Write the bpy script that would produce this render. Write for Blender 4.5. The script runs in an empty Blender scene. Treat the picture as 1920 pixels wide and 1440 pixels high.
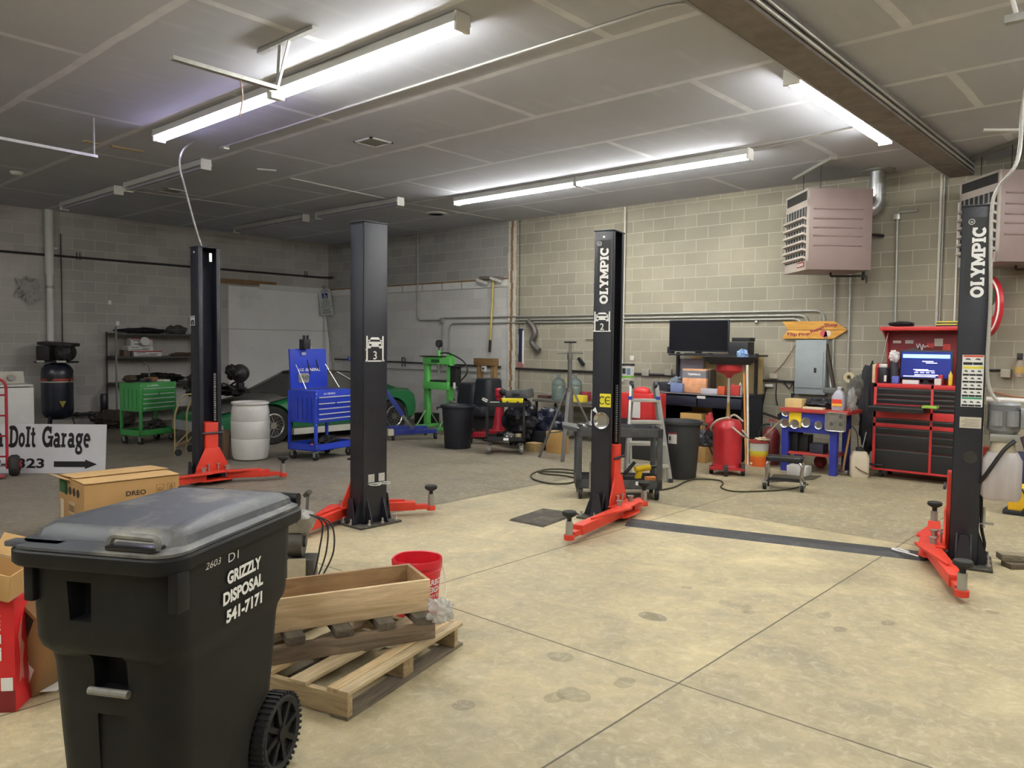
import bpy, bmesh, math, random
from mathutils import Vector, Matrix, noise
V = Vector
rnd = random.Random(7)
SC = bpy.context.scene
COL = SC.collection
PI = math.pi
# ---------------------------------------------------------------- camera
FPX, PITCH, ROLL, YAW, EYE = 1465.75, .0505202, .0115457, .7270214, 1.69
_fw = V((-math.sin(YAW)*math.cos(PITCH), math.cos(YAW)*math.cos(PITCH), -math.sin(PITCH)))
_r0 = V((math.cos(YAW), math.sin(YAW), 0))
_u0 = _r0.cross(_fw)
_r = _r0*math.cos(ROLL) + _u0*math.sin(ROLL)
_u = -_r0*math.sin(ROLL) + _u0*math.cos(ROLL)
cam_d = bpy.data.cameras.new('camera')
cam_d.sensor_fit = 'HORIZONTAL'; cam_d.sensor_width = 36; cam_d.lens = 36*FPX/1920
cam_d.clip_start = .05; cam_d.clip_end = 100
cam = bpy.data.objects.new('camera', cam_d); COL.objects.link(cam)
cam.matrix_world = Matrix(((_r.x, _u.x, -_fw.x, 0), (_r.y, _u.y, -_fw.y, 0), (_r.z, _u.z, -_fw.z, EYE), (0, 0, 0, 1)))
SC.camera = cam
wd = bpy.data.worlds.new('world'); SC.world = wd; wd.use_nodes = True
wd.node_tree.nodes['Background'].inputs[0].default_value = (.8, .85, 1, 1)
wd.node_tree.nodes['Background'].inputs[1].default_value = .02
vs = SC.view_settings
SC.display_settings.display_device = 'sRGB'
vs.view_transform = 'Standard'; vs.look = 'None'; vs.gamma = 1; vs.use_curve_mapping = False
vs.exposure = 0.78
TUBE_WATT = 64.0        # brightness of the lit fluorescent tubes
# ---------------------------------------------------------------- measuring: photo pixel -> place in the room
YW, XW, ZC = 11.6, -16.5, 4.12      # back wall, left wall, ceiling height

def ray(x, y): return _fw*FPX + _r*(x-960) - _u*(y-720)
def F(x, y, z=0.):
    d = ray(x, y); return d*((z-EYE)/d.z) + V((0, 0, EYE))
def W(x, y, Y=YW):
    d = ray(x, y); return d*(Y/d.y) + V((0, 0, EYE))
def WX(x, y, X=XW):
    d = ray(x, y); return d*(X/d.x) + V((0, 0, EYE))
def WP(x, y, p, n):
    d = ray(x, y); o = V((0, 0, EYE)); return o + d*((V(p)-o).dot(V(n))/d.dot(V(n)))
def pxm(p): return FPX/(V(p)-V((0, 0, EYE))).dot(_fw)
# ---------------------------------------------------------------- objects
def tag(o, label=None, cat=None, group=None, kind=None):
    if label: o['label'] = label
    if cat: o['category'] = cat
    if group: o['group'] = group
    if kind: o['kind'] = kind
    return o

def T(name, label, cat, loc=(0, 0, 0), rz=0., group=None, rot=None):
    o = bpy.data.objects.new(name, None); COL.objects.link(o)
    o.empty_display_size = .1
    m = rot.to_4x4() if rot is not None else Matrix.Rotation(rz, 4, 'Z')
    o.matrix_world = Matrix.Translation(V(loc)) @ m
    return tag(o, label, cat, group)

def copy_tree(o, parent=None):
    c = o.copy(); COL.objects.link(c)
    if parent is not None:
        c.parent = parent
    for ch in list(o.children): copy_tree(ch, c)
    return c

def place(o, loc, rz=0., label=None):
    o.matrix_world = Matrix.Translation(V(loc)) @ Matrix.Rotation(rz, 4, 'Z')
    if label: o['label'] = label
    return o

def rotm(rx=0, ry=0, rz=0):
    return Matrix.Rotation(rz, 3, 'Z') @ Matrix.Rotation(ry, 3, 'Y') @ Matrix.Rotation(rx, 3, 'X')

def align(d):      # rotation taking +Z to direction d
    return V((0, 0, 1)).rotation_difference(V(d).normalized()).to_matrix()

class MB:
    """collects shapes; build() links them as ONE mesh object"""
    def __init__(s): s.v = []; s.f = []
    def add(s, vs, fs, m=None, c=None):
        b = len(s.v)
        for p in vs:
            p = V(p)
            if m is not None: p = m @ p
            if c is not None: p = p + V(c)
            s.v.append(p)
        s.f += [tuple(i+b for i in f) for f in fs]
        return s
    def box(s, c, d, rz=0., rot=None, taper=1.):
        x, y, z = d[0]/2, d[1]/2, d[2]/2
        t = taper
        vs = [(-x, -y, -z), (x, -y, -z), (x, y, -z), (-x, y, -z), (-x*t, -y*t, z), (x*t, -y*t, z), (x*t, y*t, z), (-x*t, y*t, z)]
        m = rot if rot is not None else (Matrix.Rotation(rz, 3, 'Z') if rz else None)
        return s.add(vs, [(3, 2, 1, 0), (4, 5, 6, 7), (0, 1, 5, 4), (1, 2, 6, 5), (2, 3, 7, 6), (3, 0, 4, 7)], m, c)
    def bb(s, a, b):     # box between two corners
        a, b = V(a), V(b); d = b-a
        return s.box((a+b)/2, (abs(d.x), abs(d.y), abs(d.z)))
    def bar(s, a, b, w, h=None, up=(0, 0, 1)):     # rectangular bar from a to b
        a, b = V(a), V(b); d = b-a; h = h or w
        z = d.normalized(); x = z.cross(V(up))
        if x.length < 1e-4: x = z.cross(V((0, 1, 0)))
        x.normalize(); y = x.cross(z)
        m = Matrix((x, z, y)).transposed()
        # local: x=width, y=length, z=height ; make sure right handed
        if m.determinant() < 0: m = Matrix((-x, z, y)).transposed()
        return s.box((a+b)/2, (w, d.length, h), rot=m)
    def cyl(s, a, b, r, r2=None, n=16, cap=True):
        a, b = V(a), V(b); r2 = r if r2 is None else r2
        m = align(b-a); L = (b-a).length
        vs = []
        for k, (rr, z) in enumerate(((r, 0), (r2, L))):
            for i in range(n):
                t = 2*PI*i/n; vs.append((rr*math.cos(t), rr*math.sin(t), z))
        fs = [(i, (i+1) % n, n+(i+1) % n, n+i) for i in range(n)]
        if cap: fs += [tuple(range(n-1, -1, -1)), tuple(range(n, 2*n))]
        return s.add(vs, fs, m, a)
    def lathe(s, prof, c=(0, 0, 0), n=24, rot=None, sx=1., sy=1.):
        vs = []; fs = []
        for r, z in prof:
            for i in range(n):
                t = 2*PI*i/n; vs.append((max(r, 1e-4)*math.cos(t)*sx, max(r, 1e-4)*math.sin(t)*sy, z))
        for k in range(len(prof)-1):
            for i in range(n):
                fs.append((k*n+i, k*n+(i+1) % n, (k+1)*n+(i+1) % n, (k+1)*n+i))
        if prof[0][0] > 1e-3: fs.append(tuple(range(n-1, -1, -1)))
        if prof[-1][0] > 1e-3: fs.append(tuple(range((len(prof)-1)*n, len(prof)*n)))
        return s.add(vs, fs, rot, c)
    def shell(s, prof, c=(0, 0, 0), n=24, rot=None, sx=1., sy=1.):   # lathe without end caps (open vessels)
        vs = []; fs = []
        for r, z in prof:
            for i in range(n):
                t = 2*PI*i/n; vs.append((max(r, 1e-4)*math.cos(t)*sx, max(r, 1e-4)*math.sin(t)*sy, z))
        for k in range(len(prof)-1):
            for i in range(n):
                fs.append((k*n+i, k*n+(i+1) % n, (k+1)*n+(i+1) % n, (k+1)*n+i))
        return s.add(vs, fs, rot, c)
    def tube(s, pts, r, n=8, closed=False, r2=None):
        pts = [V(p) for p in pts]; N = len(pts)
        d0 = (pts[1]-pts[0]).normalized()
        x = d0.orthogonal().normalized(); b = len(s.v); prev = d0
        for i, p in enumerate(pts):
            if closed: d = (pts[(i+1) % N]-pts[i-1]).normalized()
            else: d = ((pts[min(i+1, N-1)]-pts[i]).normalized()+(pts[i]-pts[max(i-1, 0)]).normalized())
            if d.length < 1e-6: d = prev
            d.normalize()
            x = prev.rotation_difference(d) @ x; x = (x-d*x.dot(d)).normalized(); y = d.cross(x); prev = d
            rr = r if r2 is None else r+(r2-r)*i/(N-1)
            for k in range(n):
                t = 2*PI*k/n; s.v.append(p+x*(rr*math.cos(t))+y*(rr*math.sin(t)))
        for i in range(N if closed else N-1):
            j = (i+1) % N
            for k in range(n):
                s.f.append((b+i*n+k, b+i*n+(k+1) % n, b+j*n+(k+1) % n, b+j*n+k))
        if not closed:
            s.f.append(tuple(b+k for k in range(n-1, -1, -1))); s.f.append(tuple(b+(N-1)*n+k for k in range(n)))
        return s
    def prism(s, poly, o, ex, ey, ez, t):   # 2-D outline in plane (ex,ey) at o, extruded t along ez (centred)
        o, ex, ey, ez = V(o), V(ex), V(ey), V(ez); n = len(poly)
        vs = [o+ex*a+ey*b-ez*(t/2) for a, b in poly]+[o+ex*a+ey*b+ez*(t/2) for a, b in poly]
        fs = [tuple(range(n-1, -1, -1)), tuple(range(n, 2*n))]+[(i, (i+1) % n, n+(i+1) % n, n+i) for i in range(n)]
        return s.add(vs, fs)
    def loft(s, rings, cap=True, closed=True):
        b = len(s.v); n = len(rings[0])
        for r in rings: s.v += [V(p) for p in r]
        for k in range(len(rings)-1):
            for i in range(n if closed else n-1):
                j = (i+1) % n
                s.f.append((b+k*n+i, b+k*n+j, b+(k+1)*n+j, b+(k+1)*n+i))
        if cap:
            s.f.append(tuple(b+i for i in range(n-1, -1, -1))); s.f.append(tuple(b+(len(rings)-1)*n+i for i in range(n)))
        return s
    def ball(s, c, r, seg=16, rings=10, rot=None, lump=0., seed=0, freq=1.5):
        if isinstance(r, (int, float)): r = (r, r, r)
        vs = []; fs = []
        for j in range(rings+1):
            a = PI*j/rings
            for i in range(seg):
                t = 2*PI*i/seg; d = V((math.sin(a)*math.cos(t), math.sin(a)*math.sin(t), math.cos(a)))
                k = 1+lump*noise.noise(d*freq+V((seed*7.3, seed*1.7, seed)))
                vs.append((d.x*r[0]*k, d.y*r[1]*k, d.z*r[2]*k))
        for j in range(rings):
            for i in range(seg):
                fs.append((j*seg+i, (j+1)*seg+i, (j+1)*seg+(i+1) % seg, j*seg+(i+1) % seg))
        return s.add(vs, fs, rot, c)
    def rbox(s, c, d, r, n=4, rz=0., rot=None, top=None):   # box with rounded vertical edges, optional top scale
        x, y, z = d[0]/2, d[1]/2, d[2]/2; ring = []
        for cx, cy, a0 in ((x-r, y-r, 0), (-x+r, y-r, PI/2), (-x+r, -y+r, PI), (x-r, -y+r, 1.5*PI)):
            for i in range(n+1):
                a = a0+PI/2*i/n; ring.append((cx+r*math.cos(a), cy+r*math.sin(a)))
        t = top or 1.
        rr = [[(px_, py_, -z) for px_, py_ in ring], [(px_*t, py_*t, z) for px_, py_ in ring]]
        m = rot if rot is not None else Matrix.Rotation(rz, 3, 'Z')
        tmp = MB().loft(rr); return s.add(tmp.v, tmp.f, m, c)
    def build(s, name, mat, parent=None, world=False, bevel=0., smooth=35., label=None, cat=None, group=None, kind=None, solid=0., sub=0, segs=2):
        me = bpy.data.meshes.new(name)
        vs = s.v
        if world and parent is not None:
            im = parent.matrix_world.inverted(); vs = [im @ p for p in vs]
        org = V((0, 0, 0))
        if parent is None and cat:       # a thing that is one mesh: origin at its base
            xs = [p.x for p in vs]; ys = [p.y for p in vs]; zs = [p.z for p in vs]
            org = V(((min(xs)+max(xs))/2, (min(ys)+max(ys))/2, min(zs))); vs = [p-org for p in vs]
        me.from_pydata([tuple(p) for p in vs], [], s.f)
        bm = bmesh.new(); bm.from_mesh(me)
        bmesh.ops.recalc_face_normals(bm, faces=bm.faces)
        if bevel:
            es = [e for e in bm.edges if len(e.link_faces) == 2 and e.calc_face_angle(0) > .6]
            bmesh.ops.bevel(bm, geom=es, offset=bevel, segments=segs, profile=.6, affect='EDGES', clamp_overlap=True)
        bm.to_mesh(me); bm.free()
        o = bpy.data.objects.new(name, me); COL.objects.link(o)
        if mat: me.materials.append(mat)
        if smooth:
            me.polygons.foreach_set('use_smooth', [True]*len(me.polygons))
            me.set_sharp_from_angle(angle=math.radians(smooth))
        if solid:
            md = o.modifiers.new('thickness', 'SOLIDIFY'); md.thickness = solid; md.offset = 0
        if sub:
            md = o.modifiers.new('smooth', 'SUBSURF'); md.levels = sub; md.render_levels = sub
        if parent is not None: o.parent = parent
        else: o.location = org
        return tag(o, label, cat, group, kind)

def arc(c, r, a0, a1, n=8, plane='xz'):
    out = []
    for i in range(n+1):
        a = a0+(a1-a0)*i/n; p, q = r*math.cos(a), r*math.sin(a)
        out.append(V(c)+(V((p, 0, q)) if plane == 'xz' else V((p, q, 0)) if plane == 'xy' else V((0, p, q))))
    return out

def spline(pts, n=8, closed=False):
    P = [V(p) for p in pts]; N = len(P); out = []
    for i in range(N if closed else N-1):
        p0, p1, p2, p3 = (P[(i-1) % N], P[i], P[(i+1) % N], P[(i+2) % N]) if closed else (P[max(i-1, 0)], P[i], P[i+1], P[min(i+2, N-1)])
        for k in range(n):
            t = k/n
            out.append(.5*((2*p1)+(p2-p0)*t+(2*p0-5*p1+4*p2-p3)*t*t+(3*p1-p0-3*p2+p3)*t**3))
    if not closed: out.append(P[-1])
    return out

def bend(pts, r=.08, n=5):        # polyline with rounded corners
    P = [V(p) for p in pts]; out = [P[0]]
    for i in range(1, len(P)-1):
        a, b, c = P[i-1], P[i], P[i+1]
        k = min(r, (a-b).length*.45, (c-b).length*.45)
        s_, e_ = b+(a-b).normalized()*k, b+(c-b).normalized()*k
        for j in range(n+1):
            t = j/n; out.append(s_*(1-t)**2+b*(2*t*(1-t))+e_*t*t)
    return out+[P[-1]]
# ---------------------------------------------------------------- materials
def lin(c):
    if isinstance(c, str): c = [int(c[i:i+2], 16)/255 for i in (0, 2, 4)]
    return tuple(((x+.055)/1.055)**2.4 if x > .04045 else x/12.92 for x in c)+(1,)
_mats = {}
class NT:
    def __init__(s, m): s.t = m.node_tree; s.n = s.t.nodes; s.l = s.t.links
    def new(s, k, **kw):
        n = s.n.new(k)
        for a, b in kw.items():
            if a.startswith('i_'): n.inputs[a[2:].replace('_', ' ')].default_value = b
            else: setattr(n, a, b)
        return n
    def mix(s, fac, a, b, mode='MIX'):
        n = s.n.new('ShaderNodeMix'); n.data_type = 'RGBA'; n.blend_type = mode; n.clamp_factor = True
        for i, x in ((0, fac), (6, a), (7, b)):
            if isinstance(x, (int, float, tuple)): n.inputs[i].default_value = x
            else: s.l.new(x, n.inputs[i])
        return n.outputs[2]
    def math(s, op, a, b=0.):
        n = s.n.new('ShaderNodeMath'); n.operation = op
        for i, x in ((0, a), (1, b)):
            if isinstance(x, (int, float)): n.inputs[i].default_value = x
            else: s.l.new(x, n.inputs[i])
        return n.outputs[0]
    def ramp(s, fac, stops):
        n = s.n.new('ShaderNodeValToRGB'); e = n.color_ramp.elements
        while len(e) < len(stops): e.new(.5)
        for el, (p, c) in zip(e, stops):
            el.position = p; el.color = c if isinstance(c, tuple) else (c, c, c, 1)
        s.l.new(fac, n.inputs[0]); return n.outputs[0]
    def noise(s, scale, detail=4, vec=None, rough=.55, dist=0.):
        n = s.new('ShaderNodeTexNoise'); n.inputs['Scale'].default_value = scale; n.inputs['Detail'].default_value = detail
        n.inputs['Roughness'].default_value = rough; n.inputs['Distortion'].default_value = dist
        if vec is not None: s.l.new(vec, n.inputs['Vector'])
        return n.outputs['Fac']

def M(name, col, rough=.5, metal=0., var=.12, scale=6., bump=0., bscale=80., emit=0., dirt=None, dscale=3., dmin=.5, trans=0., alpha=1., coat=0., spec=.5, stretch=None):
    """procedural material: base colour broken up by noise, optional worn/dirty patches, optional bump"""
    if name in _mats: return _mats[name]
    m = bpy.data.materials.new(name); m.use_nodes = True; t = NT(m); bs = t.n['Principled BSDF']; _mats[name] = m
    c = lin(col)
    tc = t.new('ShaderNodeTexCoord').outputs['Object']
    if stretch:
        mp = t.new('ShaderNodeMapping'); mp.inputs['Scale'].default_value = stretch; t.l.new(tc, mp.inputs['Vector']); tc = mp.outputs[0]
    nz = t.noise(scale, 5, tc)
    dk = tuple(x*(1-var) for x in c[:3])+(1,); lt = tuple(min(1, x*(1+var)) for x in c[:3])+(1,)
    out = t.ramp(nz, [(.3, dk), (.7, lt)])
    if dirt:
        d2 = t.noise(dscale, 6, tc, .65)
        out = t.mix(t.ramp(d2, [(dmin, 0.), (dmin+.18, 1.)]), out, lin(dirt))
    t.l.new(out, bs.inputs['Base Color'])
    bs.inputs['Roughness'].default_value = rough; bs.inputs['Metallic'].default_value = metal
    bs.inputs['Specular IOR Level'].default_value = spec
    if trans: bs.inputs['Transmission Weight'].default_value = trans
    if alpha < 1: bs.inputs['Alpha'].default_value = alpha
    if coat: bs.inputs['Coat Weight'].default_value = coat; bs.inputs['Coat Roughness'].default_value = .15
    if emit:
        bs.inputs['Emission Color'].default_value = c; bs.inputs['Emission Strength'].default_value = emit
    if bump:
        b = t.new('ShaderNodeBump'); b.inputs['Strength'].default_value = bump; b.inputs['Distance'].default_value = .01
        t.l.new(t.noise(bscale, 4, tc), b.inputs['Height']); t.l.new(b.outputs[0], bs.inputs['Normal'])
    return m

def wood(name, a, b, rough=.75, axis=0, sc=1.):
    if name in _mats: return _mats[name]
    m = bpy.data.materials.new(name); m.use_nodes = True; t = NT(m); bs = t.n['Principled BSDF']; _mats[name] = m
    tc = t.new('ShaderNodeTexCoord').outputs['Object']; mp = t.new('ShaderNodeMapping')
    s = [14*sc, 14*sc, 14*sc]; s[axis] = 1.3*sc; mp.inputs['Scale'].default_value = s; t.l.new(tc, mp.inputs['Vector'])
    g = t.noise(2.2, 8, mp.outputs[0], .65, 1.2); k = t.noise(2.5, 3, tc)
    c1 = t.ramp(g, [(.3, lin(b)), (.62, lin(a))])
    out = t.mix(t.ramp(k, [(.55, 0.), (.75, .55)]), c1, lin(b))
    t.l.new(out, bs.inputs['Base Color']); bs.inputs['Roughness'].default_value = rough
    bp = t.new('ShaderNodeBump'); bp.inputs['Strength'].default_value = .35; bp.inputs['Distance'].default_value = .004
    t.l.new(g, bp.inputs['Height']); t.l.new(bp.outputs[0], bs.inputs['Normal'])
    return m

def glow(name, col, k):
    if name in _mats: return _mats[name]
    m = bpy.data.materials.new(name); m.use_nodes = True; _mats[name] = m
    b = m.node_tree.nodes['Principled BSDF']; b.inputs['Base Color'].default_value = lin(col)
    b.inputs['Emission Color'].default_value = lin(col); b.inputs['Emission Strength'].default_value = k
    return m
# ---------------------------------------------------------------- lettering
def text(name, s, mat, parent, o, ex, ey, h, w=None, bold=0., align_x='CENTER', ext=.0015, world=False, shear=0., spacing=1., label=None):
    """writing of cap height h (and total width w) centred at o, reading along ex, up along ey"""
    cu = bpy.data.curves.new(name, 'FONT'); cu.body = s; cu.size = 1; cu.offset = bold; cu.extrude = 0; cu.shear = shear
    cu.space_character = spacing; cu.resolution_u = 4
    tmp = bpy.data.objects.new(name+'_tmp', cu); COL.objects.link(tmp)
    dg = bpy.context.evaluated_depsgraph_get(); me = bpy.data.meshes.new_from_object(tmp.evaluated_get(dg))
    bpy.data.objects.remove(tmp); bpy.data.curves.remove(cu)
    xs = [v.co.x for v in me.vertices]; x0, x1 = min(xs), max(xs)
    k = h/.729; kx = k if w is None else w/(x1-x0)
    ax = (x0+x1)/2 if align_x == 'CENTER' else x0
    o, ex, ey = V(o), V(ex).normalized(), V(ey).normalized(); ez = ex.cross(ey)
    b = MB()
    b.v = [o+ex*((v.co.x-ax)*kx)+ey*(v.co.y*k-h/2)+ez*ext for v in me.vertices]
    b.f = [tuple(p.vertices) for p in me.polygons]
    bpy.data.meshes.remove(me)
    ob = b.build(name, mat, parent, world=world, smooth=0)
    if label: ob['label'] = label
    return ob

def ell(cx, cy, rx, ry, a0=0., a1=360., n=18):
    return [(cx+rx*math.cos(math.radians(a0+(a1-a0)*i/n)), cy+ry*math.sin(math.radians(a0+(a1-a0)*i/n))) for i in range(n+1)]
# slab-serif stroke letters, cap height 1; each is (advance, [(width, points), ...])
_T, _S = .2, .13
SLAB = {
 'O': (.95, [(_T, ell(.45, .5, .34, .4, 0, 360))]),
 'L': (.72, [(_T, [(.2, 0), (.2, 1)]), (_S, [(.0, .065), (.66, .065)]), (_S, [(.6, 0), (.6, .3)]), (_S, [(0, .935), (.4, .935)])]),
 'Y': (.9, [(_T, [(.45, 0), (.45, .45)]), (_T, [(.14, 1), (.45, .42), (.76, 1)]), (_S, [(.22, .065), (.68, .065)]), (_S, [(-.02, .935), (.32, .935)]), (_S, [(.58, .935), (.92, .935)])]),
 'M': (1.1, [(_T, [(.2, 0), (.2, 1)]), (_T, [(.9, 0), (.9, 1)]), (_T*.9, [(.18, .95), (.55, .3), (.92, .95)]), (_S, [(0, .065), (.4, .065)]), (_S, [(.7, .065), (1.1, .065)]), (_S, [(0, .935), (.25, .935)]), (_S, [(.85, .935), (1.1, .935)])]),
 'P': (.82, [(_T, [(.2, 0), (.2, 1)]), (_T*.9, [(.2, .9), (.46, .9)]+ell(.46, .68, .24, .22, 90, -90, 10)+[(.2, .46)]), (_S, [(0, .065), (.42, .065)]), (_S, [(0, .935), (.3, .935)])]),
 'I': (.48, [(_T, [(.22, 0), (.22, 1)]), (_S, [(0, .065), (.44, .065)]), (_S, [(0, .935), (.44, .935)])]),
 'C': (.85, [(_T, ell(.45, .5, .34, .4, 45, 315)), (_S, [(.69, .62), (.69, 1)])]),
 'D': (.9, [(_T, [(.2, 0), (.2, 1)]), (_T, [(.1, .93), (.4, .93)]+ell(.4, .5, .36, .43, 90, -90, 12)+[(.1, .07)]), (_S, [(0, .065), (.3, .065)]), (_S, [(0, .935), (.3, .935)])]),
 'o': (.66, [(_T*.85, ell(.3, .34, .21, .27))]),
 't': (.5, [(_T*.85, [(.2, .95), (.2, .2)]+ell(.32, .18, .12, .12, 180, 330, 6)), (_S, [(0, .64), (.42, .64)])]),
 'G': (.98, [(_T, ell(.47, .5, .36, .42, 45, 360)), (_S, [(.74, .66), (.74, 1)]), (_S, [(.5, .48), (.98, .48)]), (_T*.8, [(.82, 0), (.82, .48)])]),
 'a': (.68, [(_T*.85, ell(.27, .2, .18, .15)), (_T*.85, [(.46, .05), (.46, .42)]+ell(.28, .45, .18, .17, 0, 150, 8)), (_S, [(.4, .05), (.64, .05)])]),
 'r': (.56, [(_T*.85, [(.18, 0), (.18, .64)]), (_T*.8, ell(.36, .42, .17, .17, 180, 60, 8)), (_S, [(0, .06), (.38, .06)]), (_S, [(0, .62), (.22, .62)])]),
 'g': (.68, [(_T*.85, ell(.3, .4, .19, .2)), (_T*.75, [(.24, .22), (.18, .1), (.4, .05), (.5, -.08)]+ell(.3, -.14, .22, .15, 20, -200, 10)+[(.16, .0)]), (_S, [(.42, .58), (.64, .64)])]),
 'e': (.66, [(_T*.85, ell(.31, .33, .21, .27, 0, 310)), (_S*.9, [(.12, .36), (.54, .36)])]),
 'n': (.74, [(_T*.85, [(.18, 0), (.18, .64)]), (_T*.85, ell(.37, .42, .17, .18, 180, 0, 8)+[(.54, 0)]), (_S, [(0, .06), (.34, .06)]), (_S, [(.4, .06), (.72, .06)]), (_S, [(0, .62), (.2, .62)])]),
 ' ': (.4, []),
}
def slab(name, s, mat, parent, o, ex, ey, h, w, ext=.0015, world=False, fat=1.):
    tot = sum(SLAB[c][0] for c in s); kx = w/tot
    o, ex, ey = V(o), V(ex).normalized(), V(ey).normalized(); ez = ex.cross(ey); b = MB(); x = -tot/2; lay = 0
    def add(poly):
        nonlocal lay
        i0 = len(b.v); b.v += [o+ex*(p[0]*kx)+ey*((p[1]-.5)*h)+ez*(ext+lay*2e-5) for p in poly]; b.f.append(tuple(range(i0, i0+len(poly)))); lay += 1
    for c in s:
        adv, st = SLAB[c]
        for wd, pts in st:
            wd *= fat
            P = [V((x+p[0], p[1])) for p in pts]; L = []; R_ = []; N = len(P); loop = (P[0]-P[-1]).length < 1e-4
            for i in range(N):
                a = P[i-1] if i else (P[-2] if loop else P[0]); c_ = P[i+1] if i < N-1 else (P[1] if loop else P[-1])
                d1 = (P[i]-a).normalized() if (P[i]-a).length > 1e-6 else (c_-P[i]).normalized()
                d2 = (c_-P[i]).normalized() if (c_-P[i]).length > 1e-6 else d1
                d = d1+d2; d = d.normalized() if d.length > 1e-6 else d1
                m = V((-d.y, d.x)); k = wd/2/max(.45, m.dot(V((-d1.y, d1.x))))
                L.append(P[i]+m*k); R_.append(P[i]-m*k)
            for i in range(N-1): add([R_[i], R_[i+1], L[i+1], L[i]])
        x += adv
    return b.build(name, mat, parent, world=world, smooth=0)
# ================================================================ THE ROOM
def shade(name, fn, rough=.85, bump=None):
    m = bpy.data.materials.new(name); m.use_nodes = True; t = NT(m); bs = t.n['Principled BSDF']
    tc = t.new('ShaderNodeTexCoord').outputs['Object']
    sep = t.new('ShaderNodeSeparateXYZ'); t.l.new(tc, sep.inputs[0])
    col, hgt = fn(t, tc, sep.outputs[0], sep.outputs[1], sep.outputs[2], bs)
    t.l.new(col, bs.inputs['Base Color']); bs.inputs['Roughness'].default_value = rough
    if hgt is not None:
        b = t.new('ShaderNodeBump'); b.inputs['Strength'].default_value = .5; b.inputs['Distance'].default_value = .006
        t.l.new(hgt, b.inputs['Height']); t.l.new(b.outputs[0], bs.inputs['Normal'])
    return m

def block_wall(name, along, base, dark, mortar, paint=None):
    def fn(t, tc, x, y, z, bs):
        u = x if along == 'x' else y
        cmb = t.new('ShaderNodeCombineXYZ'); t.l.new(u, cmb.inputs[0]); t.l.new(t.math('ADD', z, .03), cmb.inputs[1])
        br = t.new('ShaderNodeTexBrick'); t.l.new(cmb.outputs[0], br.inputs['Vector'])
        br.offset = .5; br.squash = 1
        for k, v in (('Scale', 1.), ('Mortar Size', .005), ('Mortar Smooth', .3), ('Bias', -.25), ('Brick Width', .408), ('Row Height', .204)):
            br.inputs[k].default_value = v
        br.inputs['Color1'].default_value = (1, 1, 1, 1); br.inputs['Color2'].default_value = (.72, .72, .73, 1); br.inputs['Mortar'].default_value = (.93, .93, .9, 1)
        big = t.noise(.45, 4, tc); fine = t.noise(60, 3, tc); mid = t.noise(5, 6, tc, .7)
        b0 = t.mix(t.ramp(big, [(.38, 0.), (.66, 1.)]), lin(base), lin(dark))
        b0 = t.mix(.9, b0, br.outputs['Color'], 'MULTIPLY')
        b0 = t.mix(t.ramp(mid, [(.3, .3), (.6, 0.)]), b0, lin(dark))
        low = t.math('MULTIPLY', t.math('LESS_THAN', z, .5), .35)
        if paint:
            b0 = t.mix(t.math('MULTIPLY', t.math('LESS_THAN', x, -10.35), .75), b0, t.mix(.8, lin('a6a6a6'), br.outputs['Color'], 'MULTIPLY'))
            b0 = t.mix(t.math('MULTIPLY', paint(t, x, y, z), .85), b0, t.mix(.55, lin('dcdcda'), br.outputs['Color'], 'MULTIPLY'))
        c = t.mix(t.math('MULTIPLY', br.outputs['Fac'], .75), b0, lin(mortar))
        c = t.mix(t.math('MULTIPLY', fine, .25), c, lin(dark))
        h = t.math('ADD', t.math('MULTIPLY', br.outputs['Fac'], -.6), t.math('MULTIPLY', fine, .5))
        return c, h
    return shade(name, fn, .9)

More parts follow.
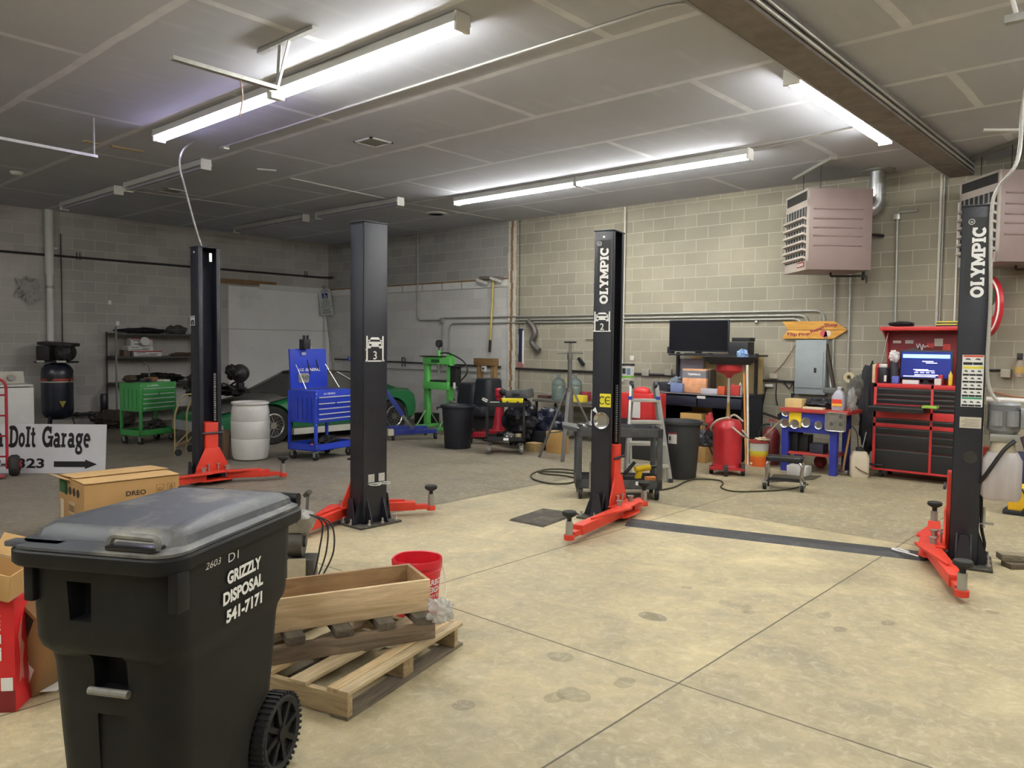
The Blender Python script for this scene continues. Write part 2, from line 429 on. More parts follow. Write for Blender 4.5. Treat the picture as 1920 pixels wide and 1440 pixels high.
def f_floor(t, tc, x, y, z, bs):
    big = t.noise(.6, 5, tc, .6); mid = t.noise(2.2, 8, tc, .7, .6); fine = t.noise(30, 4, tc, .7); st = t.noise(1.1, 6, tc, .75, 1.5)
    c = t.ramp(mid, [(.28, lin('8f856e')), (.5, lin('b9ab87')), (.72, lin('dac99f'))])
    c = t.mix(t.ramp(big, [(.35, .55), (.6, 0.)]), c, lin('8a816a'))
    c = t.mix(t.math('MULTIPLY', t.ramp(st, [(.6, 0.), (.74, 1.)]), .45), c, lin('6e6654'))
    c = t.mix(t.math('MULTIPLY', fine, .22), c, lin('d2c7a5'))
    mp = t.new('ShaderNodeMapping'); mp.inputs['Scale'].default_value = (1., 1., 1.); t.l.new(tc, mp.inputs['Vector'])
    vo = t.new('ShaderNodeTexVoronoi'); vo.inputs['Scale'].default_value = 1.6; t.l.new(mp.outputs[0], vo.inputs['Vector'])
    n2 = t.noise(9, 3, tc)
    spot = t.math('LESS_THAN', t.math('ADD', vo.outputs['Distance'], t.math('MULTIPLY', n2, .12)), .115)
    c = t.mix(t.math('MULTIPLY', spot, .4), c, lin('5a5446'))
    edge = t.math('MULTIPLY', t.noise(6, 5, tc, .7), 1.3)
    for px_, py_, rx_, ry_, k_ in ((1222, 1156, .11, .05, .6), (1076, 1303, .1, .05, .35), (1172, 1280, .06, .05, .3), (1040, 1308, .05, .04, .35), (870, 1322, .06, .03, .4), (1050, 1231, .09, .04, .3), (1380, 1134, .13, .05, .25), (1545, 1153, .05, .05, .3), (1665, 1168, .04, .03, .4), (1575, 1180, .04, .03, .35)):
        q_ = F(px_, py_)
        d_ = t.math('ADD', t.math('POWER', t.math('DIVIDE', t.math('SUBTRACT', x, q_.x), rx_), 2.), t.math('POWER', t.math('DIVIDE', t.math('SUBTRACT', y, q_.y), ry_+.03), 2.))
        c = t.mix(t.math('MULTIPLY', t.math('LESS_THAN', t.math('ADD', d_, edge), 1.45), k_), c, lin('4f4a3e'))
    # darker, dirtier concrete deep in the shop; right slab's colour darkened to offset lamplight
    slab_ = t.math('MAXIMUM', t.math('MULTIPLY', t.math('GREATER_THAN', x, -1.92), .2), t.math('MAXIMUM', t.math('MULTIPLY', t.math('LESS_THAN', x, -5.98), .92), t.math('MULTIPLY', t.math('GREATER_THAN', y, 7.3), .6)))
    c = t.mix(t.math('MULTIPLY', slab_, t.ramp(t.noise(1.7, 6, tc, .7), [(.25, .7), (.6, 1.)])), c, lin('6f6757'))
    wear = t.noise(14, 7, tc, .75, .8)
    c = t.mix(t.math('MULTIPLY', t.ramp(wear, [(.5, 0.), (.72, 1.)]), .35), c, lin('ece2c6'))
    c = t.mix(t.math('MULTIPLY', t.ramp(wear, [(.28, 1.), (.45, 0.)]), .3), c, lin('6b6350'))
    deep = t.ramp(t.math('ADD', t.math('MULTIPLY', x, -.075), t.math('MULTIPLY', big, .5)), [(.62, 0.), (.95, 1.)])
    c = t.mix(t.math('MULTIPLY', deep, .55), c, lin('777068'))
    def joint(v, off, sp, w):
        k = t.math('FRACT', t.math('DIVIDE', t.math('ADD', v, off+sp*20+sp/2), sp))
        return t.math('LESS_THAN', t.math('ABSOLUTE', t.math('SUBTRACT', k, .5)), w/sp/2)
    wob = t.math('MULTIPLY', t.math('SUBTRACT', t.noise(3, 2, tc), .5), .008)
    j = t.math('MAXIMUM', joint(t.math('ADD', x, wob), 1.92, 2.055, .011), joint(t.math('ADD', y, wob), -3.44, 3.86, .011))
    c = t.mix(t.math('MULTIPLY', j, .85), c, lin('3d382c'))
    bs.inputs['Specular IOR Level'].default_value = .35
    t.l.new(t.ramp(mid, [(.3, .42), (.7, .7)]), bs.inputs['Roughness'])
    return c, t.math('MULTIPLY', fine, .25)

def f_ceil(t, tc, x, y, z, bs):
    cmb = t.new('ShaderNodeCombineXYZ'); t.l.new(t.math('ADD', x, 100*3.66+5.44-1.83), cmb.inputs[0]); t.l.new(t.math('ADD', y, 1.275*40-5.26), cmb.inputs[1])
    wob = t.noise(1.2, 3, tc); wv = t.new('ShaderNodeVectorMath'); wv.operation = 'ADD'
    w2 = t.new('ShaderNodeCombineXYZ'); t.l.new(t.math('MULTIPLY', wob, .05), w2.inputs[0]); t.l.new(t.math('MULTIPLY', wob, .06), w2.inputs[1])
    t.l.new(cmb.outputs[0], wv.inputs[0]); t.l.new(w2.outputs[0], wv.inputs[1])
    br = t.new('ShaderNodeTexBrick'); t.l.new(wv.outputs[0], br.inputs['Vector']); br.offset = .5
    for k, v in (('Scale', 1.), ('Mortar Size', .045), ('Mortar Smooth', .25), ('Bias', 0.), ('Brick Width', 3.66), ('Row Height', 1.275)): br.inputs[k].default_value = v
    big = t.noise(.5, 4, tc); mid = t.noise(3, 6, tc, .7); band = t.noise(4, 3, tc)
    c = t.mix(t.ramp(big, [(.3, 0.), (.7, 1.)]), lin('b2b5bd'), lin('c2c4cc'))
    c = t.mix(t.math('MULTIPLY', mid, .2), c, lin('93959e'))
    c = t.mix(t.math('MULTIPLY', br.outputs['Fac'], t.ramp(band, [(.3, .45), (.7, .95)])), c, lin('dfe0e4'))
    # screw spackle patches along the joists
    mp = t.new('ShaderNodeMapping'); mp.inputs['Scale'].default_value = (.8, 3.2, 1); mp.inputs['Location'].default_value = (.2, .35, 0); t.l.new(tc, mp.inputs['Vector'])
    vo = t.new('ShaderNodeTexVoronoi'); vo.inputs['Scale'].default_value = 1.; vo.inputs['Randomness'].default_value = .45; vo.distance = 'CHEBYCHEV'
    mp.inputs['Scale'].default_value = (1.25, .79, 1)
    m2 = t.new('ShaderNodeMapping'); m2.inputs['Scale'].default_value = (3.2, .8, 1); t.l.new(mp.outputs[0], m2.inputs['Vector'])
    t.l.new(m2.outputs[0], vo.inputs['Vector'])
    c = t.mix(t.math('MULTIPLY', t.ramp(vo.outputs['Distance'], [(.1, .28), (.17, 0.)]), band), c, lin('d6d8de'))
    return c, None

def struct(name, a, b, m):
    return MB().bb(a, b).build(name, m, smooth=0, kind='structure')

XE, YN = 6.5, -5.0         # the unseen sides of the hall
m_floor = shade('concrete_floor', f_floor, .6); m_ceil = shade('taped_drywall', f_ceil, .95)
m_wb = block_wall('block_wall_back', 'x', 'a8a18d', '8c877a', 'cbc4b2', lambda t, x, y, z: t.math('MULTIPLY', t.math('LESS_THAN', x, -10.35), t.math('LESS_THAN', z, 2.93)))
m_wl = block_wall('block_wall_left', 'y', 'cdcac5', 'aca8a3', 'dad6d0')
struct('floor', (XW-.3, YN-.3, -.2), (XE+.3, YW+.3, 0), m_floor)
struct('ceiling', (XW-.3, YN-.3, ZC), (XE+.3, YW+.3, ZC+.2), m_ceil)
struct('wall_back', (XW-.3, YW, 0), (XE+.3, YW+.3, ZC), m_wb)
struct('wall_left', (XW-.3, YN-.3, 0), (XW, YW, ZC), m_wl)
struct('wall_right', (XE, YN-.3, 0), (XE+.3, YW, ZC), m_wl)
struct('wall_front', (XW, YN-.3, 0), (XE, YN, ZC), m_wb)
# dropped steel beam running to the back wall, with its metal edge strips
m_beam = M('beam_brown', '7d7672', .8, var=.15, dirt='63564a', dscale=2.5, dmin=.55)
m_galv = M('galvanised', 'b9bbbc', .35, .85, var=.12, scale=20)
m_cond = M('conduit_grey', 'a3a39c', .45, .35, var=.12, scale=15)
m_dark = M('black_iron', '2c2b2b', .55, .2, var=.2)
m_white = M('white_enamel', 'dcdcd8', .45, var=.05)
struct('ceiling_beam', (-2.64, YN, 3.95), (-2.36, YW, ZC), m_beam)
struct('trim_1', (-2.665, YN, 3.945), (-2.64, YW, 3.965), m_galv)
# painted panel on the left wall and the white rail over it
m_pan = M('white_painted_panel', 'ececea', .7, var=.06, scale=1.2, dirt='d0d0cc', dscale=.8, dmin=.6)
m_wd = wood('old_lumber', '9a7a55', '6d5236', axis=0)
m_wdY = wood('old_lumber_y', '9a7a55', '6d5236', axis=1)
yl = WX(428, 560).y
MB().bb((XW, yl, 0), (XW+.02, YW, 1.96)).bb((XW, yl, 1.975), (XW+.02, YW, WX(440, 536).z)).build('wall_left_panel', m_pan, smooth=0, kind='structure')
zt = 2.96
struct('trim_2', (XW, yl-.6, zt+.02), (XW+.04, yl+1.2, zt+.13), m_wdY)
struct('trim_3', (XW+.02, yl+.75, zt-.06), (XW+.05, YW, zt+.06), m_white)
struct('trim_4', (XW+.05, YW-.025, 2.84), (-10.45, YW, 2.98), m_white)
struct('trim_5', (XW+.05, YW-.03, 2.98), (-10.45, YW, 3.01), m_wd)
xs_ = [-15.4+.62*i for i in range(8)]
# expansion joint with torn foam on the back wall
m_foam = M('sealant_foam', 'c9c4b4', .9, var=.15, scale=25, bump=.6, bscale=30)
m_rust = M('joint_board', '8b6f55', .9, var=.25, scale=10)
b = MB(); c = MB()
for i in range(34):
    z0 = i*.121
    a = rnd.uniform(-.012, .012); e = rnd.uniform(-.015, .015)
    b.bb((-10.43+a, YW-.03, z0), (-10.375+e, YW, z0+.123))
    b.bb((-10.30+e, YW-.03, z0), (-10.245+a, YW, z0+.123))
b.build('trim_6', m_foam, smooth=0, kind='structure')
struct('trim_7', (-10.40, YW-.02, 0), (-10.28, YW, ZC), m_rust)
# ---------------------------------------------------------------- fluorescent strip lights
m_fix = M('fixture_white', 'cfcfca', .5, var=.05)
m_tube_on = glow('lit_tube', 'f6f6f2', TUBE_WATT)
m_tube_dim = glow('weak_tube', 'd8d0ff', TUBE_WATT*.25)
m_tube_off = M('dark_tube', 'b4b0c0', .3, var=.04)
m_cap = M('lampholder', 'e4e4df', .5, var=.04)
def fixture(a, b, tube, label, group):
    a, b = V(a), V(b); d = (b-a); L = d.length; rz = math.atan2(d.y, d.x)
    t = T('strip_light', label, 'ceiling light', ((a.x+b.x)/2, (a.y+b.y)/2, a.z), rz, group)
    p = [(-.085, .0), (-.07, .075), (-.055, .085), (.055, .085), (.07, .075), (.085, 0)]
    MB().prism([(y, z) for y, z in p], (0, 0, 0), (0, 1, 0), (0, 0, 1), (1, 0, 0), L).build('housing', m_fix, t, smooth=20)
    for sx in (-1, 1):
        MB().bb((sx*(L/2+.006), -.072, -.055), (sx*(L/2-.022), .072, .084)).build('end_cap', m_cap, t, bevel=.006)
        for sy in (-.038, .038):
            MB().bb((sx*(L/2-.02), sy-.016, -.048), (sx*(L/2-.036), sy+.016, 0)).build('lampholder', m_cap, t, bevel=.004)
    for sy in (-.038, .038):
        MB().cyl((-L/2+.04, sy, -.024), (L/2-.04, sy, -.024), .018, n=10).build('tube', tube, t)
    return t
G1 = 'fluorescent strip lights on the ceiling'
zf = ZC-.0865
def fx(x0, x1, y, tube, label): return fixture((x0, y, zf), (x1, y, zf), tube, label, G1)
fx(-6.68, -4.19, 4.12, m_tube_on, 'lit white strip light nearest the viewer, above the post numbered 3')
fx(-9.18, -6.72, 4.12, m_tube_dim, 'dim violet strip light end to end with the nearest bright one')
fx(-6.9, -4.28, 9.15, m_tube_on, 'lit strip light on the far ceiling, right one of the two joined end to end')
fx(-9.42, -6.93, 9.15, m_tube_on, 'lit strip light on the far ceiling, left one of the two joined end to end')
fixture((-2.79, 6.72, zf-.02), (-2.79, 9.36, zf-.02), m_tube_on, 'lit strip light running along the brown ceiling beam', G1)
fx(-12.6, -10.12, 5.17, m_tube_off, 'unlit strip light left of the grey cable, its white end cap toward the viewer')
fx(-15.3, -12.95, 5.17, m_tube_off, 'unlit strip light next to the white wall pipe, far left')
fx(-12.52, -10.16, 8.58, m_tube_off, 'unlit strip light above the back post numbered 3')
fx(-15.5, -12.92, 8.58, m_tube_off, 'unlit strip light farthest back in the dark corner')
fx(-.5, 1.95, 4.12, m_tube_on, 'unseen lit strip light added over the right bay to light the foreground', )  # the rest of these lamps hang out of view, added for their light
fx(-6.4, -3.95, -1.2, m_tube_on, 'unseen lit strip light added near the front wall to light the foreground')
fx(-12.4, -9.95, -1.2, m_tube_on, 'unseen lit strip light added at the left front to brighten the left wall')  # added out of view to lift the dark left wall
fx(-3.9, -1.45, -1.2, m_tube_on, 'unseen lit strip light added behind the viewer to light the trash cart and crate')  # added behind the camera for frontal light on cart and crate
fx(-.5, 1.95, -1.2, m_tube_on, 'unseen lit strip light added at the right front to light the foreground')
fx(-.5, 1.95, 6.6, m_tube_on, 'unseen lit strip light added between the other two to brighten the right ceiling')  # added out of view to brighten the right-hand ceiling
fx(-.5, 1.95, 9.15, m_tube_on, 'unseen lit strip light added over the far right bay for more light')
# ================================================================ TWO-POST LIFTS
m_blk = M('post_black_paint', '22242d', .38, .0, var=.15, scale=4, bump=.15, bscale=140, dirt='33343a', dscale=2.5, dmin=.6)
m_blk2 = M('post_inner_black', '1b1c2a', .5, var=.15)
m_red = M('lift_red_paint', 'd23a26', .45, var=.08, dirt='a9301f', dscale=6, dmin=.62)
m_pad = M('rubber_pad', '2a2826', .85, var=.2, scale=30)
m_stud = M('zinc_stud', 'a9aaa5', .4, .7, var=.1)
m_bolt = M('bolt_steel', 'c9c9c4', .3, .8, var=.08)
m_plate = M('worn_base_plate', '4b4840', .7, .3, var=.3, scale=18, dirt='8d8878', dscale=9, dmin=.55)
m_wsign = M('white_vinyl', 'f0f0ee', .5, var=.02)
m_dsign = M('dark_vinyl', '1f2022', .45, var=.05)
PD, PW, PH = .197, .276, 2.785      # post depth (towards its mate), width, height

def sticker_sheet(t, o, ex, ey, w, h, name='warning_label'):
    """tall sheet of lift warning pictograms"""
    o, ex, ey = V(o), V(ex), V(ey); ez = ex.cross(ey)
    s = MB().prism([(-w/2, -h/2), (w/2, -h/2), (w/2, h/2), (-w/2, h/2)], o, ex, ey, ez, .002).build(name, m_wsign, t, smooth=0)
    cols = {'red': M('label_red', 'd05238', .5), 'yellow': M('label_yellow', 'e5d744', .5), 'green': M('label_green', '3f9d76', .5)}
    def strip(nm, x0, x1, y0, y1, mt, k=.0016):
        MB().prism([(x0, y0), (x1, y0), (x1, y1), (x0, y1)], o+ez*k, ex, ey, ez, .001).build(nm, mt, s, smooth=0)
    H = h
    strip('red_band', -w*.46, w*.46, h*.46, h*.495, cols['red']); strip('yellow_band', -w*.46, w*.46, h*.235, h*.28, cols['yellow']); strip('green_band', -w*.46, w*.46, -h*.35, -h*.315, cols['green'])
    bk = MB(); pic = MB()
    rows = [(.31, .36, 2, .42), (.1, .135, 3, .19), (-.035, 0., 3, .05), (-.17, -.135, 3, -.085), (-.305, -.27, 3, -.22), (-.49, -.455, 3, -.405)]
    for y0, y1, n, py in rows:
        for i in range(n):
            x0 = -w*.46+i*w*.92/n; x1 = x0+w*.92/n*.94
            bk.prism([(x0, y0*h), (x1, y0*h), (x1, y1*h), (x0, y1*h)], o+ez*.0016, ex, ey, ez, .001)
            cx = (x0+x1)/2; q = w*.92/n*.3; g = h*.02
            pic.prism([(cx-q, py*h-g*.5), (cx+q, py*h-g), (cx+q*.8, py*h+g*.3), (cx, py*h+g), (cx-q*.6, py*h+g*.6)], o+ez*.0016, ex, ey, ez, .001)
    bk.build('caption_print', m_dsign, s, smooth=0); pic.build('picture_print', M('picto_grey', '56575a', .6), s, smooth=0)['kind'] = 'stuff'

def lift_sign(t, o, ex, ey, w, num, plate=True):
    """white car-on-a-lift emblem with the bay number under it"""
    o, ex, ey = V(o), V(ex), V(ey); ez = ex.cross(ey); h = w*1.18
    s = MB().prism([(-w*.44, -h*.5), (w*.44, -h*.5), (w*.44, 0), (-w*.44, 0)], o, ex, ey, ez, .002).build('bay_number_sign', m_dsign, t, smooth=0)
    b = MB(); e = o+ez*.0022
    def P(poly): b.prism([(x*w, y*h) for x, y in poly], e, ex, ey, ez, .0016)
    for sx in (-1, 1):
        P([(sx*.5, -.5), (sx*.42, -.5), (sx*.42, .5), (sx*.5, .5)][::sx])
        P([(sx*.54, -.5), (sx*.5, -.5), (sx*.5, -.42), (sx*.54, -.42)][::sx])
        P([(sx*.41, .02), (sx*.24, .02), (sx*.24, .1), (sx*.41, .1)][::sx])          # wheels
        P([(sx*.4, .31), (sx*.28, .29), (sx*.28, .34), (sx*.4, .35)][::sx])            # mirrors
    P([(-.5, -.5), (.5, -.5), (.5, -.45), (-.5, -.45)])
    P([(-.54, -.06), (-.45, -.06), (-.45, .0), (-.54, 0)])
    P([(-.3, .36), (-.2, .45), (.2, .45), (.3, .36), (.24, .34), (-.24, .34)])         # roof
    P([(-.38, .28), (.38, .28), (.4, .08), (-.4, .08)])                               # nose
    b.build('emblem', m_wsign, s, smooth=0)
    MB().prism([(x*w, y*h) for x, y in [(-.25, .36), (.25, .36), (.31, .28), (-.31, .28)]], o+ez*.004, ex, ey, ez, .001).build('windscreen', m_dsign, s, smooth=0)
    for sx in (-1, 1): MB().prism([(x*w, y*h) for x, y in [(sx*.34, .21), (sx*.2, .17), (sx*.2, .12), (sx*.34, .12)][::sx]], o+ez*.004, ex, ey, ez, .001).build('headlight', m_dsign, s, smooth=0)
    text('number', num, m_wsign, s, o-ey*(h*.24), ex, ey, h*.33, bold=.01, ext=.003)

def lift_post(label, loc, rz, pads, group):
    """local +X looks at the mate post; pads are world points on the floor under the two arm pads"""
    t = T('lift_post', label, 'car lift', loc, rz, group)
    hx, hy = PD/2, PW/2
    b = MB()
    b.bb((-hx, -hy, .02), (-hx+.012, hy, PH)).bb((-hx, -hy, .02), (hx, -hy+.012, PH)).bb((-hx, hy-.012, .02), (hx, hy, PH))
    b.bb((hx-.012, -hy, .02), (hx, -hy+.052, PH)).bb((hx-.012, hy-.052, .02), (hx, hy, PH))
    b.build('column', m_blk, t, bevel=.006)
    MB().bb((-hx-.006, -hy-.006, PH), (hx+.006, hy+.006, PH+.012)).build('top_cap', m_blk, t, bevel=.003)
    MB().bb((-.2, -.24, 0), (.15, .24, .02)).build('base_plate', m_plate, t, bevel=.003)
    for sy in (-1, 1):
        MB().prism([(-.07, 0), (.07, 0), (.025, .24), (-.025, .24)], (0, sy*(hy+.07), .02), (1, 0, 0), (0, 0, 1), (0, 1, 0), .012).build('gusset', m_blk, t, smooth=0)
        for sx in (-1, 1): MB().prism([(0, 0), (.09, 0), (.012, .2), (0, .24)], (sx*.05, sy*hy, .02), (0, sy, 0), (0, 0, 1), (1, 0, 0), .012).build('gusset', m_blk, t, smooth=0)
    for gy in (-.09, .09): MB().prism([(0, 0), (-.085, 0), (-.012, .2), (0, .24)], (-hx, gy, .02), (1, 0, 0), (0, 0, 1), (0, 1, 0), .012).build('gusset', m_blk, t, smooth=0)
    for x, y in ((-.17, -.19), (-.17, -.03), (-.17, .12), (-.02, -.215), (-.02, .215), (.1, -.215), (.1, .215)):
        MB().cyl((x, y, .018), (x, y, .07), .01, n=8).cyl((x, y, .02), (x, y, .036), .02, n=6).build('anchor_bolt', m_bolt, t)
    # carriage riding in the channel
    c = MB().bb((-hx+.02, -.08, .1), (hx+.02, .08, .72)).bb((hx+.01, -.08, .1), (hx+.03, .08, .72))
    c.prism([(-.2, .14), (.2, .14), (.2, .2), (.09, .42), (-.09, .42), (-.2, .2)], (hx+.035, 0, 0), (0, 1, 0), (0, 0, 1), (1, 0, 0), .016)
    c.build('carriage', m_red, t, bevel=.004)
    for z in (.145, .055):
        MB().prism([(0, -.21), (.15, -.21), (.19, -.16), (.19, .16), (.15, .21), (0, .21)], (hx+.02, 0, z), (1, 0, 0), (0, 1, 0), (0, 0, 1), .016).build('pivot_plate', m_red, t, bevel=.003)
    for sy in (-1, 1):
        pv = V((hx+.11, sy*.145, .1))
        MB().cyl((pv.x, pv.y, .04), (pv.x, pv.y, .2), .024, n=12).cyl((pv.x, pv.y, .196), (pv.x, pv.y, .206), .034, n=6).build('pivot_pin', m_stud, t)
        s2 = MB().cyl((hx+.06, sy*.06, .15), (hx+.06, sy*.06, .23), .009, n=8).cyl((hx+.06, sy*.06, .225), (hx+.06, sy*.06, .235), .02, n=8)
        s2.build('release_pin', m_bolt, t)
    MB().tube([(hx+.045, -.13, .6), (hx+.045, .13, .6)], .012, n=6).build('strap', m_blk, t)
    # black drive chain in the channel
    im = t.matrix_world.inverted()
    for i, pw in enumerate(pads):
        p = im @ V((pw[0], pw[1], .0)); sy = 1 if p.y > 0 else -1
        pv = V((hx+.11, sy*.145, .1)); e = V((p.x, p.y, .1)); d = (e-pv); L = d.length; d.normalize(); n = V((-d.y, d.x, 0))
        tip = pv+d*(L-.16)
        a = MB().bar(pv+V((0, 0, -.005)), tip+V((0, 0, -.005)), .1, .085)
        # triangular brace widening towards the pivot
        q = n*(1 if n.x > 0 else -1)
        ins = -q if (q.dot(V((-1, 0, 0))) > 0) else q
        arm = a.build('swing_arm', m_red, t, bevel=.006)
        br = MB().prism([(0, 0), (L*.62, 0), (L*.62, .02), (.05, .13), (0, .13)], pv+V((0, 0, .045))-d*.02, d, -n*sy, (0, 0, 1), .02)
        br.build('brace', m_red, arm, bevel=.004)
        ex = MB().bar(tip+V((0, 0, -.02))-d*.1, pv+d*(L-.03)+V((0, 0, -.02)), .075, .045)
        ex.cyl(e+V((0, 0, -.06)), e+V((0, 0, -.015)), .045, n=18)
        ex.build('arm_extension', m_red, arm, bevel=.004)
        MB().cyl(e+V((0, 0, -.03)), e+V((0, 0, .1)), .031, n=16).build('pad_sleeve', m_stud, arm)
        MB().cyl(e+V((0, 0, .1)), e+V((0, 0, .15)), .02, n=12).build('screw', m_pad, arm)
        MB().lathe([(.03, .135), (.055, .15), (.062, .158), (.062, .178), (.055, .185), (.02, .18), (0, .18)], e, n=22).build('pad', m_pad, arm)
    return t

d2 = (F(1808, 1060)-F(1110, 968)); a2 = math.atan2(d2.y, d2.x)
c2L = F(1121, 970)+V((.02, .09, 0)); c2R = F(1798, 1060)+V((.0, .12, 0))
a2 = math.atan2((c2R-c2L).y, (c2R-c2L).x)
c3L = V((-8.945, 4.55, 0)); c3R = V((-5.835, 4.55, 0))
G2, G3 = 'posts of lift 2', 'posts of lift 3'
P2L = lift_post('black lift post with tall white lettering and bay number 2 sign', c2L, a2, (F(1067, 1012, .04), F(1207, 948, .04)), G2)
P2R = lift_post('black lift post carrying a tall sheet of warning pictograms, far right', c2R, a2+PI, (F(1803, 1118, .04), F(1751, 990, .04)), G2)
P3L = lift_post('black lift post seen from its open side with red carriage, beside white barrel', c3L, 0, (F(531, 893, .04), V((-8.55, 3.5, 0))), G3)
P3R = lift_post('black lift post with cup bracket and large bay number 3 sign', c3R, PI, (F(808, 956, .04), F(545, 1010, .04)), G3)
hx, hy = PD/2, PW/2
X1, Y1, Z1 = V((1, 0, 0)), V((0, 1, 0)), V((0, 0, 1))
# --- lift 2, left post: writing on the side that faces the viewer (local -Y)
MB().bb((-.06, -hy-.001, 2.1), (.075, -hy, 2.7)).build('name_plate', m_dsign, P2L, smooth=0)
slab('lettering', 'OLYMPIC', m_wsign, P2L, (.008, -hy-.0015, 2.36), (0, 0, 1), (-1, 0, 0), .085, .54, fat=1.25)
text('registered_mark', 'R', m_wsign, P2L, (-.045, -hy-.0015, 2.668), (0, 0, 1), (-1, 0, 0), .02)
MB().tube(arc((-.045, -hy-.002, 2.668), .02, 0, 2*PI, 14)[:-1], .0025, n=4, closed=True).build('registered_ring', m_wsign, P2L)
lift_sign(P2L, (-.005, -hy-.001, 1.92), X1, Z1, .165, '2')
s = MB().prism([(-.055, -.065), (.06, -.065), (.06, .065), (-.055, .065)], (.04, -hy-.001, 1.16), X1, Z1, -Y1, .002).build('ce_label', M('ce_yellow', 'e9dc3a', .5), P2L, smooth=0)
c = MB()
for cx, a0, a1 in ((-.022, 50, 310), (.04, 50, 310)):
    c.tube([(.04+x-.008, -hy-.003, 1.16+z) for x, z in ell(cx, 0, .03, .036, a0, a1, 12)], .006, n=4)
c.tube([(.04+.012, -hy-.003, 1.16), (.04+.05, -hy-.003, 1.16)], .005, n=4)
c.build('ce_letters', m_dsign, s)
def dish(parent, o, n, r, inner=.72):
    o, n = V(o), V(n).normalized()
    d = MB().lathe([(0, .002), (r*inner*.9, .002), (r*inner, .008), (r*.93, .026), (r, .028), (r, .022), (r*.8, 0), (0, 0)], o, 26, rot=align(n))
    return d
m_chr = M('chrome', 'c6c6c2', .22, .9, var=.05)
dw = P2L.matrix_world @ V((.015, -hy-.002, .965)); dn = P2L.matrix_world.to_3x3() @ V((0, -1, 0))
dish(None, dw, dn, .082).build('magnetic_dish', m_chr, None, label='round chrome parts dish stuck on the post numbered 2', cat='parts dish')
MB().prism([(-.03, 0), (.03, -.04), (.0, .03)], (-.06, -hy-.002, 1.06), X1, Z1, -Y1, .002).build('label_scrap', m_wsign, P2L, smooth=0)
MB().bb((-hx-.03, -.11, .22), (-hx, -.02, .5)).build('cylinder_cover', m_blk2, P2L, bevel=.004)
MB().cyl((-hx-.015, -.11, .25), (-hx-.015, -.11, .55), .014, n=8).build('hydraulic_rod', m_stud, P2L)
for P_ in (P2L, P2R, P3L, P3R):
    MB().tube([(hx-.03, -.09, .7), (hx-.03, -.09, PH-.05)], .006, n=6).build('cable', m_stud, P_)
    ch = MB()
    for k in range(26): ch.bb((hx-.03, .052, .74+k*.022), (hx-.015, .078, .752+k*.022))
    ch.build('drive_chain', m_stud, P_, smooth=0)
    MB().cyl((.0, -hy, PH-.055), (0, -hy-.004, PH-.055), .012, n=10).build('hole_plug', m_wsign, P_)
# --- lift 2, right post (its +Y side faces the viewer)
MB().bb((-.09, hy, 2.1), (.065, hy+.001, 2.7)).build('name_plate', m_dsign, P2R, smooth=0)
slab('lettering', 'OLYMPIC', m_wsign, P2R, (-.02, hy+.0015, 2.36), (0, 0, 1), (1, 0, 0), .088, .54, fat=1.25)
text('registered_mark', 'R', m_wsign, P2R, (.032, hy+.0015, 2.668), (0, 0, 1), (1, 0, 0), .02)
MB().tube(arc((.032, hy+.002, 2.668), .02, 0, 2*PI, 14)[:-1], .0025, n=4, closed=True).build('registered_ring', m_wsign, P2R)
sticker_sheet(P2R, (-.015, hy+.001, 1.45), -X1, Z1, .145, .4)
s = MB().bb((-.085, hy, 1.085), (.06, hy+.002, 1.17)).build('text_label', M('label_paper', 'cdc7b6', .6), P2R, smooth=0)
k = MB()
for i in range(6): k.bb((-.075, hy+.002, 1.097+i*.011), (.05-.012*(i % 3), hy+.003, 1.100+i*.011))
k.build('printed_lines', M('print_grey', '77736b', .6), s, smooth=0)
MB().lathe([(0, 0), (.05, 0), (.05, .004), (0, .004)], (-.02, hy, .86), 24, rot=align((0, 1, 0))).build('plug', M('scuffed_black', '35332f', .6, var=.3, scale=12), P2R)
# hydraulic lock parts on the outer side of the right post
MB().cyl((-hx-.03, .02, .3), (-hx-.03, .02, .46), .014, n=8).bb((-hx-.1, -.01, .33), (-hx, .05, .338)).build('lock_bracket', m_bolt, P2R)
MB().tube(spline([(-hx-.01, 0, .55), (-hx-.02, 0, .3), (-hx-.045, 0, .16), (-hx-.02, .01, .05)], 6), .012, n=6).build('hydraulic_hose', m_dark, P2R)
MB().bb((-hx-.05, -.08, .86), (-hx, .06, .93)).build('mount_bracket', m_red, P2R, bevel=.004)
MB().bb((-hx-.05, -.08, .66), (-hx, .06, .69)).build('mount_bracket', m_red, P2R, bevel=.004)
# --- lift 3, right post: emblem on its outer face (local -X), cup bracket
lift_sign(P3R, (-hx-.001, .008, 1.635), -Y1, Z1, .2, '3')
cb = MB()
for y in (.045, -.075): cb.bb((-hx-.003, y-.035, .4), (-hx, y+.035, .475))
cb.bb((-hx-.012, -.115, .385), (-hx, .085, .392))
for y in (.045, -.075):
    cb.tube(arc((-hx-.055, y, .388), .05, 0, 2*PI, 16, 'xy')[:-1], .006, n=5, closed=True)
cb.build('cup_bracket', M('white_steel', 'c9c8c2', .4, .2), P3R, smooth=0)
MB().cyl((0, hy, .95), (0, hy+.004, .95), .05, n=20).build('side_plug', m_blk, P3R)
# --- lift 3, left post: small emblem on the side facing the viewer (local -Y)
lift_sign(P3L, (-.045, -hy-.001, 1.93), X1, Z1, .1, '3')
MB().bb((hx-.02, .0, PH-.16), (hx-.005, .035, PH-.06)).build('switch_box', m_bolt, P3L, smooth=0)
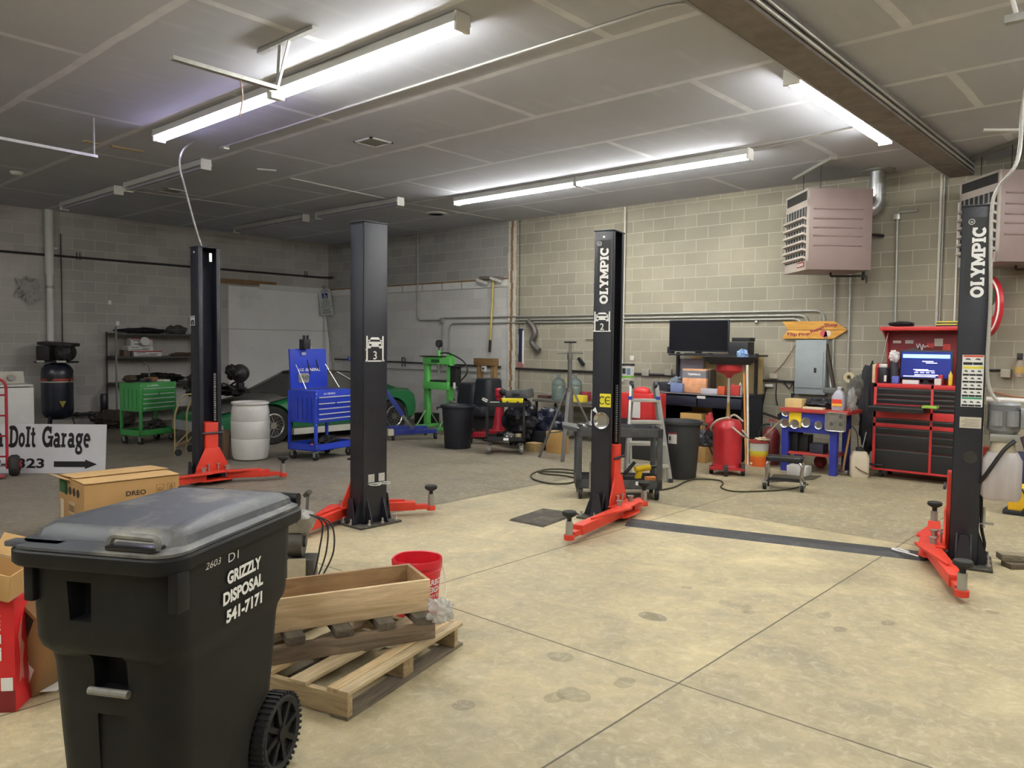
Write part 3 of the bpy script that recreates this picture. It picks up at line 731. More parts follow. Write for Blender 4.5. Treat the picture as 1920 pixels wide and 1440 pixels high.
# the grey power cable dropping from the ceiling to that post
top = V((c3L.x+.02, c3L.y-.06, PH+.025))
pc_ = [WX(x, y, top.x) for x, y in ((362, 410), (347, 352), (337, 312), (342, 284))]; q = F(362, 264, ZC-.01)
MB().tube(spline([top]+pc_+[q], 8), .011, n=6).build('power_cable', m_cond, None, label='grey cable hanging in a curve from ceiling to post with red carriage', cat='cable')
# cover plate across the floor between the two posts of lift 2
e1, e2 = c2L+V((.38, -.02, 0)), c2R+V((-.3, -.16, 0)); d = (e2-e1).normalized()
e1, e2 = F(1172, 986), F(1735, 1052); d = (e2-e1).normalized()
n = V((-d.y, d.x, 0)); pl = [(-.01, 0), (.05, .03), (.2, .03), (.26, 0)]
MB().prism(pl, (e1+e2)/2, n, Z1, d, (e2-e1).length).build('hose_ramp', M('black_ramp', '38383a', .6, .1, var=.25, scale=14, bump=.4, dirt='5a5750', dscale=5, dmin=.6), None, label='black floor ramp running between the two posts with white lettering', cat='cable ramp', smooth=0)
q = F(1700, 1048); p = [q+d*x+n*(.02+y)+V((0, 0, z)) for x, y, z in ((.08, -.03, .035), (.0, .0, .045), (-.08, .05, .045), (-.11, .09, .045), (-.06, .1, .045), (.02, .05, .045))]
MB().tube(spline(p, 6), .006, n=5).build('wire_loop', m_wsign, None, label='small loop of white wire on the black floor ramp', cat='wire')
# anti-fatigue mat on the floor
pts = [F(954, 976), F(1018, 989), F(1087, 964), F(1018, 955)]
ctr = sum(pts, V())/4
MB().loft([[p for p in pts], [ctr+(p-ctr)*.93+V((0, 0, .016)) for p in pts]]).build('floor_mat', M('worn_mat', '4b463e', .85, var=.2, scale=12, dirt='6b6353', dscale=5, dmin=.5), None, label='dark rubber floor mat lying left of the number 2 post', cat='floor mat', smooth=0)
# lumber blocks by the right post
m_blkw = wood('weathered_block', '8a8069', '5d5342')
p = F(1868, 1062)
MB().box(p+V((.13, .16, .066)), (.3, .12, .05), rz=.5).build('wood_block', m_blkw, None, label='pale wood block lying on another beside the right post', cat='wood block', bevel=.004, group='wood blocks by the right post')
MB().box(p+V((.17, .12, .02)), (.3, .12, .04), rz=.75).build('wood_block', wood('dark_block', '6b5d4b', '473d31'), None, label='dark wood block flat on the floor beside the right post', cat='wood block', bevel=.004, group='wood blocks by the right post')
# ================================================================ FOREGROUND
def cut(o, mb):
    """carve a recess out of a mesh for good"""
    me = bpy.data.meshes.new('cutter'); me.from_pydata([tuple(p) for p in mb.v], [], mb.f)
    bm = bmesh.new(); bm.from_mesh(me); bmesh.ops.recalc_face_normals(bm, faces=bm.faces); bm.to_mesh(me); bm.free()
    c = bpy.data.objects.new('cutter', me); COL.objects.link(c); c.matrix_world = o.parent.matrix_world if o.parent else o.matrix_world
    md = o.modifiers.new('cut', 'BOOLEAN'); md.object = c; md.operation = 'DIFFERENCE'; md.solver = 'EXACT'
    bpy.context.view_layer.update()
    new = bpy.data.meshes.new_from_object(o.evaluated_get(bpy.context.evaluated_depsgraph_get()))
    o.modifiers.clear(); old = o.data; o.data = new; bpy.data.meshes.remove(old); bpy.data.objects.remove(c)
    new.polygons.foreach_set('use_smooth', [True]*len(new.polygons)); new.set_sharp_from_angle(angle=math.radians(32))

def rrect(x0, x1, y0, y1, r, z, n=5):
    out = []
    for cx, cy, a0 in ((x1-r, y1-r, 0), (x0+r, y1-r, PI/2), (x0+r, y0+r, PI), (x1-r, y0+r, 1.5*PI)):
        for i in range(n+1):
            a = a0+PI/2*i/n; out.append((cx+r*math.cos(a), cy+r*math.sin(a), z))
    return out
# ---- wheeled trash cart
m_bin = M('cart_plastic', '121315', .55, var=.12, scale=3, bump=.12, bscale=220, spec=.3, dirt='1d1e20', dscale=2.2, dmin=.55)
m_lid = M('lid_plastic_dusty', '43464c', .48, var=.1, scale=4, dirt='8a877c', dscale=2.6, dmin=.5, bump=.1, bscale=200)
m_rub = M('black_rubber', '232323', .75, var=.2, scale=20)
TC = T('trash_cart', 'large black wheeled trash cart with white lettering and phone number', 'trash cart', (-2.78, 1.24, 0), math.atan2(.87, -.49))
ym = lambda y: .809*y-.0465
rbin = lambda x0, x1, y0, y1, r, z: rrect(x0+.03, x1, ym(y0), ym(y1), r, z)
R = []
for z, x0, x1, w, r in ((.06, -.31, .25, .255, .09), (.1, -.335, .3, .275, .1), (.4, -.355, .34, .29, .1), (.64, -.365, .36, .305, .1), (.675, -.37, .365, .312, .1), (.71, -.4, .385, .332, .1), (.74, -.41, .39, .336, .1), (.97, -.42, .405, .345, .1), (.985, -.42, .405, .345, .1)):
    R.append(rbin(x0, x1, -w, w, r, z))
body = MB().loft(R).build('body', m_bin, TC, smooth=32)
def onfront(px_, py_, x):
    return TC.matrix_world.inverted() @ WP(px_, py_, TC.matrix_world @ V((x, 0, .8)), TC.matrix_world.to_3x3() @ V((-1, 0, 0)))
p0, p1 = onfront(129, 1106, -.385), onfront(170, 1168, -.385)
cut(body, MB().box((-.38, (p0.y+p1.y)/2, (p0.z+p1.z)/2), (.12, abs(p0.y-p1.y), abs(p0.z-p1.z)), taper=1.15))
p0, p1 = onfront(176, 1236, -.335), onfront(240, 1300, -.335)
cut(body, MB().box((-.33, (p0.y+p1.y)/2, (p0.z+p1.z)/2+.01), (.12, abs(p0.y-p1.y), abs(p0.z-p1.z)+.03)))
gb0, gb1 = p0.y, p1.y; gbz = p1.z
cut(body, MB().box((-.345, (p0.y+p1.y)/2, gbz/2-.03), (.06, abs(p0.y-p1.y)*.9, gbz-.1)))
for sy in (-1, 1): cut(body, MB().cyl((.3, ym(sy*.24), .15), (.3, ym(sy*.42), .15), .185, n=28))
MB().loft([rbin(-.455, .43, -.375, .375, .09, .955), rbin(-.46, .435, -.385, .385, .09, .965), rbin(-.46, .435, -.385, .385, .09, 1.0), rbin(-.45, .425, -.375, .375, .085, 1.008)]).build('rim', m_bin, TC, smooth=32)
for sy in (-1, 1):
    MB().box((-.37, ym(sy*.355)-(.06 if sy > 0 else 0), .915), (.06, .035, .1)).build('rim_rib', m_bin, TC, bevel=.006)
L_ = [rbin(-.455, .43, -.37, .37, .09, 1.009), rbin(-.455, .43, -.37, .37, .09, 1.018), rbin(-.435, .41, -.345, .345, .08, 1.028)]
lid = MB().loft(L_)
ins = lambda x0, x1, w, r, zf, zb: [(p[0], p[1], zf+(zb-zf)*(p[0]-x0)/(x1-x0)) for p in rbin(x0, x1, -w, w, r, 0)]
lid.loft([ins(-.375, .40, .335, .05, 1.024, 1.03), ins(-.36, .395, .325, .05, 1.052, 1.048), ins(-.335, .38, .3, .05, 1.07, 1.062), ins(-.1, .30, .24, .04, 1.078, 1.072)])
lo = lid.build('lid', m_lid, TC, smooth=28)
MB().tube(bend([(-.4, -.28, 1.028), (-.39, -.28, 1.062), (-.39, -.12, 1.066), (-.4, -.11, 1.03)], .03), .012, n=8).build('lid_handle', m_lid, lo)
MB().box((-.39, -.2, 1.032), (.06, .17, .014)).build('handle_well', M('glossy_black_plastic', '1d1d20', .25), lo, bevel=.005)
MB().box((-.385, .16, 1.018), (.05, .2, .02)).build('lid_corner_pad', m_lid, lo, bevel=.008)
for y in (-.22, .12):
    MB().cyl((.415, y-.1, 1.035), (.415, y+.1, 1.035), .022, n=12).build('hinge', m_bin, TC)
MB().tube(bend([(.4, -.3, 1.0), (.46, -.3, 1.01), (.46, .2, 1.01), (.4, .2, 1.0)], .05), .016, n=8).build('push_handle', m_bin, TC)
MB().cyl((-.345, gb1-.01, gbz), (-.345, gb0+.01, gbz), .013, n=10).build('grab_bar', M('grey_bar', '77756f', .5, var=.2, scale=30), TC, label='grey grab bar')
for sy in (-1, 1):
    t_ = MB().lathe([(.118, -.03), (.135, -.036), (.148, -.026), (.152, 0), (.148, .026), (.135, .036), (.118, .03), (.118, -.03)], (.3, ym(sy*.285), .152), 40, rot=rotm(PI/2))
    for k in range(40):
        a = 2*PI*k/40; t_.box((.3+.151*math.cos(a), ym(sy*.285), .152+.151*math.sin(a)), (.012, .07, .010), rot=rotm(0, -a))
    w_ = t_.build('wheel', m_rub, TC, smooth=30)
    h = MB().lathe([(.118, -.012), (.118, .012)], (.3, ym(sy*.285), .152), 32, rot=rotm(PI/2)).cyl((.3, ym(sy*.285)-sy*.035, .152), (.3, ym(sy*.285)+sy*.037, .152), .03, n=16)
    for k in range(8):
        a = 2*PI*k/8+.2; h.bar((.3+.02*math.cos(a), ym(sy*.285)+sy*.02, .152+.02*math.sin(a)), (.3+.125*math.cos(a), ym(sy*.285)+sy*.02, .152+.125*math.sin(a)), .022, .02, up=(0, 1, 0))
    h.build('hub', m_bin, w_, smooth=30)
MB().cyl((.3, -.28, .152), (.3, .28, .152), .012, n=10).build('axle', m_stud, TC)
yS = -.3245
def side(name, s, x, z, h, w, bold=.02, mt=m_wsign, **k): text(name, s, mt, TC, (x, yS-.0015, z), X1, (0, -.03, 1), h, w, bold=bold, **k)
def onbin(px_, py_):
    p = TC.matrix_world.inverted() @ WP(px_, py_, TC.matrix_world @ V((0, yS, .85)), TC.matrix_world.to_3x3() @ V((0, -1, 0))); return p.x, p.z
for s_, p0, p1, h in (('GRIZZLY', (424, 1089), (489, 1052), .042), ('DISPOSAL', (416, 1127), (493, 1085), .042), ('541-7171', (422, 1162), (491, 1117), .042)):
    (xa, za), (xb, zb) = onbin(*p0), onbin(*p1)
    side('lettering', s_, (xa+xb)/2, (za+zb)/2+.004, h, abs(xb-xa)*.97, bold=.045)
(xa, za), (xb, zb) = onbin(384, 1062), onbin(413, 1050)
side('marker_writing', '2603', (xa+xb)/2, (za+zb)/2, .024, (xb-xa), bold=-.004, shear=.2)
(xa, za), (xb, zb) = onbin(427, 1048), onbin(446, 1036)
side('marker_writing', 'D1', (xa+xb)/2, (za+zb)/2, .032, (xb-xa), bold=-.004)
for o_ in TC.children_recursive:      # the rim and lid stand a little higher
    if o_.name.split('.')[0] in ('body', 'rim', 'rim_rib', 'lid', 'lid_handle', 'handle_well', 'lid_corner_pad', 'hinge', 'push_handle'):
        for v_ in o_.data.vertices:
            if v_.co.z > .9: v_.co.z += .028
# ---- tower-fan carton
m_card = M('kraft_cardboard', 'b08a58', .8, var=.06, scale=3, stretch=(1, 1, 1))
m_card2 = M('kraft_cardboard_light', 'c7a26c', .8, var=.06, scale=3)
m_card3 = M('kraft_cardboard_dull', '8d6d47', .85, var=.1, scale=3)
m_ink = M('brown_ink', '3b2a1f', .7, var=.05)
A_, B_, C_, D_ = [F(*a, .5) for a in ((150, 910), (330, 890), (303, 870), (97, 890))]
ctr = (A_+B_+C_+D_)/4; ex = (B_-A_); lx = ex.length; rz = math.atan2(ex.y, ex.x)
BX = T('cardboard_box', 'long brown closed carton on the floor behind the trash cart', 'cardboard box', (ctr.x, ctr.y, 0), rz)
ly = .66
MB().bb((-lx/2, -ly/2, 0), (lx/2, ly/2, .49)).build('carton', m_card, BX, bevel=.004)
rt = lambda a: rotm(a)
MB().box((0, -ly*.26, .503), (lx, ly*.5, .005), rot=rt(.02)).build('flap', m_card2, BX, smooth=0)
MB().box((.01, ly*.2, .508), (lx, ly*.62, .005), rot=rt(-.05)).build('flap', m_card2, BX, smooth=0)
MB().box((-lx/2-.03, .18, .5), (.1, ly*.5, .005), rot=rotm(0, .35)).build('flap', m_card2, BX, smooth=0)
text('lettering', 'DREO', m_ink, BX, (.02, -ly/2-.001, .38), X1, Z1, .042, .165, bold=.025)
for i, x in enumerate((lx*.29, lx*.41)):
    k = MB()
    for u0, u1, v0, v1 in ((-.033, .033, -.05, -.047), (-.033, .033, .047, .05), (-.033, -.03, -.05, .05), (.03, .033, -.05, .05), (-.03, .03, -.025, -.022)): k.bb((x+u0, -ly/2-.002, .38+v0), (x+u1, -ly/2, .38+v1))
    if i: k.tube([(x-.012, -ly/2-.001, .37), (x-.012, -ly/2-.001, .41), (x+.012, -ly/2-.001, .41), (x+.012, -ly/2-.001, .37)], .003, n=4).bb((x-.003, -ly/2-.002, .37), (x+.003, -ly/2, .42))
    else: k.tube(arc((x, -ly/2-.001, .385), .016, 0, PI, 8), .003, n=4).bb((x-.02, -ly/2-.002, .372), (x+.02, -ly/2, .385))
    k.build('handling_symbol', M('faded_ink', '8a683f', .8), BX, smooth=0)
k = MB().bb((-lx/2-.002, .1, .36), (-lx/2, .3, .47)); k.cyl((-lx/2-.002, .12, .4), (-lx/2, .12, .4), .05, n=14)
k.build('green_print', M('green_print', '2c5a34', .7), BX, smooth=0)
for i in range(3):
    MB().cyl((-lx/2-.002, .02-i*.1, .4), (-lx/2, .02-i*.1, .4), .036, n=16).build('icon_dot', m_ink, BX, smooth=0)
s = MB().bb((-lx/2-.002, -.1, .2), (-lx/2, .07, .31)).build('shipping_label', M('label_tan', 'bda27a', .7), BX, smooth=0)
k = MB()
for i in range(9): k.bb((-lx/2-.003, -.085+i*.016, .225), (-lx/2-.002, -.078+i*.016-.003*(i % 2), .28))
k.build('barcode', m_ink, s, smooth=0)
MB().bb((-lx/2-.002, .2, .12), (-lx/2, .28, .3)).build('shipping_label', M('label_white', 'd8cdb8', .7), BX, smooth=0)
# ---- pile of cartons at the left edge
m_rbox = M('red_carton', 'd3232a', .45, var=.06, scale=6)
p = F(6, 1330)
RB = T('red_box', 'glossy red carton standing upright at the left edge', 'box', (p.x-.135, p.y-.055, 0), .86)
MB().bb((-.2, -.1, 0), (.2, .1, .51)).build('carton', m_rbox, RB, bevel=.004)
text('lettering', 'M12', m_wsign, RB, (.12, -.102, .41), (0, 0, -1), (1, 0, 0), .05, .08, bold=.03)
text('lettering', 'FUEL', m_wsign, RB, (.12, -.102, .29), (0, 0, -1), (1, 0, 0), .05, .14, bold=.05)
k = MB()
for i in range(3): k.prism([(-.03, 0), (.03, .006), (.03, .05), (-.03, .044)], (.2005, .05, .08+.065*i), Y1, Z1, X1, .001)
k.build('printed_panels', M('pale_red_print', 'e08f8a', .5), RB, smooth=0)
MB().prism([(-.02, 0), (.0, .02), (.02, .0), (.01, .1), (.03, .16), (0, .2), (.01, .3), (-.025, .22), (-.01, .12)], (.2005, -.04, .12), Y1, Z1, X1, .001).build('script_swash', M('pale_red_print', 'e08f8a', .5), RB, smooth=0)
MB().bb((-.2, -.102, .0), (.2, -.1, .1)).build('dark_band', M('maroon_print', '7a1d22', .5), RB, smooth=0)
MB().bb((.14, -.103, .1), (.19, -.101, .16)).build('white_patch', m_wsign, RB, smooth=0)
ra = Matrix.Rotation(.95, 3, 'Z') @ rotm(0, .62, 0)
p = F(88, 1262)
CB = T('cardboard_box', 'brown carton with black printed band tipped on its edge beside the trash cart', 'cardboard box', F(84, 1166, .3), group='tipped cartons at the left edge', rot=Matrix.Rotation(-.1, 3, 'Z') @ rotm(.1, .55, .45))
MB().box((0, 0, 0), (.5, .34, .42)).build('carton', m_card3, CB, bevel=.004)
MB().bb((-.251, -.171, .02), (.1, -.17, .19)).build('printed_band', M('black_print', '2a2622', .6), CB, smooth=0)
k = MB()
for u0, u1, v0, v1 in ((-.2, .0, .06, .064), (-.2, 0, .15, .154), (-.2, -.196, .06, .154), (-.004, 0, .06, .154)): k.bb((u0, -.174, v0), (u1, -.171, v1))
k.build('printed_frame', M('tan_print', 'b79a6a', .6), CB, smooth=0)
text('lettering', 'DAVEI', M('tan_print', 'b79a6a', .6), CB, (-.1, -.172, .107), X1, Z1, .055, .17, bold=.03)
s = MB().bb((.06, -.172, -.16), (.2, -.171, -.04)).build('shipping_label', m_wsign, CB, smooth=0)
k = MB()
for i in range(4): k.bb((.075, -.174, -.07-i*.018), (.17-.02*(i % 2), -.172, -.066-i*.018))
k.build('printed_lines', M('print_grey', '77736b', .6), s, smooth=0)
p = F(36, 1215)
OB = T('cardboard_box', 'small open brown carton with black label lying on the tipped cartons', 'cardboard box', F(-4, 1082, .62), group='tipped cartons at the left edge', rot=rotm(.15, .2, .7)*.62)
k = MB().box((0, 0, -.1), (.34, .24, .006)).box((-.17, 0, 0), (.006, .24, .2)).box((.17, 0, 0), (.006, .24, .2)).box((0, -.12, 0), (.34, .006, .2)).box((0, .12, 0), (.34, .006, .2))
k.build('carton', m_card2, OB, smooth=0)
MB().box((.03, .19, .16), (.34, .16, .005), rot=rotm(.9)).build('flap', m_card2, OB, smooth=0)
MB().box((-.06, -.19, .1), (.3, .15, .005), rot=rotm(-.2)).build('flap', m_card2, OB, smooth=0)
s = MB().bb((-.12, -.125, -.06), (.03, -.123, .07)).build('label', m_dsign, OB, smooth=0)
MB().cyl((-.04, -.126, .02), (-.04, -.125, .02), .02, n=14).build('label_dot', M('lime_dot', 'b6c84a', .5), s, smooth=0)
p = F(75, 1250)
CC = T('cardboard_box', 'plain brown carton lying flat under the tipped cartons, mostly in shadow', 'cardboard box', (p.x-.5, p.y+.3, 0), .35, group='tipped cartons at the left edge')
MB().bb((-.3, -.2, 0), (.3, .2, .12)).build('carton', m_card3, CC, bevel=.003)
# paper and plastic scraps
p = F(88, 1298)
k = MB().prism([(-.07, -.04), (.07, -.05), (.075, .03), (.03, .035), (.02, .08), (-.05, .07), (-.04, .02), (-.07, .015)], p+V((0, 0, .03)), V((.7, .7, .1)).normalized(), V((-.7, .7, .15)).normalized(), V((0, -.15, 1)), .004)
PT = k.build('hang_tag', m_wsign, None, label='white card hang tag on the floor left of the trash cart', cat='tag', smooth=0)
q = F(70, 1278)
MB().box(q+V((-.05, .06, .015)), (.3, .12, .03), rz=.9).build('plastic_tray', M('black_tray', '202022', .3), None, label='flat black plastic tray lying beside the white hang tag', cat='tray', bevel=.006)
# ---- pallets
pA, pB = V((-2.80, 2.07, 0)), V((-3.06, 3.05, 0))
e1 = (pB-pA).normalized(); e2 = V((-e1.y, e1.x, 0)); e2 = e2 if e2.x < 0 else -e2; LP = (pB-pA).length
PL = T('wood_pallet', 'weathered wood pallet flat on the floor behind the trash cart wheel', 'pallet', (pA.x, pA.y, 0), math.atan2(e1.y, e1.x))
m_pw = wood('pallet_wood', 'cdb893', '958262'); m_pwy = wood('pallet_stringer', 'b39d77', '806d52', axis=1); m_pdk = wood('grey_board', '7d7160', '4c443a'); m_lt = wood('fresh_board', 'd2b78c', 'a58a60')
for x, w in ((.0, .09), (LP*.5-.045, .09), (LP-.09, .09)):
    if w and abs(x-LP*.5+.045) < .01:
        MB().bb((x, 0.02, .016), (x+w, .2, .112)).build('block', m_pwy, PL, bevel=.003)
        MB().bb((x, .42, .016), (x+w, .6, .112)).build('block', m_pwy, PL, bevel=.003)
        MB().bb((x, .82, .016), (x+w, 1.0, .112)).build('block', m_pwy, PL, bevel=.003)
    else: MB().bb((x, 0, .016), (x+.035, 1.0, .112)).build('stringer', m_pwy, PL, bevel=.003)
for y in (0.0, .45, .9):
    MB().bb((-.0, y, 0), (LP, y+.1, .016)).build('bottom_board', m_pdk, PL, bevel=.002)
for i, (y, w) in enumerate(((.0, .06), (.065, .06), (.24, .1), (.46, .1), (.7, .1), (.9, .1))):
    MB().bb((-.005+rnd.uniform(0, .02), y, .112), (LP, y+w, .13)).build('deck_board', [m_pw, m_lt][i % 2] if i < 4 else m_pw, PL, bevel=.002)
# second, broken pallet lying across the first
u = V((-.37, -.93, 0)).normalized(); w = V((-u.y, u.x, 0)); w = w if w.x < 0 else -w
o2 = V((-2.995, 2.78, .131))
PK = T('broken_pallet', 'dark grey broken pallet lying askew on the weathered pallet', 'pallet', o2, math.atan2(u.y, u.x))
sg = 1 if (Matrix.Rotation(math.atan2(u.y, u.x), 3, 'Z') @ Y1).dot(w) > 0 else -1
m_gb = wood('grey_board_end', '6a6053', '463f36', axis=1)
for y in (0, .5):
    MB().bb((0, sg*y, 0), (1.05, sg*(y+.04), .085)).build('stringer', m_pdk if y else wood('dark_stringer', '8d7b66', '5f5142'), PK, bevel=.003)
for x in (.0, .2, .42, .66, .88):
    MB().bb((x+.02, -sg*.005, .085), (x+.11, sg*.6, .125)).build('slat', m_gb, PK, bevel=.003)
# wooden planter crate on top
CR = T('wooden_crate', 'rough sawn open wooden planter box resting on the pallets', 'crate', (-3.07, 2.81, .257), math.atan2(u.y, u.x))
lc, wc, hc, tk = 1.02, .34, .168, .022
m_cw = wood('crate_wood', 'e3c9a2', 'b59870', sc=.8); m_cw2 = wood('crate_wood_dark', 'ab8b62', '7a5f42', sc=.8)
MB().bb((0, 0, 0), (lc, sg*tk, hc)).build('side_board', m_cw, CR, bevel=.003)
MB().bb((0, sg*(wc-tk), 0), (lc, sg*wc, hc)).build('side_board', m_cw2, CR, bevel=.003)
for x in (0.0, lc-tk): MB().bb((x, sg*tk, 0), (x+tk, sg*(wc-tk), hc)).build('end_board', m_cw2, CR, bevel=.003)
MB().bb((tk, sg*tk, 0), (lc-tk, sg*(wc-tk), .015)).build('bottom_board', m_cw2, CR, smooth=0)
# crumpled clear plastic wrap
p = V((-3.0, 2.78, .31)) - w*.055
k = MB().ball(p+V((.03, -.02, .0)), (.075, .055, .06), 40, 26, lump=.5, seed=3, freq=3)
k.build('plastic_wrap', M('clear_film', 'cfcfcb', .18, alpha=.5, var=.1, scale=20), None, label='crumpled clear plastic wrap stuffed by the end of the crate', cat='plastic wrap', smooth=180)
# red bucket
p = F(797, 1163); 
BK = T('bucket', 'red plastic bucket with white lettering behind the wooden crate', 'bucket', (p.x-.11, p.y+.03, 0), math.atan2(-p.y, -p.x)+PI/2+.35)
m_rb = M('red_bucket', 'cf1f2e', .35, var=.06)
pr = [(.128, .0), (.128, .004), (.146, .28), (.152, .285), (.153, .3), (.147, .305), (.148, .318), (.156, .32), (.158, .355), (.152, .366), (.145, .362), (.14, .3), (.122, .01), (0, .008)]
MB().shell(pr, (0, 0, 0), 36).lathe([(0, 0), (.128, 0)], (0, 0, 0), 36).build('pail', m_rb, BK)
def wrap_text(name, s, z, h, w_, a0=0., bold=.02):
    o = text(name, s, m_wsign, BK, (0, 0, z), X1, Z1, h, w_, bold=bold, ext=0)
    for v in o.data.vertices:
        r = .129+(v.co.z)/.28*.0182+.0012; a = a0-PI/2+v.co.x/r
        v.co = V((r*math.cos(a), r*math.sin(a), v.co.z))
wrap_text('lettering', 'HARBOR', .235, .036, .2, .5, .03); wrap_text('lettering', 'FREIGHT', .188, .036, .2, .5, .03)
wrap_text('lettering', 'QUALITY TOOLS', .145, .022, .2, .5); wrap_text('lettering', 'LOWEST PRICES', .108, .022, .2, .5)
MB().tube(spline([(.157, 0, .33), (.17, -.05, .2), (.1, -.15, .1), (-.1, -.16, .1), (-.17, -.05, .2), (-.157, 0, .33)], 6), .003, n=5).build('bail_handle', m_wsign, BK)
MB().cyl((-.03, -.166, .083), (.07, -.158, .086), .009, n=8).build('handle_grip', M('grip_red', 'b8604a', .6), BK)
# metal saw / machine standing behind the cart
p = F(560, 1086)
m_cast = M('cast_grey', '8d8b86', .5, .3, var=.2, scale=12, dirt='57534c', dscale=8, dmin=.55)
m_cdk = M('cast_dark', '4d4a45', .55, .3, var=.25, scale=14)
SW = T('power_saw', 'grey metal chop saw with black cord standing behind the trash cart', 'power tool', (p.x-.02, p.y, 0), rot=Matrix.Rotation(-.75, 3, 'Z') @ Matrix.Diagonal((1, 1, .8)))
k = MB().box((0, 0, .1), (.2, .26, .2))
for i in range(5): k.box((-.08+i*.04, -.135, .1), (.012, .02, .16))
k.build('base', m_cdk, SW, bevel=.006)
MB().cyl((.0, -.05, .34), (0, .05, .34), .13, n=28).cyl((0, -.065, .34), (0, .065, .34), .05, n=18).bar((-.06, -.06, .3), (.06, -.06, .42), .02).build('wheel_housing', m_cdk, SW, smooth=30)
MB().loft([rrect(-.13, .1, -.1, .1, .03, .44), rrect(-.15, .13, -.12, .12, .04, .5), rrect(-.1, .16, -.11, .11, .04, .58), rrect(-.02, .15, -.06, .06, .02, .62)]).build('motor_cover', m_cast, SW, smooth=30)
k = MB()
for i in range(6): k.box((-.1+i*.045, -.122, .52), (.014, .012, .1), rot=rotm(0, .35))
k.build('cooling_fins', m_cast, SW, smooth=0)
MB().tube(spline([(.1, 0, .58), (.16, 0, .64), (.17, -.02, .7), (.13, -.02, .72)], 5), .024, n=10).build('grip', M('silver_grip', 'bdbcb6', .35, .5), SW)
MB().bar((-.05, .06, .55), (-.1, .06, .74), .02).cyl((-.13, .04, .72), (-.05, .08, .77), .022, n=10).build('lever', m_cdk, SW)
for i in range(3): MB().tube(spline([(.08, .1, .6), (.09, .19+.03*i, .52), (.1, .17+.05*i, .28), (.08, .13+.03*i, .05), (.04, .11+.03*i, .012)], 6), .006, n=6).build('cord', m_dark, SW)
MB().box((.13, .02, .12), (.05, .12, .2)).build('clamp', M('cream_cast', 'a99f86', .6), SW, bevel=.005)
# ================================================================ LEFT HALF AND MIDDLE OF THE SHOP
def caster(t, x, y, r=.06, mt=None, tread=None):
    o = MB().bb((x-.03, y-.03, 2*r-.005), (x+.03, y+.03, 2*r+.006)).bb((x-.028, y-.022, r-.01), (x-.022, y+.022, 2*r)).bb((x+.022, y-.022, r-.01), (x+.028, y+.022, 2*r)).build('caster', mt or m_stud, t, smooth=0)
    MB().cyl((x-.018, y, r), (x+.018, y, r), r, n=18).build('caster_wheel', tread or m_rub, o)

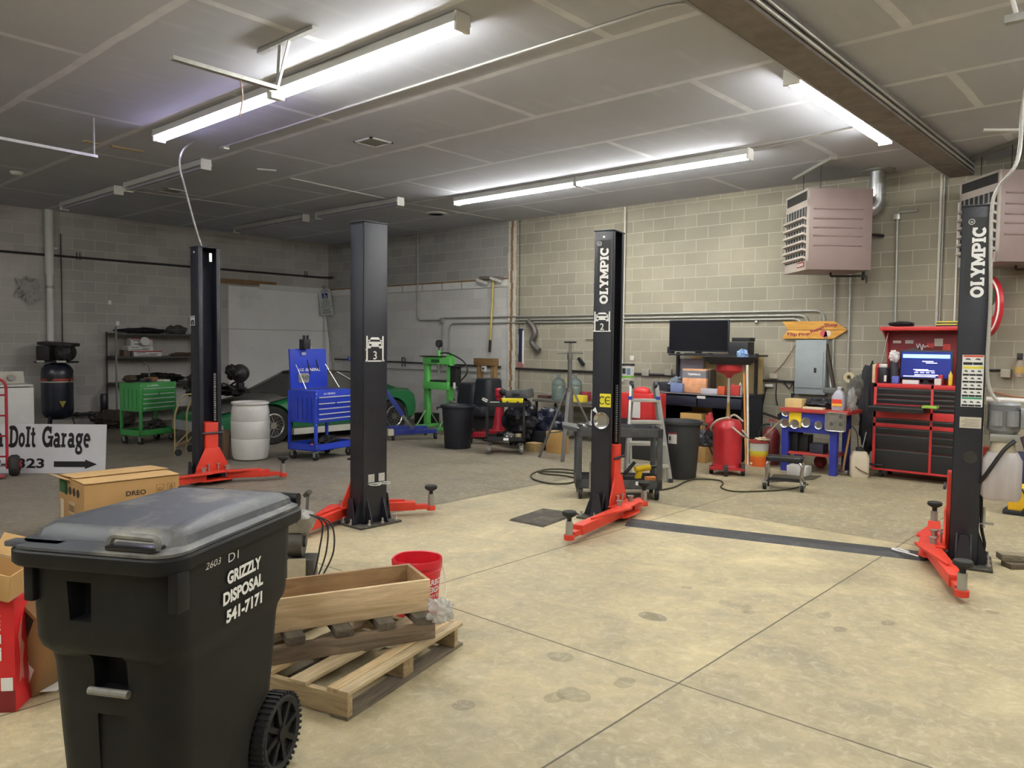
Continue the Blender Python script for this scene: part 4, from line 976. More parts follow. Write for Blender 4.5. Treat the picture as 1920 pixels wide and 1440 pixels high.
def tool_cart(label, loc, rz, col, dark, lid, brand, w=.76, d=.44, top=1.0):
    t = T('tool_cart', label, 'tool cart', loc, rz, 'open frame tool carts')
    m = M(col+'_paint', col, .35, var=.05, coat=.3); md = M(dark+'_paint', dark, .4, var=.05)
    for sx in (-1, 1):
        for sy in (-1, 1):
            caster(t, sx*(w/2-.05), sy*(d/2-.05), .06)
            MB().bb((sx*w/2, sy*d/2, .14), (sx*(w/2-.045), sy*(d/2-.03), top)).build('corner_post', m, t, bevel=.003)
    b = MB().bb((-w/2, -d/2, .14), (w/2, d/2, .15))
    for sy in (-1, 1): b.bb((-w/2, sy*d/2, .14), (w/2, sy*(d/2-.012), .235))
    for sx in (-1, 1): b.bb((sx*w/2, -d/2, .14), (sx*(w/2-.012), d/2, .235))
    b.build('bottom_tray', m, t, smooth=0)
    MB().bb((-w/2+.004, -d/2+.004, .54), (w/2-.004, d/2-.004, top)).build('cabinet', m, t, bevel=.004)
    rows = [(.875, .09, w-.1, 0), (.80, .06, (w-.1)*.48, -1), (.80, .06, (w-.1)*.48, 1), (.72, .07, w-.1, 0), (.655, .05, w-.1, 0), (.575, .065, w-.1, 0)]
    for z, h, ww, s_ in rows:
        cx = s_*(w-.1)*.26
        dr = MB().bb((cx-ww/2, -d/2-.008, z-h/2+.004), (cx+ww/2, -d/2+.02, z+h/2-.004)).build('drawer', m, t, bevel=.002)
        MB().bb((cx-ww/2+.005, -d/2-.022, z+h/2-.022), (cx+ww/2-.005, -d/2-.006, z+h/2-.008)).build('drawer_pull', M('bright_trim', 'e2e4e6', .3, .4), dr, smooth=0)
    k = MB()
    for i in range(4): k.bb((-w/2-.001, -d/2+.07+i*.09, .58), (-w/2+.003, -d/2+.08+i*.09, .9))
    k.build('side_ribs', md, t, smooth=0)
    text('lettering', brand, m_wsign, t, (-.12, -d/2-.004, top-.045), X1, Z1, .026, .24, bold=.02, shear=.25)
    for x in (-w/2+.02, w/2-.02):
        for z in (.18, .21, .52, .9, .96): MB().cyl((x, -d/2, z), (x, -d/2-.004, z), .006, n=8).build('rivet', m_wsign, t) if z > .1 else 0
    if lid:
        l = MB().box((-.02, d/2-.03, top+.3), (w-.06, .03, .58), rot=rotm(-.06)).build('lid', m, t, bevel=.006)
        for s_ in (-1, 1):
            MB().tube([(s_*(w/2-.1), d/2-.06, top+.36), (s_*(w/2-.06)-.02, -d/2+.22, top+.02)], .006, n=6).build('gas_strut', m_bolt, l)
        text('lettering', 'U.S. GENERAL', m_wsign, l, (-.02, d/2-.05, top+.285), X1, V((0, .06, 1)), .042, .44, bold=.03, shear=.25)
        MB().tube(bend([(-.05, d/2+.0, top+.58), (-.05, d/2, top+.615), (.06, d/2, top+.615), (.06, d/2, top+.58)], .02), .008, n=6).build('lid_handle', m_wsign, l)
        s = MB().rbox((-.15, d/2-.062, top+.165), (.2, .14, .02), .03, rot=rotm(PI/2)).build('cup_tray', M('tray_chrome', 'c9c9bf', .35, .5), l)
        for x in (-.2, -.1): MB().lathe([(0, 0), (.035, 0), (.042, .012), (.036, .012), (.03, .004), (0, .004)], (x, d/2-.072, top+.165), 20, rot=rotm(PI/2)).build('round_recess', M('recess_grey', '8f8f86', .4, .4), s)
        MB().bb((-.18, d/2-.06, top+.5), (-.1, d/2-.045, top+.54)).build('sticker', M('sticker_grey', '9a9fb5', .5), l, smooth=0)
    return t
p = F(575, 870); rz = math.atan2(.98, -.2)
cx = p+V((-.2, .98, 0))*.32+V((-.98, -.2, 0))*.2
cx = (F(570, 866)+F(655, 850))/2 + V((-.98, -.2, 0))*.12
BC = tool_cart('blue tool cart with its lid propped open and white lettering', cx, rz, '203cb4', '17308e', True, 'U.S. GENERAL', w=.80, d=.54)
p = F(264, 834)
GC = tool_cart('green tool cart with closed top in front of the wall shelving', p+V((-.35, .94, 0))*.33+V((-.94, -.35, 0))*.17, math.atan2(.94, -.35), '449a50', '2c7c44', False, 'U.S. GENERAL', w=.76)
def on(t, x, y, z): return t.matrix_world @ V((x, y, z))
# things on / behind the blue cart
k = MB().box((0, 0, 0), (.13, .1, .14))
for x in (-.04, -.01, .03, .055): k.bb((x, -.01, .05), (x+.012, .01, .13))
k2 = MB(); k2.v = [BC.matrix_world @ (p+V((-.12, .21, 1.66))) for p in k.v]; k2.f = k.f
k2.build('tool_caddy', M('black_caddy', '202127', .5), None, label='black caddy of tools hooked over the top of the blue lid', cat='tool holder', bevel=.004)
for x, h_, lb in ((-.15, .2, 'black handled pick hanging at the left inside the blue lid'), (.03, .15, 'black handled pick hanging right of centre inside the blue lid')):
    a_ = on(BC, x, .135, 1.43); e_ = on(BC, x+.05, .13, 1.43-h_)
    MB().cyl(a_, a_+(e_-a_)*.35, .008, n=8).cyl(a_+(e_-a_)*.35, e_, .013, .008, n=8).build('pick_tool', m_dark, None, label=lb, cat='hand tool', group='picks hanging in the blue lid')
rnd.seed(3)
k = MB()
c0 = on(BC, .08, .0, .2)
MB().ball(c0, (.24, .14, .09), 26, 16, lump=.9, seed=5, freq=4, rot=rotm(0, 0, rz)).build('tool_bag', M('dark_bag', '23221f', .7, var=.5, scale=25, bump=.5, bscale=30), None, label='dark bag of tools lying in the bottom tray of the blue cart', cat='tool bag')
MB().ball(on(BC, -.3, -.1, .19), (.04, .03, .045), 12, 8, lump=.5, seed=2).build('rag', M('pink_rag', 'e2606a', .8), None, label='small pink rag in the bottom tray of the blue cart', cat='rag')
# on the green cart
for (x, y, sx, sy, sz, col, nm, lb, ct) in ((-.28, .1, .2, .22, .12, '4a3c30', 'cardboard_box', 'brown lump of cardboard at the left end of the green cart top', 'box'), (-.02, .05, .22, .14, .06, '22252c', 'power_drill', 'dark blue power tool lying on the green cart', 'power tool'), (.15, .1, .2, .1, .07, '8a5a40', 'small_box', 'tan and red small box on the green cart', 'box'), (.29, -.02, .13, .2, .03, 'cfcfc2', 'paper_pad', 'white paper pad at the right end of the green cart', 'paper')):
    c = on(GC, x, y, 1.0+sz/2+.002)
    if nm in ('cardboard_box',): MB().ball(c, (sx/2, sy/2, sz/2), 18, 12, lump=.4, seed=int(sx*100)+1, freq=2.5, rot=rotm(0, 0, rz)).build(nm, M('mat_'+col, col, .8, var=.2, scale=15), None, label=lb, cat=ct)
    elif nm == 'power_drill': MB().box(c, (sx, .05, .05), rz=rz).box(c+V((.03, .03, -.002)), (.05, .12, .05), rz=rz+.3).build(nm, M('mat_'+col, col, .5), None, label=lb, cat=ct, bevel=.01)
    else: MB().box(c, (sx, sy, sz), rz=rz+.1).build(nm, M('mat_'+col, col, .7), None, label=lb, cat=ct, bevel=.004)
c = on(GC, .13, .12, 1.072)
MB().tube(spline([c+V((0, 0, .012)), c+V((0, .01, .1)), c+V((0, .0, .17)), c+V((-.01, -.02, .22)), c+V((-.05, -.05, .24)), c+V((-.07, -.04, .2))], 5), .012, n=6).build('work_light', M('grey_flex', '6f6c68', .6), None, label='bent grey flexible lamp standing on the green cart', cat='lamp')
c = on(GC, .12, .0, .25)
MB().ball(c, (.17, .1, .1), 26, 18, lump=1.2, seed=9, freq=5, rot=rotm(0, 0, rz)).build('carburetor', M('oily_metal', '5d5a55', .4, .5, var=.6, scale=18), None, label='greasy metal engine part in the bottom tray of the green cart', cat='engine part')
# ---- green sports car under dust
CX0, CX1, CY0, CY1 = -13.05, -11.42, 6.02, 10.0
m_grn = M('car_green', '1f6b3f', .3, var=.06, coat=.4); m_prm = M('car_primer_grey', '55534f', .75, var=.12, scale=3); m_cgl = M('dusty_glass', '484641', .6, var=.15, scale=4)
m_sill = M('cream_sill', 'c9c7ba', .5, var=.05); m_tire = M('tire_black', '1d1c1b', .8, var=.15)
CAR = T('sports_car', 'green wedge-shaped sports car with dull grey hood parked by the corner', 'car', ((CX0+CX1)/2, (CY0+CY1)/2, 0), -PI/2)
LC, WC = CY1-CY0, CX1-CX0        # local: +x = nose direction, +y = side facing away... (visible side is local +y)
h_ = WC/2
st = [(0, .30, .46, .80), (.08, .22, .52, .90), (.35, .2, .56, .95), (.9, .2, .66, .98), (1.35, .2, .75, 1.0), (2.0, .2, .78, 1.0), (2.8, .2, .8, 1.0), (3.4, .2, .84, 1.0), (3.95, .22, .82, .95), (4.08, .3, .74, .9), (4.12, .34, .66, .86)]
rings = []
for s, z0, z1, wk in st:
    x = LC/2-s; w = h_*wk; zm = z0+(z1-z0)*.55
    rings.append([(x, -w*.92, z0), (x, -w, z0+.08), (x, -w, zm), (x, -w*.95, z1-.05), (x, -w*.85, z1), (x, 0, z1+.03), (x, w*.85, z1), (x, w*.95, z1-.05), (x, w, zm), (x, w, z0+.08), (x, w*.92, z0)])
cb = MB().loft(rings).build('body', m_grn, CAR, smooth=28)
for s in (.95, 3.5):
    for sy in (-1, 1):
        cut(cb, MB().cyl((LC/2-s, sy*(h_-.3), .31), (LC/2-s, sy*(h_+.1), .31), .36, n=32))
hd = []
for s, z, wk in ((.1, .555, .8), (.5, .63, .84), (.9, .7, .84), (1.36, .79, .84)):
    hd.append([(LC/2-s, -h_*wk, z-.018), (LC/2-s, -h_*wk*.5, z+.012), (LC/2-s, h_*wk*.5, z+.012), (LC/2-s, h_*wk, z-.018)])
MB().loft(hd, cap=False, closed=False).build('hood', m_prm, CAR, solid=.012)
gr = []
for s, z, wb in ((1.28, .79, .8), (1.95, 1.15, .62), (2.3, 1.19, .6), (2.85, 1.15, .6), (3.42, .86, .74)):
    x = LC/2-s; zb = .78
    gr.append([(x, -h_*max(wb, .8), zb-.02), (x, -h_*wb, z-.02 if z > .9 else zb), (x, 0, z+.015), (x, h_*wb, z-.02 if z > .9 else zb), (x, h_*max(wb, .8), zb-.02)])
MB().loft(gr).build('greenhouse', m_cgl, CAR, smooth=20)
def car_pt(s, y, z): return (LC/2-s, y, z)
MB().loft([[car_pt(1.9, -h_*.6, 1.145), car_pt(1.9, h_*.6, 1.145)], [car_pt(2.3, -h_*.6, 1.19), car_pt(2.3, h_*.6, 1.19)], [car_pt(2.9, -h_*.6, 1.15), car_pt(2.9, h_*.6, 1.15)]], cap=False, closed=False).build('roof', m_prm, CAR, solid=.012)
for sy in (-1, 1):
    MB().tube([car_pt(1.3, sy*h_*.82, .8), car_pt(1.97, sy*h_*.64, 1.14), car_pt(2.35, sy*h_*.62, 1.175)], .022, n=6).build('windshield_pillar', m_prm, CAR)
    MB().loft([[car_pt(2.72, sy*h_*.63, 1.15), car_pt(2.95, sy*h_*.63, 1.13)], [car_pt(2.78, sy*h_*.82, .8), car_pt(3.6, sy*h_*.84, .85)]], cap=False, closed=False).build('rear_quarter_panel', m_grn, CAR, solid=.015)
    MB().tube([car_pt(2.4, sy*h_*.635, 1.165), car_pt(2.74, sy*h_*.72, .98), car_pt(2.6, sy*h_*.83, .8)], .009, n=5).build('window_trim', m_wsign, CAR)
    MB().bb(car_pt(1.32, sy*(h_+.004), .13), car_pt(3.15, sy*(h_-.1), .235)).build('sill', m_sill, CAR, bevel=.01)
    MB().bb(car_pt(.3, sy*(h_*.97), .485), car_pt(.62, sy*h_*.9, .5)).bb(car_pt(1.33, sy*(h_+.003), .485), car_pt(3.12, sy*(h_-.02), .505)).build('side_moulding', m_dark, CAR, smooth=0)
    for s in (.95, 3.5):
        c0 = V(car_pt(s, sy*(h_-.11), .31))
        wt = MB().lathe([(.19, -.09), (.29, -.1), (.31, -.08), (.31, .08), (.29, .1), (.19, .09)], c0, 32, rot=rotm(PI/2)).build('tire', m_tire, CAR)
        r_ = MB().lathe([(.2, -.085), (.2, .085)], c0, 28, rot=rotm(PI/2))
        r_.build('rim_disc', m_dark, wt)
        MB().tube(arc(c0+V((0, sy*.09, 0)), .19, 0, 2*PI, 28)[:-1], .016, n=6, closed=True).cyl(c0+V((0, sy*.085, 0)), c0+V((0, sy*.1, 0)), .06, n=16).build('rim_ring', m_chr, wt)
        for q in range(8):
            a = 2*PI*q/8; MB().bar(c0+V((.06*math.cos(a), sy*.09, .06*math.sin(a))), c0+V((.18*math.cos(a+.25), sy*.088, .18*math.sin(a+.25))), .012).bar(c0+V((.06*math.cos(a), sy*.09, .06*math.sin(a))), c0+V((.18*math.cos(a-.25), sy*.088, .18*math.sin(a-.25))), .012).build('rim_spoke', m_chr, wt, smooth=0)
MB().loft([[(LC/2+.02, y, .2), (LC/2+.05, y, .22), (LC/2+.05, y, .36), (LC/2+.0, y, .38), (LC/2-.1, y*1.06, .36), (LC/2-.1, y*1.06, .2)] for y in (-h_*.86, -h_*.4, h_*.4, h_*.86)]).build('front_bumper', M('faded_bumper', '9b9b9d', .45, var=.1), CAR)
MB().loft([[(-LC/2-.02, y, .26), (-LC/2-.06, y, .3), (-LC/2-.05, y, .46), (-LC/2+.0, y, .48), (-LC/2+.25, y*1.08, .44), (-LC/2+.25, y*1.08, .24)] for y in (-h_*.86, -h_*.4, h_*.4, h_*.86)]).build('rear_bumper', M('faded_bumper', '9b9b9d', .45, var=.1), CAR)
# engine parts piled on the hood
def lump(name, c, r, mt, label, cat, seed=1, l=.5, fr=3, rot=None, group=None, seg=26):
    return MB().ball(c, r, seg, int(seg*.65), lump=l, seed=seed, freq=fr, rot=rot).build(name, mt, None, label=label, cat=cat, group=group)
m_grease = M('greasy_iron', '2e2d2c', .45, .4, var=.6, scale=20)
q = WX(432, 745, -12.2)
e0 = V((q.x, q.y-.1, .80))
k = MB().ball(e0+V((0, 0, .07)), (.38, .36, .07), 28, 14, lump=.9, seed=4, freq=4)
for i in range(5):
    a = i*1.3; k.tube(spline([e0+V((.3*math.cos(a), .3*math.sin(a), .05)), e0+V((.2*math.cos(a+.6), .25*math.sin(a+.6), .2)), e0+V((.35*math.cos(a+1.2), .3*math.sin(a+1.2), .06))], 5), .018, n=6)
k.build('wiring_harness', m_grease, None, label='dark tangle of hoses and engine parts heaped on the grey hood', cat='engine part')
q = WX(450, 700, -12.0)
MB().lathe([(.0, -.1), (.07, -.1), (.13, -.08), (.155, 0), (.145, .05), (.08, .08), (.03, .11), (0, .11)], (q.x, q.y, q.z), 24, rot=rotm(PI/2, 0, .6)).ball((q.x-.1, q.y-.1, q.z+.02), (.09, .1, .11), 18, 12, lump=.6, seed=8).bb((q.x-.05, q.y-.05, .86), (q.x+.05, q.y+.05, q.z-.15)).build('blower_motor', m_grease, None, label='black round blower motor standing on the parts heap over the hood', cat='engine part', smooth=30)
q = WX(375, 735, -12.2)
k = MB().ball((q.x, q.y, .95), (.28, .17, .2), 26, 16, lump=.7, seed=12, freq=4)
k.build('engine_block', m_grease, None, label='black engine lump on the car nose behind the post with red carriage', cat='engine part')
# ---- white plastic barrel
c = F(462, 866)+V((-.2, .18, 0))
m_brl = M('barrel_white', 'cfcdc6', .4, var=.06, scale=2)
b = T('barrel', 'white plastic drum standing right of the post with red carriage', 'barrel', c)
MB().lathe([(0, 0), (.2, 0), (.235, .02), (.25, .07), (.262, .2), (.268, .3), (.262, .31), (.268, .32), (.27, .55), (.264, .56), (.268, .57), (.262, .7), (.25, .76), (.236, .785), (.236, .79), (.262, .8), (.266, .815), (.262, .83), (.24, .83), (.235, .805), (.1, .8), (0, .8)], (0, 0, 0), 36).build('drum', m_brl, b)
for x in (-.12, .12): MB().cyl((x, -.05, .798), (x, -.05, .812), .035, n=14).build('bung', M('bung_tan', 'b5a58c', .6), b)
# wooden post stub beside the barrel
q = F(417, 862); MB().bb((q.x-.06, q.y, 0), (q.x+.04, q.y+.1, .42)).build('wood_block', wood('brown_stub', '6f5844', '4c3b2d', axis=2), None, label='upright brown timber block between post and white drum', cat='wood block', bevel=.004)
# ---- walker frame with wheels
q = F(328, 855); q2 = F(338, 858)
m_tan = M('walker_tan', 'a8966e', .45, .3, var=.1)
WK = T('walker', 'tan metal walking frame with small wheels left of the red carriage post', 'walker', q, .75)
for y in (0, .45):
    MB().tube(bend([(0, y, .0), (0, y, .62), (.12, y, .9), (.3, y, .92), (.42, y, .7), (.42, y, .02)], .1), .013, n=8).build('side_frame', m_tan, WK)
    MB().tube([(.02, y, .17), (.40, y, .55)], .01, n=6).build('brace', m_tan, WK)
    MB().cyl((.05, y-.015, .05), (.05, y+.015, .05), .05, n=16).build('wheel', m_rub, WK)
MB().bar((0.02, 0, .16), (.02, .45, .16), .04, .03).build('cross_bar', m_tan, WK)
MB().bar((0.42, 0, .5), (.42, .45, .5), .025, .02).build('cross_bar', m_tan, WK)
# ---- wall shelving with boxes
sA, sB = WX(212, 640, -16.1), WX(372, 640, -16.1)
y0, y1 = sA.y, sA.y+1.75
m_shf = M('shelf_grey', '4f4d49', .6, .3, var=.15)
SH = T('shelving_unit', 'grey metal shelving against the dark left wall behind the green cart', 'shelving', (-16.2, (y0+y1)/2, 0), PI/2)
wS = (y1-y0)/2
for x in (-wS, wS):
    for y in (-.24, .22): MB().bar((x, y, 0), (x, y, 1.95 if y < 0 else 1.85), .03).build('upright', M('shelf_post', '7d7a74', .5, .4) if y < 0 else m_shf, SH, smooth=0)
for z in (.25, .8, 1.33, 1.79): MB().bb((-wS, -.25, z), (wS, .24, z+.035)).build('shelf', m_shf, SH, smooth=0)
m_bxw = M('printed_white', 'cfccc8', .5, var=.05)
def shelf_box(y, z, w, h, d, lb, stripe, txt, rz=0., x=-16.12):
    t = T('parts_box', lb, 'box', (x, y, z), PI/2+rz, 'white printed boxes on the wall shelving')
    MB().bb((-w/2, -d/2, 0), (w/2, d/2, h)).build('carton', m_bxw, t, bevel=.003)
    MB().bb((-w/2, -d/2-.001, h*.8), (w/2, -d/2, h)).build('stripe', M('stripe_'+stripe, stripe, .5), t, smooth=0)
    k = MB()
    for i, (a_, b_) in enumerate(((.1, .4), (.55, .85), (.15, .8))): k.bb((-w/2+w*a_, -d/2-.002, h*(.6-.22*i)), (-w/2+w*b_, -d/2-.0005, h*(.7-.22*i)))
    k.build('printed_lines', M('navy_print', '26263a', .6), t, smooth=0)
zz = 1.366
shelf_box(y0+.62, zz, .55, .11, .3, 'long white printed box at the bottom of the stack on the shelving', 'a02a32', '')
shelf_box(y0+.48, zz+.112, .5, .1, .28, 'middle white box of the stack on the shelving', 'c9c7c2', '', .05)
shelf_box(y0+.52, zz+.214, .42, .15, .25, 'topmost white box with red stripe of the stack on the shelving', '8c2a38', '', -.05)
MB().lathe([(0, 0), (.09, 0), (.1, .02), (.09, .04), (0, .04)], (-15.955, y0+.55, zz+.29), 24, rot=rotm(0, 1.2, 0)).build('disc_package', m_bxw, None, label='white round package leaning on the topmost shelf box', cat='package')
lump('cloth_heap', V((-16.15, y0+.6, 1.875)), (.16, .42, .06), M('black_cloth', '15151a', .9), 'black cloth heap on the top shelf by the left wall', 'cloth', 7, .6, 2.5)
lump('cloth_heap', V((-16.15, y0+1.3, 1.905)), (.14, .2, .1), M('grey_cloth', '4a4944', .9), 'grey canvas lump on the top shelf right of the black cloth', 'cloth', 17, .5, 2.5)
lump('rolled_rag', V((-16.1, y0+1.4, 1.40)), (.12, .26, .045), M('brown_roll', '5a4637', .9), 'brown rolled material on the middle shelf right of the white boxes', 'cloth', 21, .4, 3)
MB().box((-16.1, y0+.22, 1.43), (.22, .12, .12)).build('parts_box', M('brownish_box', '6b5a50', .8), None, label='small brown box left of the white boxes on the shelving', cat='box', bevel=.004)
lump('parts_pile', V((-16.15, y0+.9, .92)), (.18, .5, .09), m_grease, 'dark greasy parts heaped on the lower wall shelf', 'engine part', 31, .7, 4)
# ---- air compressor, upright tank
q = F(104, 815); c = V((-15.9, WX(107, 700, -15.9).y, 0))
AC = T('air_compressor', 'upright air compressor with dark blue tank by the left wall', 'air compressor', c, .8)
m_tnk = M('tank_blue', '1b2030', .32, var=.1, coat=.3)
MB().lathe([(0, .2), (.12, .21), (.22, .26), (.26, .33), (.265, .4), (.265, 1.05), (.255, 1.15), (.2, 1.22), (.1, 1.25), (0, 1.25)], (0, 0, 0), 32).build('tank', m_tnk, AC)
MB().lathe([(.268, .93), (.268, .97)], (0, 0, 0), 32).build('red_stripe', M('stripe_red', 'b04030', .5), AC); MB().lathe([(.268, .9), (.268, .92)], (0, 0, 0), 32).build('white_stripe', M('stripe_cream', 'cfc9b4', .5), AC)
for i in range(3):
    a = 2*PI*i/3+.4; MB().bar((.2*math.cos(a), .2*math.sin(a), .35), (.3*math.cos(a), .3*math.sin(a), 0), .05, .02).build('foot', m_tnk, AC, smooth=0)
MB().box((0, 0, 1.27), (.6, .4, .03)).build('platform', m_dark, AC)
MB().bb((-.25, -.215, 1.265), (-.12, -.2, 1.3)).build('label', m_bxw, AC, smooth=0); MB().bb((.1, -.215, 1.265), (.26, -.2, 1.3)).build('label', m_bxw, AC, smooth=0)
MB().box((-.18, .0, 1.43), (.24, .3, .28)).build('motor', m_dark, AC, bevel=.03)
MB().cyl((.14, .1, 1.45), (.14, -.02, 1.45), .17, n=24).build('flywheel', m_dark, AC)
MB().ball((.16, -.06, 1.42), (.14, .12, .16), 20, 14, lump=.5, seed=3, freq=5).build('pump', m_dark, AC)
MB().box((0, .08, 1.6), (.62, .34, .06), rot=rotm(.05, .06)).build('belt_guard', m_dark, AC, bevel=.02)
MB().tube(spline([(.27, -.1, 1.2), (.34, -.12, 1.1), (.28, -.12, .95), (.3, -.1, .7)], 6), .012, n=6).build('pressure_line', m_dark, AC)
MB().cyl((.0, -.262, .98), (0, -.275, .98), .06, n=18).build('round_badge', m_dark, AC)
MB().prism([(-.06, .06), (.06, .06), (0, -.06)], (.19, -.205, .5), V((.7, .7, 0)), Z1, V((.7, -.7, 0)), .004).build('warning_triangle', M('warn_yellow', 'b5a23a', .5), AC, smooth=0)
# pipework right of the compressor
q = WX(180, 775, -16.3)
k = MB().tube([(-16.3, q.y-.5, q.z), (-16.3, q.y+.25, q.z)], .03, n=8)
for d_ in (-.35, -.1, .12): k.cyl((-16.3, q.y+d_-.03, q.z), (-16.3, q.y+d_+.03, q.z), .045, n=10)
k.tube([(-16.3, q.y-.15, q.z), (-16.25, q.y-.1, q.z-.15)], .02, n=6).tube([(-16.3, q.y+.1, q.z), (-16.3, q.y+.1, q.z+.1)], .025, n=6)
k.build('air_pipe', m_dark, None, label='black iron pipe with valves low on the left wall', cat='pipe')
q = WX(195, 755, -16.25)
MB().lathe([(0, 0), (.06, 0), (.07, .05), (.07, .28), (.05, .33), (0, .33)], (-16.25, q.y, q.z-.15), 18).build('air_filter', M('smoked_bowl', '23222a', .3), None, label='dark canister filter standing on the black wall pipe', cat='filter')
lump('cloth_heap', V((-15.75, WX(215, 790, -15.75).y, .16)), (.35, .35, .17), M('dark_tarp', '3a342c', .9), 'dark brown tarp heap on the floor left of the green cart', 'cloth', 41, .4, 3)
# ---- washer (only its top right corner shows)
a_, b_ = WX(68, 722, -14.0), WX(0, 722, -14.0)
WM = T('washing_machine', 'white top-load washer at the far left behind the garage sign', 'washing machine', (-14.33, a_.y-.35, 0), PI/2-.1)
MB().bb((-.34, -.33, .02), (.34, .33, .92)).build('cabinet', m_white, WM, bevel=.012)
MB().bb((-.35, -.34, .935), (.33, .32, .965)).build('lid', M('lid_ivory', 'd6d4cc', .4), WM, bevel=.006)
MB().prism([(-.02, 0), (.12, 0), (.12, .2), (.06, .2)], (0, .2, .955), Y1, Z1, X1, .62).build('control_panel', M('panel_ivory', 'c3bfb2', .45), WM, smooth=0)
MB().cyl((.12, .205, 1.05), (.12, .16, 1.06), .05, n=20).build('dial', M('dial_grey', '8f8c84', .4, .4), WM)
# ---- garage sign board leaning against the hand truck
s0, s1 = V((-11.20, 2.95, 0)), F(197, 888)
SR = F(197, 888); d_ = (V((-10.42, 3.96, 0))-V((-11.31, 3.1, 0))).normalized()
wS2 = 2.2; hS = .62
ctr = SR-d_*(wS2/2)
GS = T('sign_board', 'white board with big black lettering and an arrow, lower left', 'sign', ctr, math.atan2(d_.y, d_.x), rot=Matrix.Rotation(math.atan2(d_.y, d_.x), 3, 'Z') @ rotm(-.1))
MB().bb((-wS2/2, -.006, 0), (wS2/2, .006, hS)).build('board', M('sign_white', 'd6d6d8', .45, var=.03), GS, smooth=0)
m_bk = M('sign_black', '141416', .5, var=.03)
def sp(px_, py_):
    n_ = GS.matrix_world.to_3x3() @ V((0, -1, 0)); p = GS.matrix_world.inverted() @ WP(px_, py_, GS.matrix_world @ V((0, -.007, 0)), n_); return p.x, p.z
(xa, za), (xb, zb) = sp(18, 838), sp(171, 843); (xt, zt_), (xu, zu) = sp(95, 800), sp(92, 838)
(xw, zw), _ = sp(-245, 838), 0
slab('lettering', 'DoIt', m_bk, GS, ((sp(17, 820)[0]+sp(68, 820)[0])/2, -.0065, (zt_+zu)/2), X1, Z1, zt_-zu, sp(68, 820)[0]-sp(17, 820)[0], fat=1.1)
slab('lettering', 'Garage', m_bk, GS, ((sp(79, 820)[0]+sp(171, 820)[0])/2, -.0065, (zt_+zu)/2), X1, Z1, zt_-zu, sp(171, 820)[0]-sp(79, 820)[0], fat=1.1)
slab('lettering', 'n', m_bk, GS, (sp(-2, 820)[0], -.0065, (zt_+zu)/2), X1, Z1, zt_-zu, .12, fat=1.1)
(xa, za), (xb, zb) = sp(-16, 868), sp(83, 868)
text('lettering', '9-9323', m_bk, GS, ((xa+xb)/2, -.0065, sp(60, 868)[1]), X1, Z1, .118, xb-xa, bold=.03)
(xa, za), (xb, zb) = sp(101, 869), sp(182, 872)
Lq = xb-xa
MB().prism([(0, -.036), (Lq*.72, -.036), (Lq*.72, -.06), (Lq, 0), (Lq*.72, .06), (Lq*.72, .036), (0, .036)], (xa, -.0068, (za+zb)/2), X1, Z1, -Y1, .001).build('arrow', m_bk, GS, smooth=0)
# ---- red hand truck at the left edge
q = F(20, 893)
HT = T('hand_truck', 'red hand truck with black tyre in front of the garage sign', 'hand truck', (q.x+.02, q.y-.04, 0), 1.22)
m_hr = M('truck_red', 'a0202c', .4, var=.1)
MB().tube(bend([(-.44, 0, .1), (-.44, .06, 1.2), (0.0, .06, 1.2), (0, 0, .1)], .12), .017, n=8).build('frame', m_hr, HT)
for z in (.25, .5, .75, 1.0): MB().tube([(-.44, .01+z*.04, z), (0, .01+z*.04, z)], .012, n=6).build('cross_bar', m_hr, HT)
MB().bb((-.42, -.2, .02), (-.02, .02, .03)).build('toe_plate', m_hr, HT, smooth=0)
for x, s_ in ((.1, 1), (-.54, -1)):
    w_ = MB().lathe([(.06, -.045), (.11, -.055), (.13, -.03), (.13, .03), (.11, .055), (.06, .045)], (x-.03*s_, .06, .13), 28, rot=rotm(0, PI/2)).build('wheel', M('tyre_grey', '2f2d2b', .85, var=.2, scale=25), HT)
    MB().cyl((x-.04, .06, .13), (x+.04, .06, .13), .06, n=18).build('hub', m_hr, w_)
MB().tube([(-.54, .06, .13), (.1, .06, .13)], .01, n=6).build('axle', m_stud, HT)
# ================================================================ BACK WALL: MIDDLE
def part(name, mt, t, mb, **k): return mb.build(name, mt, t, **k)
m_blue = M('hoist_blue', '22307a', .4, var=.08); m_lime = M('press_green', '68c664', .4, var=.06)
m_alu = M('aluminium', 'c4c4bf', .35, .6, var=.1); m_gpl = M('grey_plastic', '46484a', .5, var=.1, dirt='5a5a58', dscale=6)
m_bpl = M('black_plastic', '1f2127', .45, var=.12); m_navy = M('bench_navy', '191d2c', .45, var=.1)
m_card_b = M('tan_carton', 'b58f55', .8, var=.07); m_clear = M('water_bottle_plastic', '9fb3b0', .15, trans=.75, var=.05)
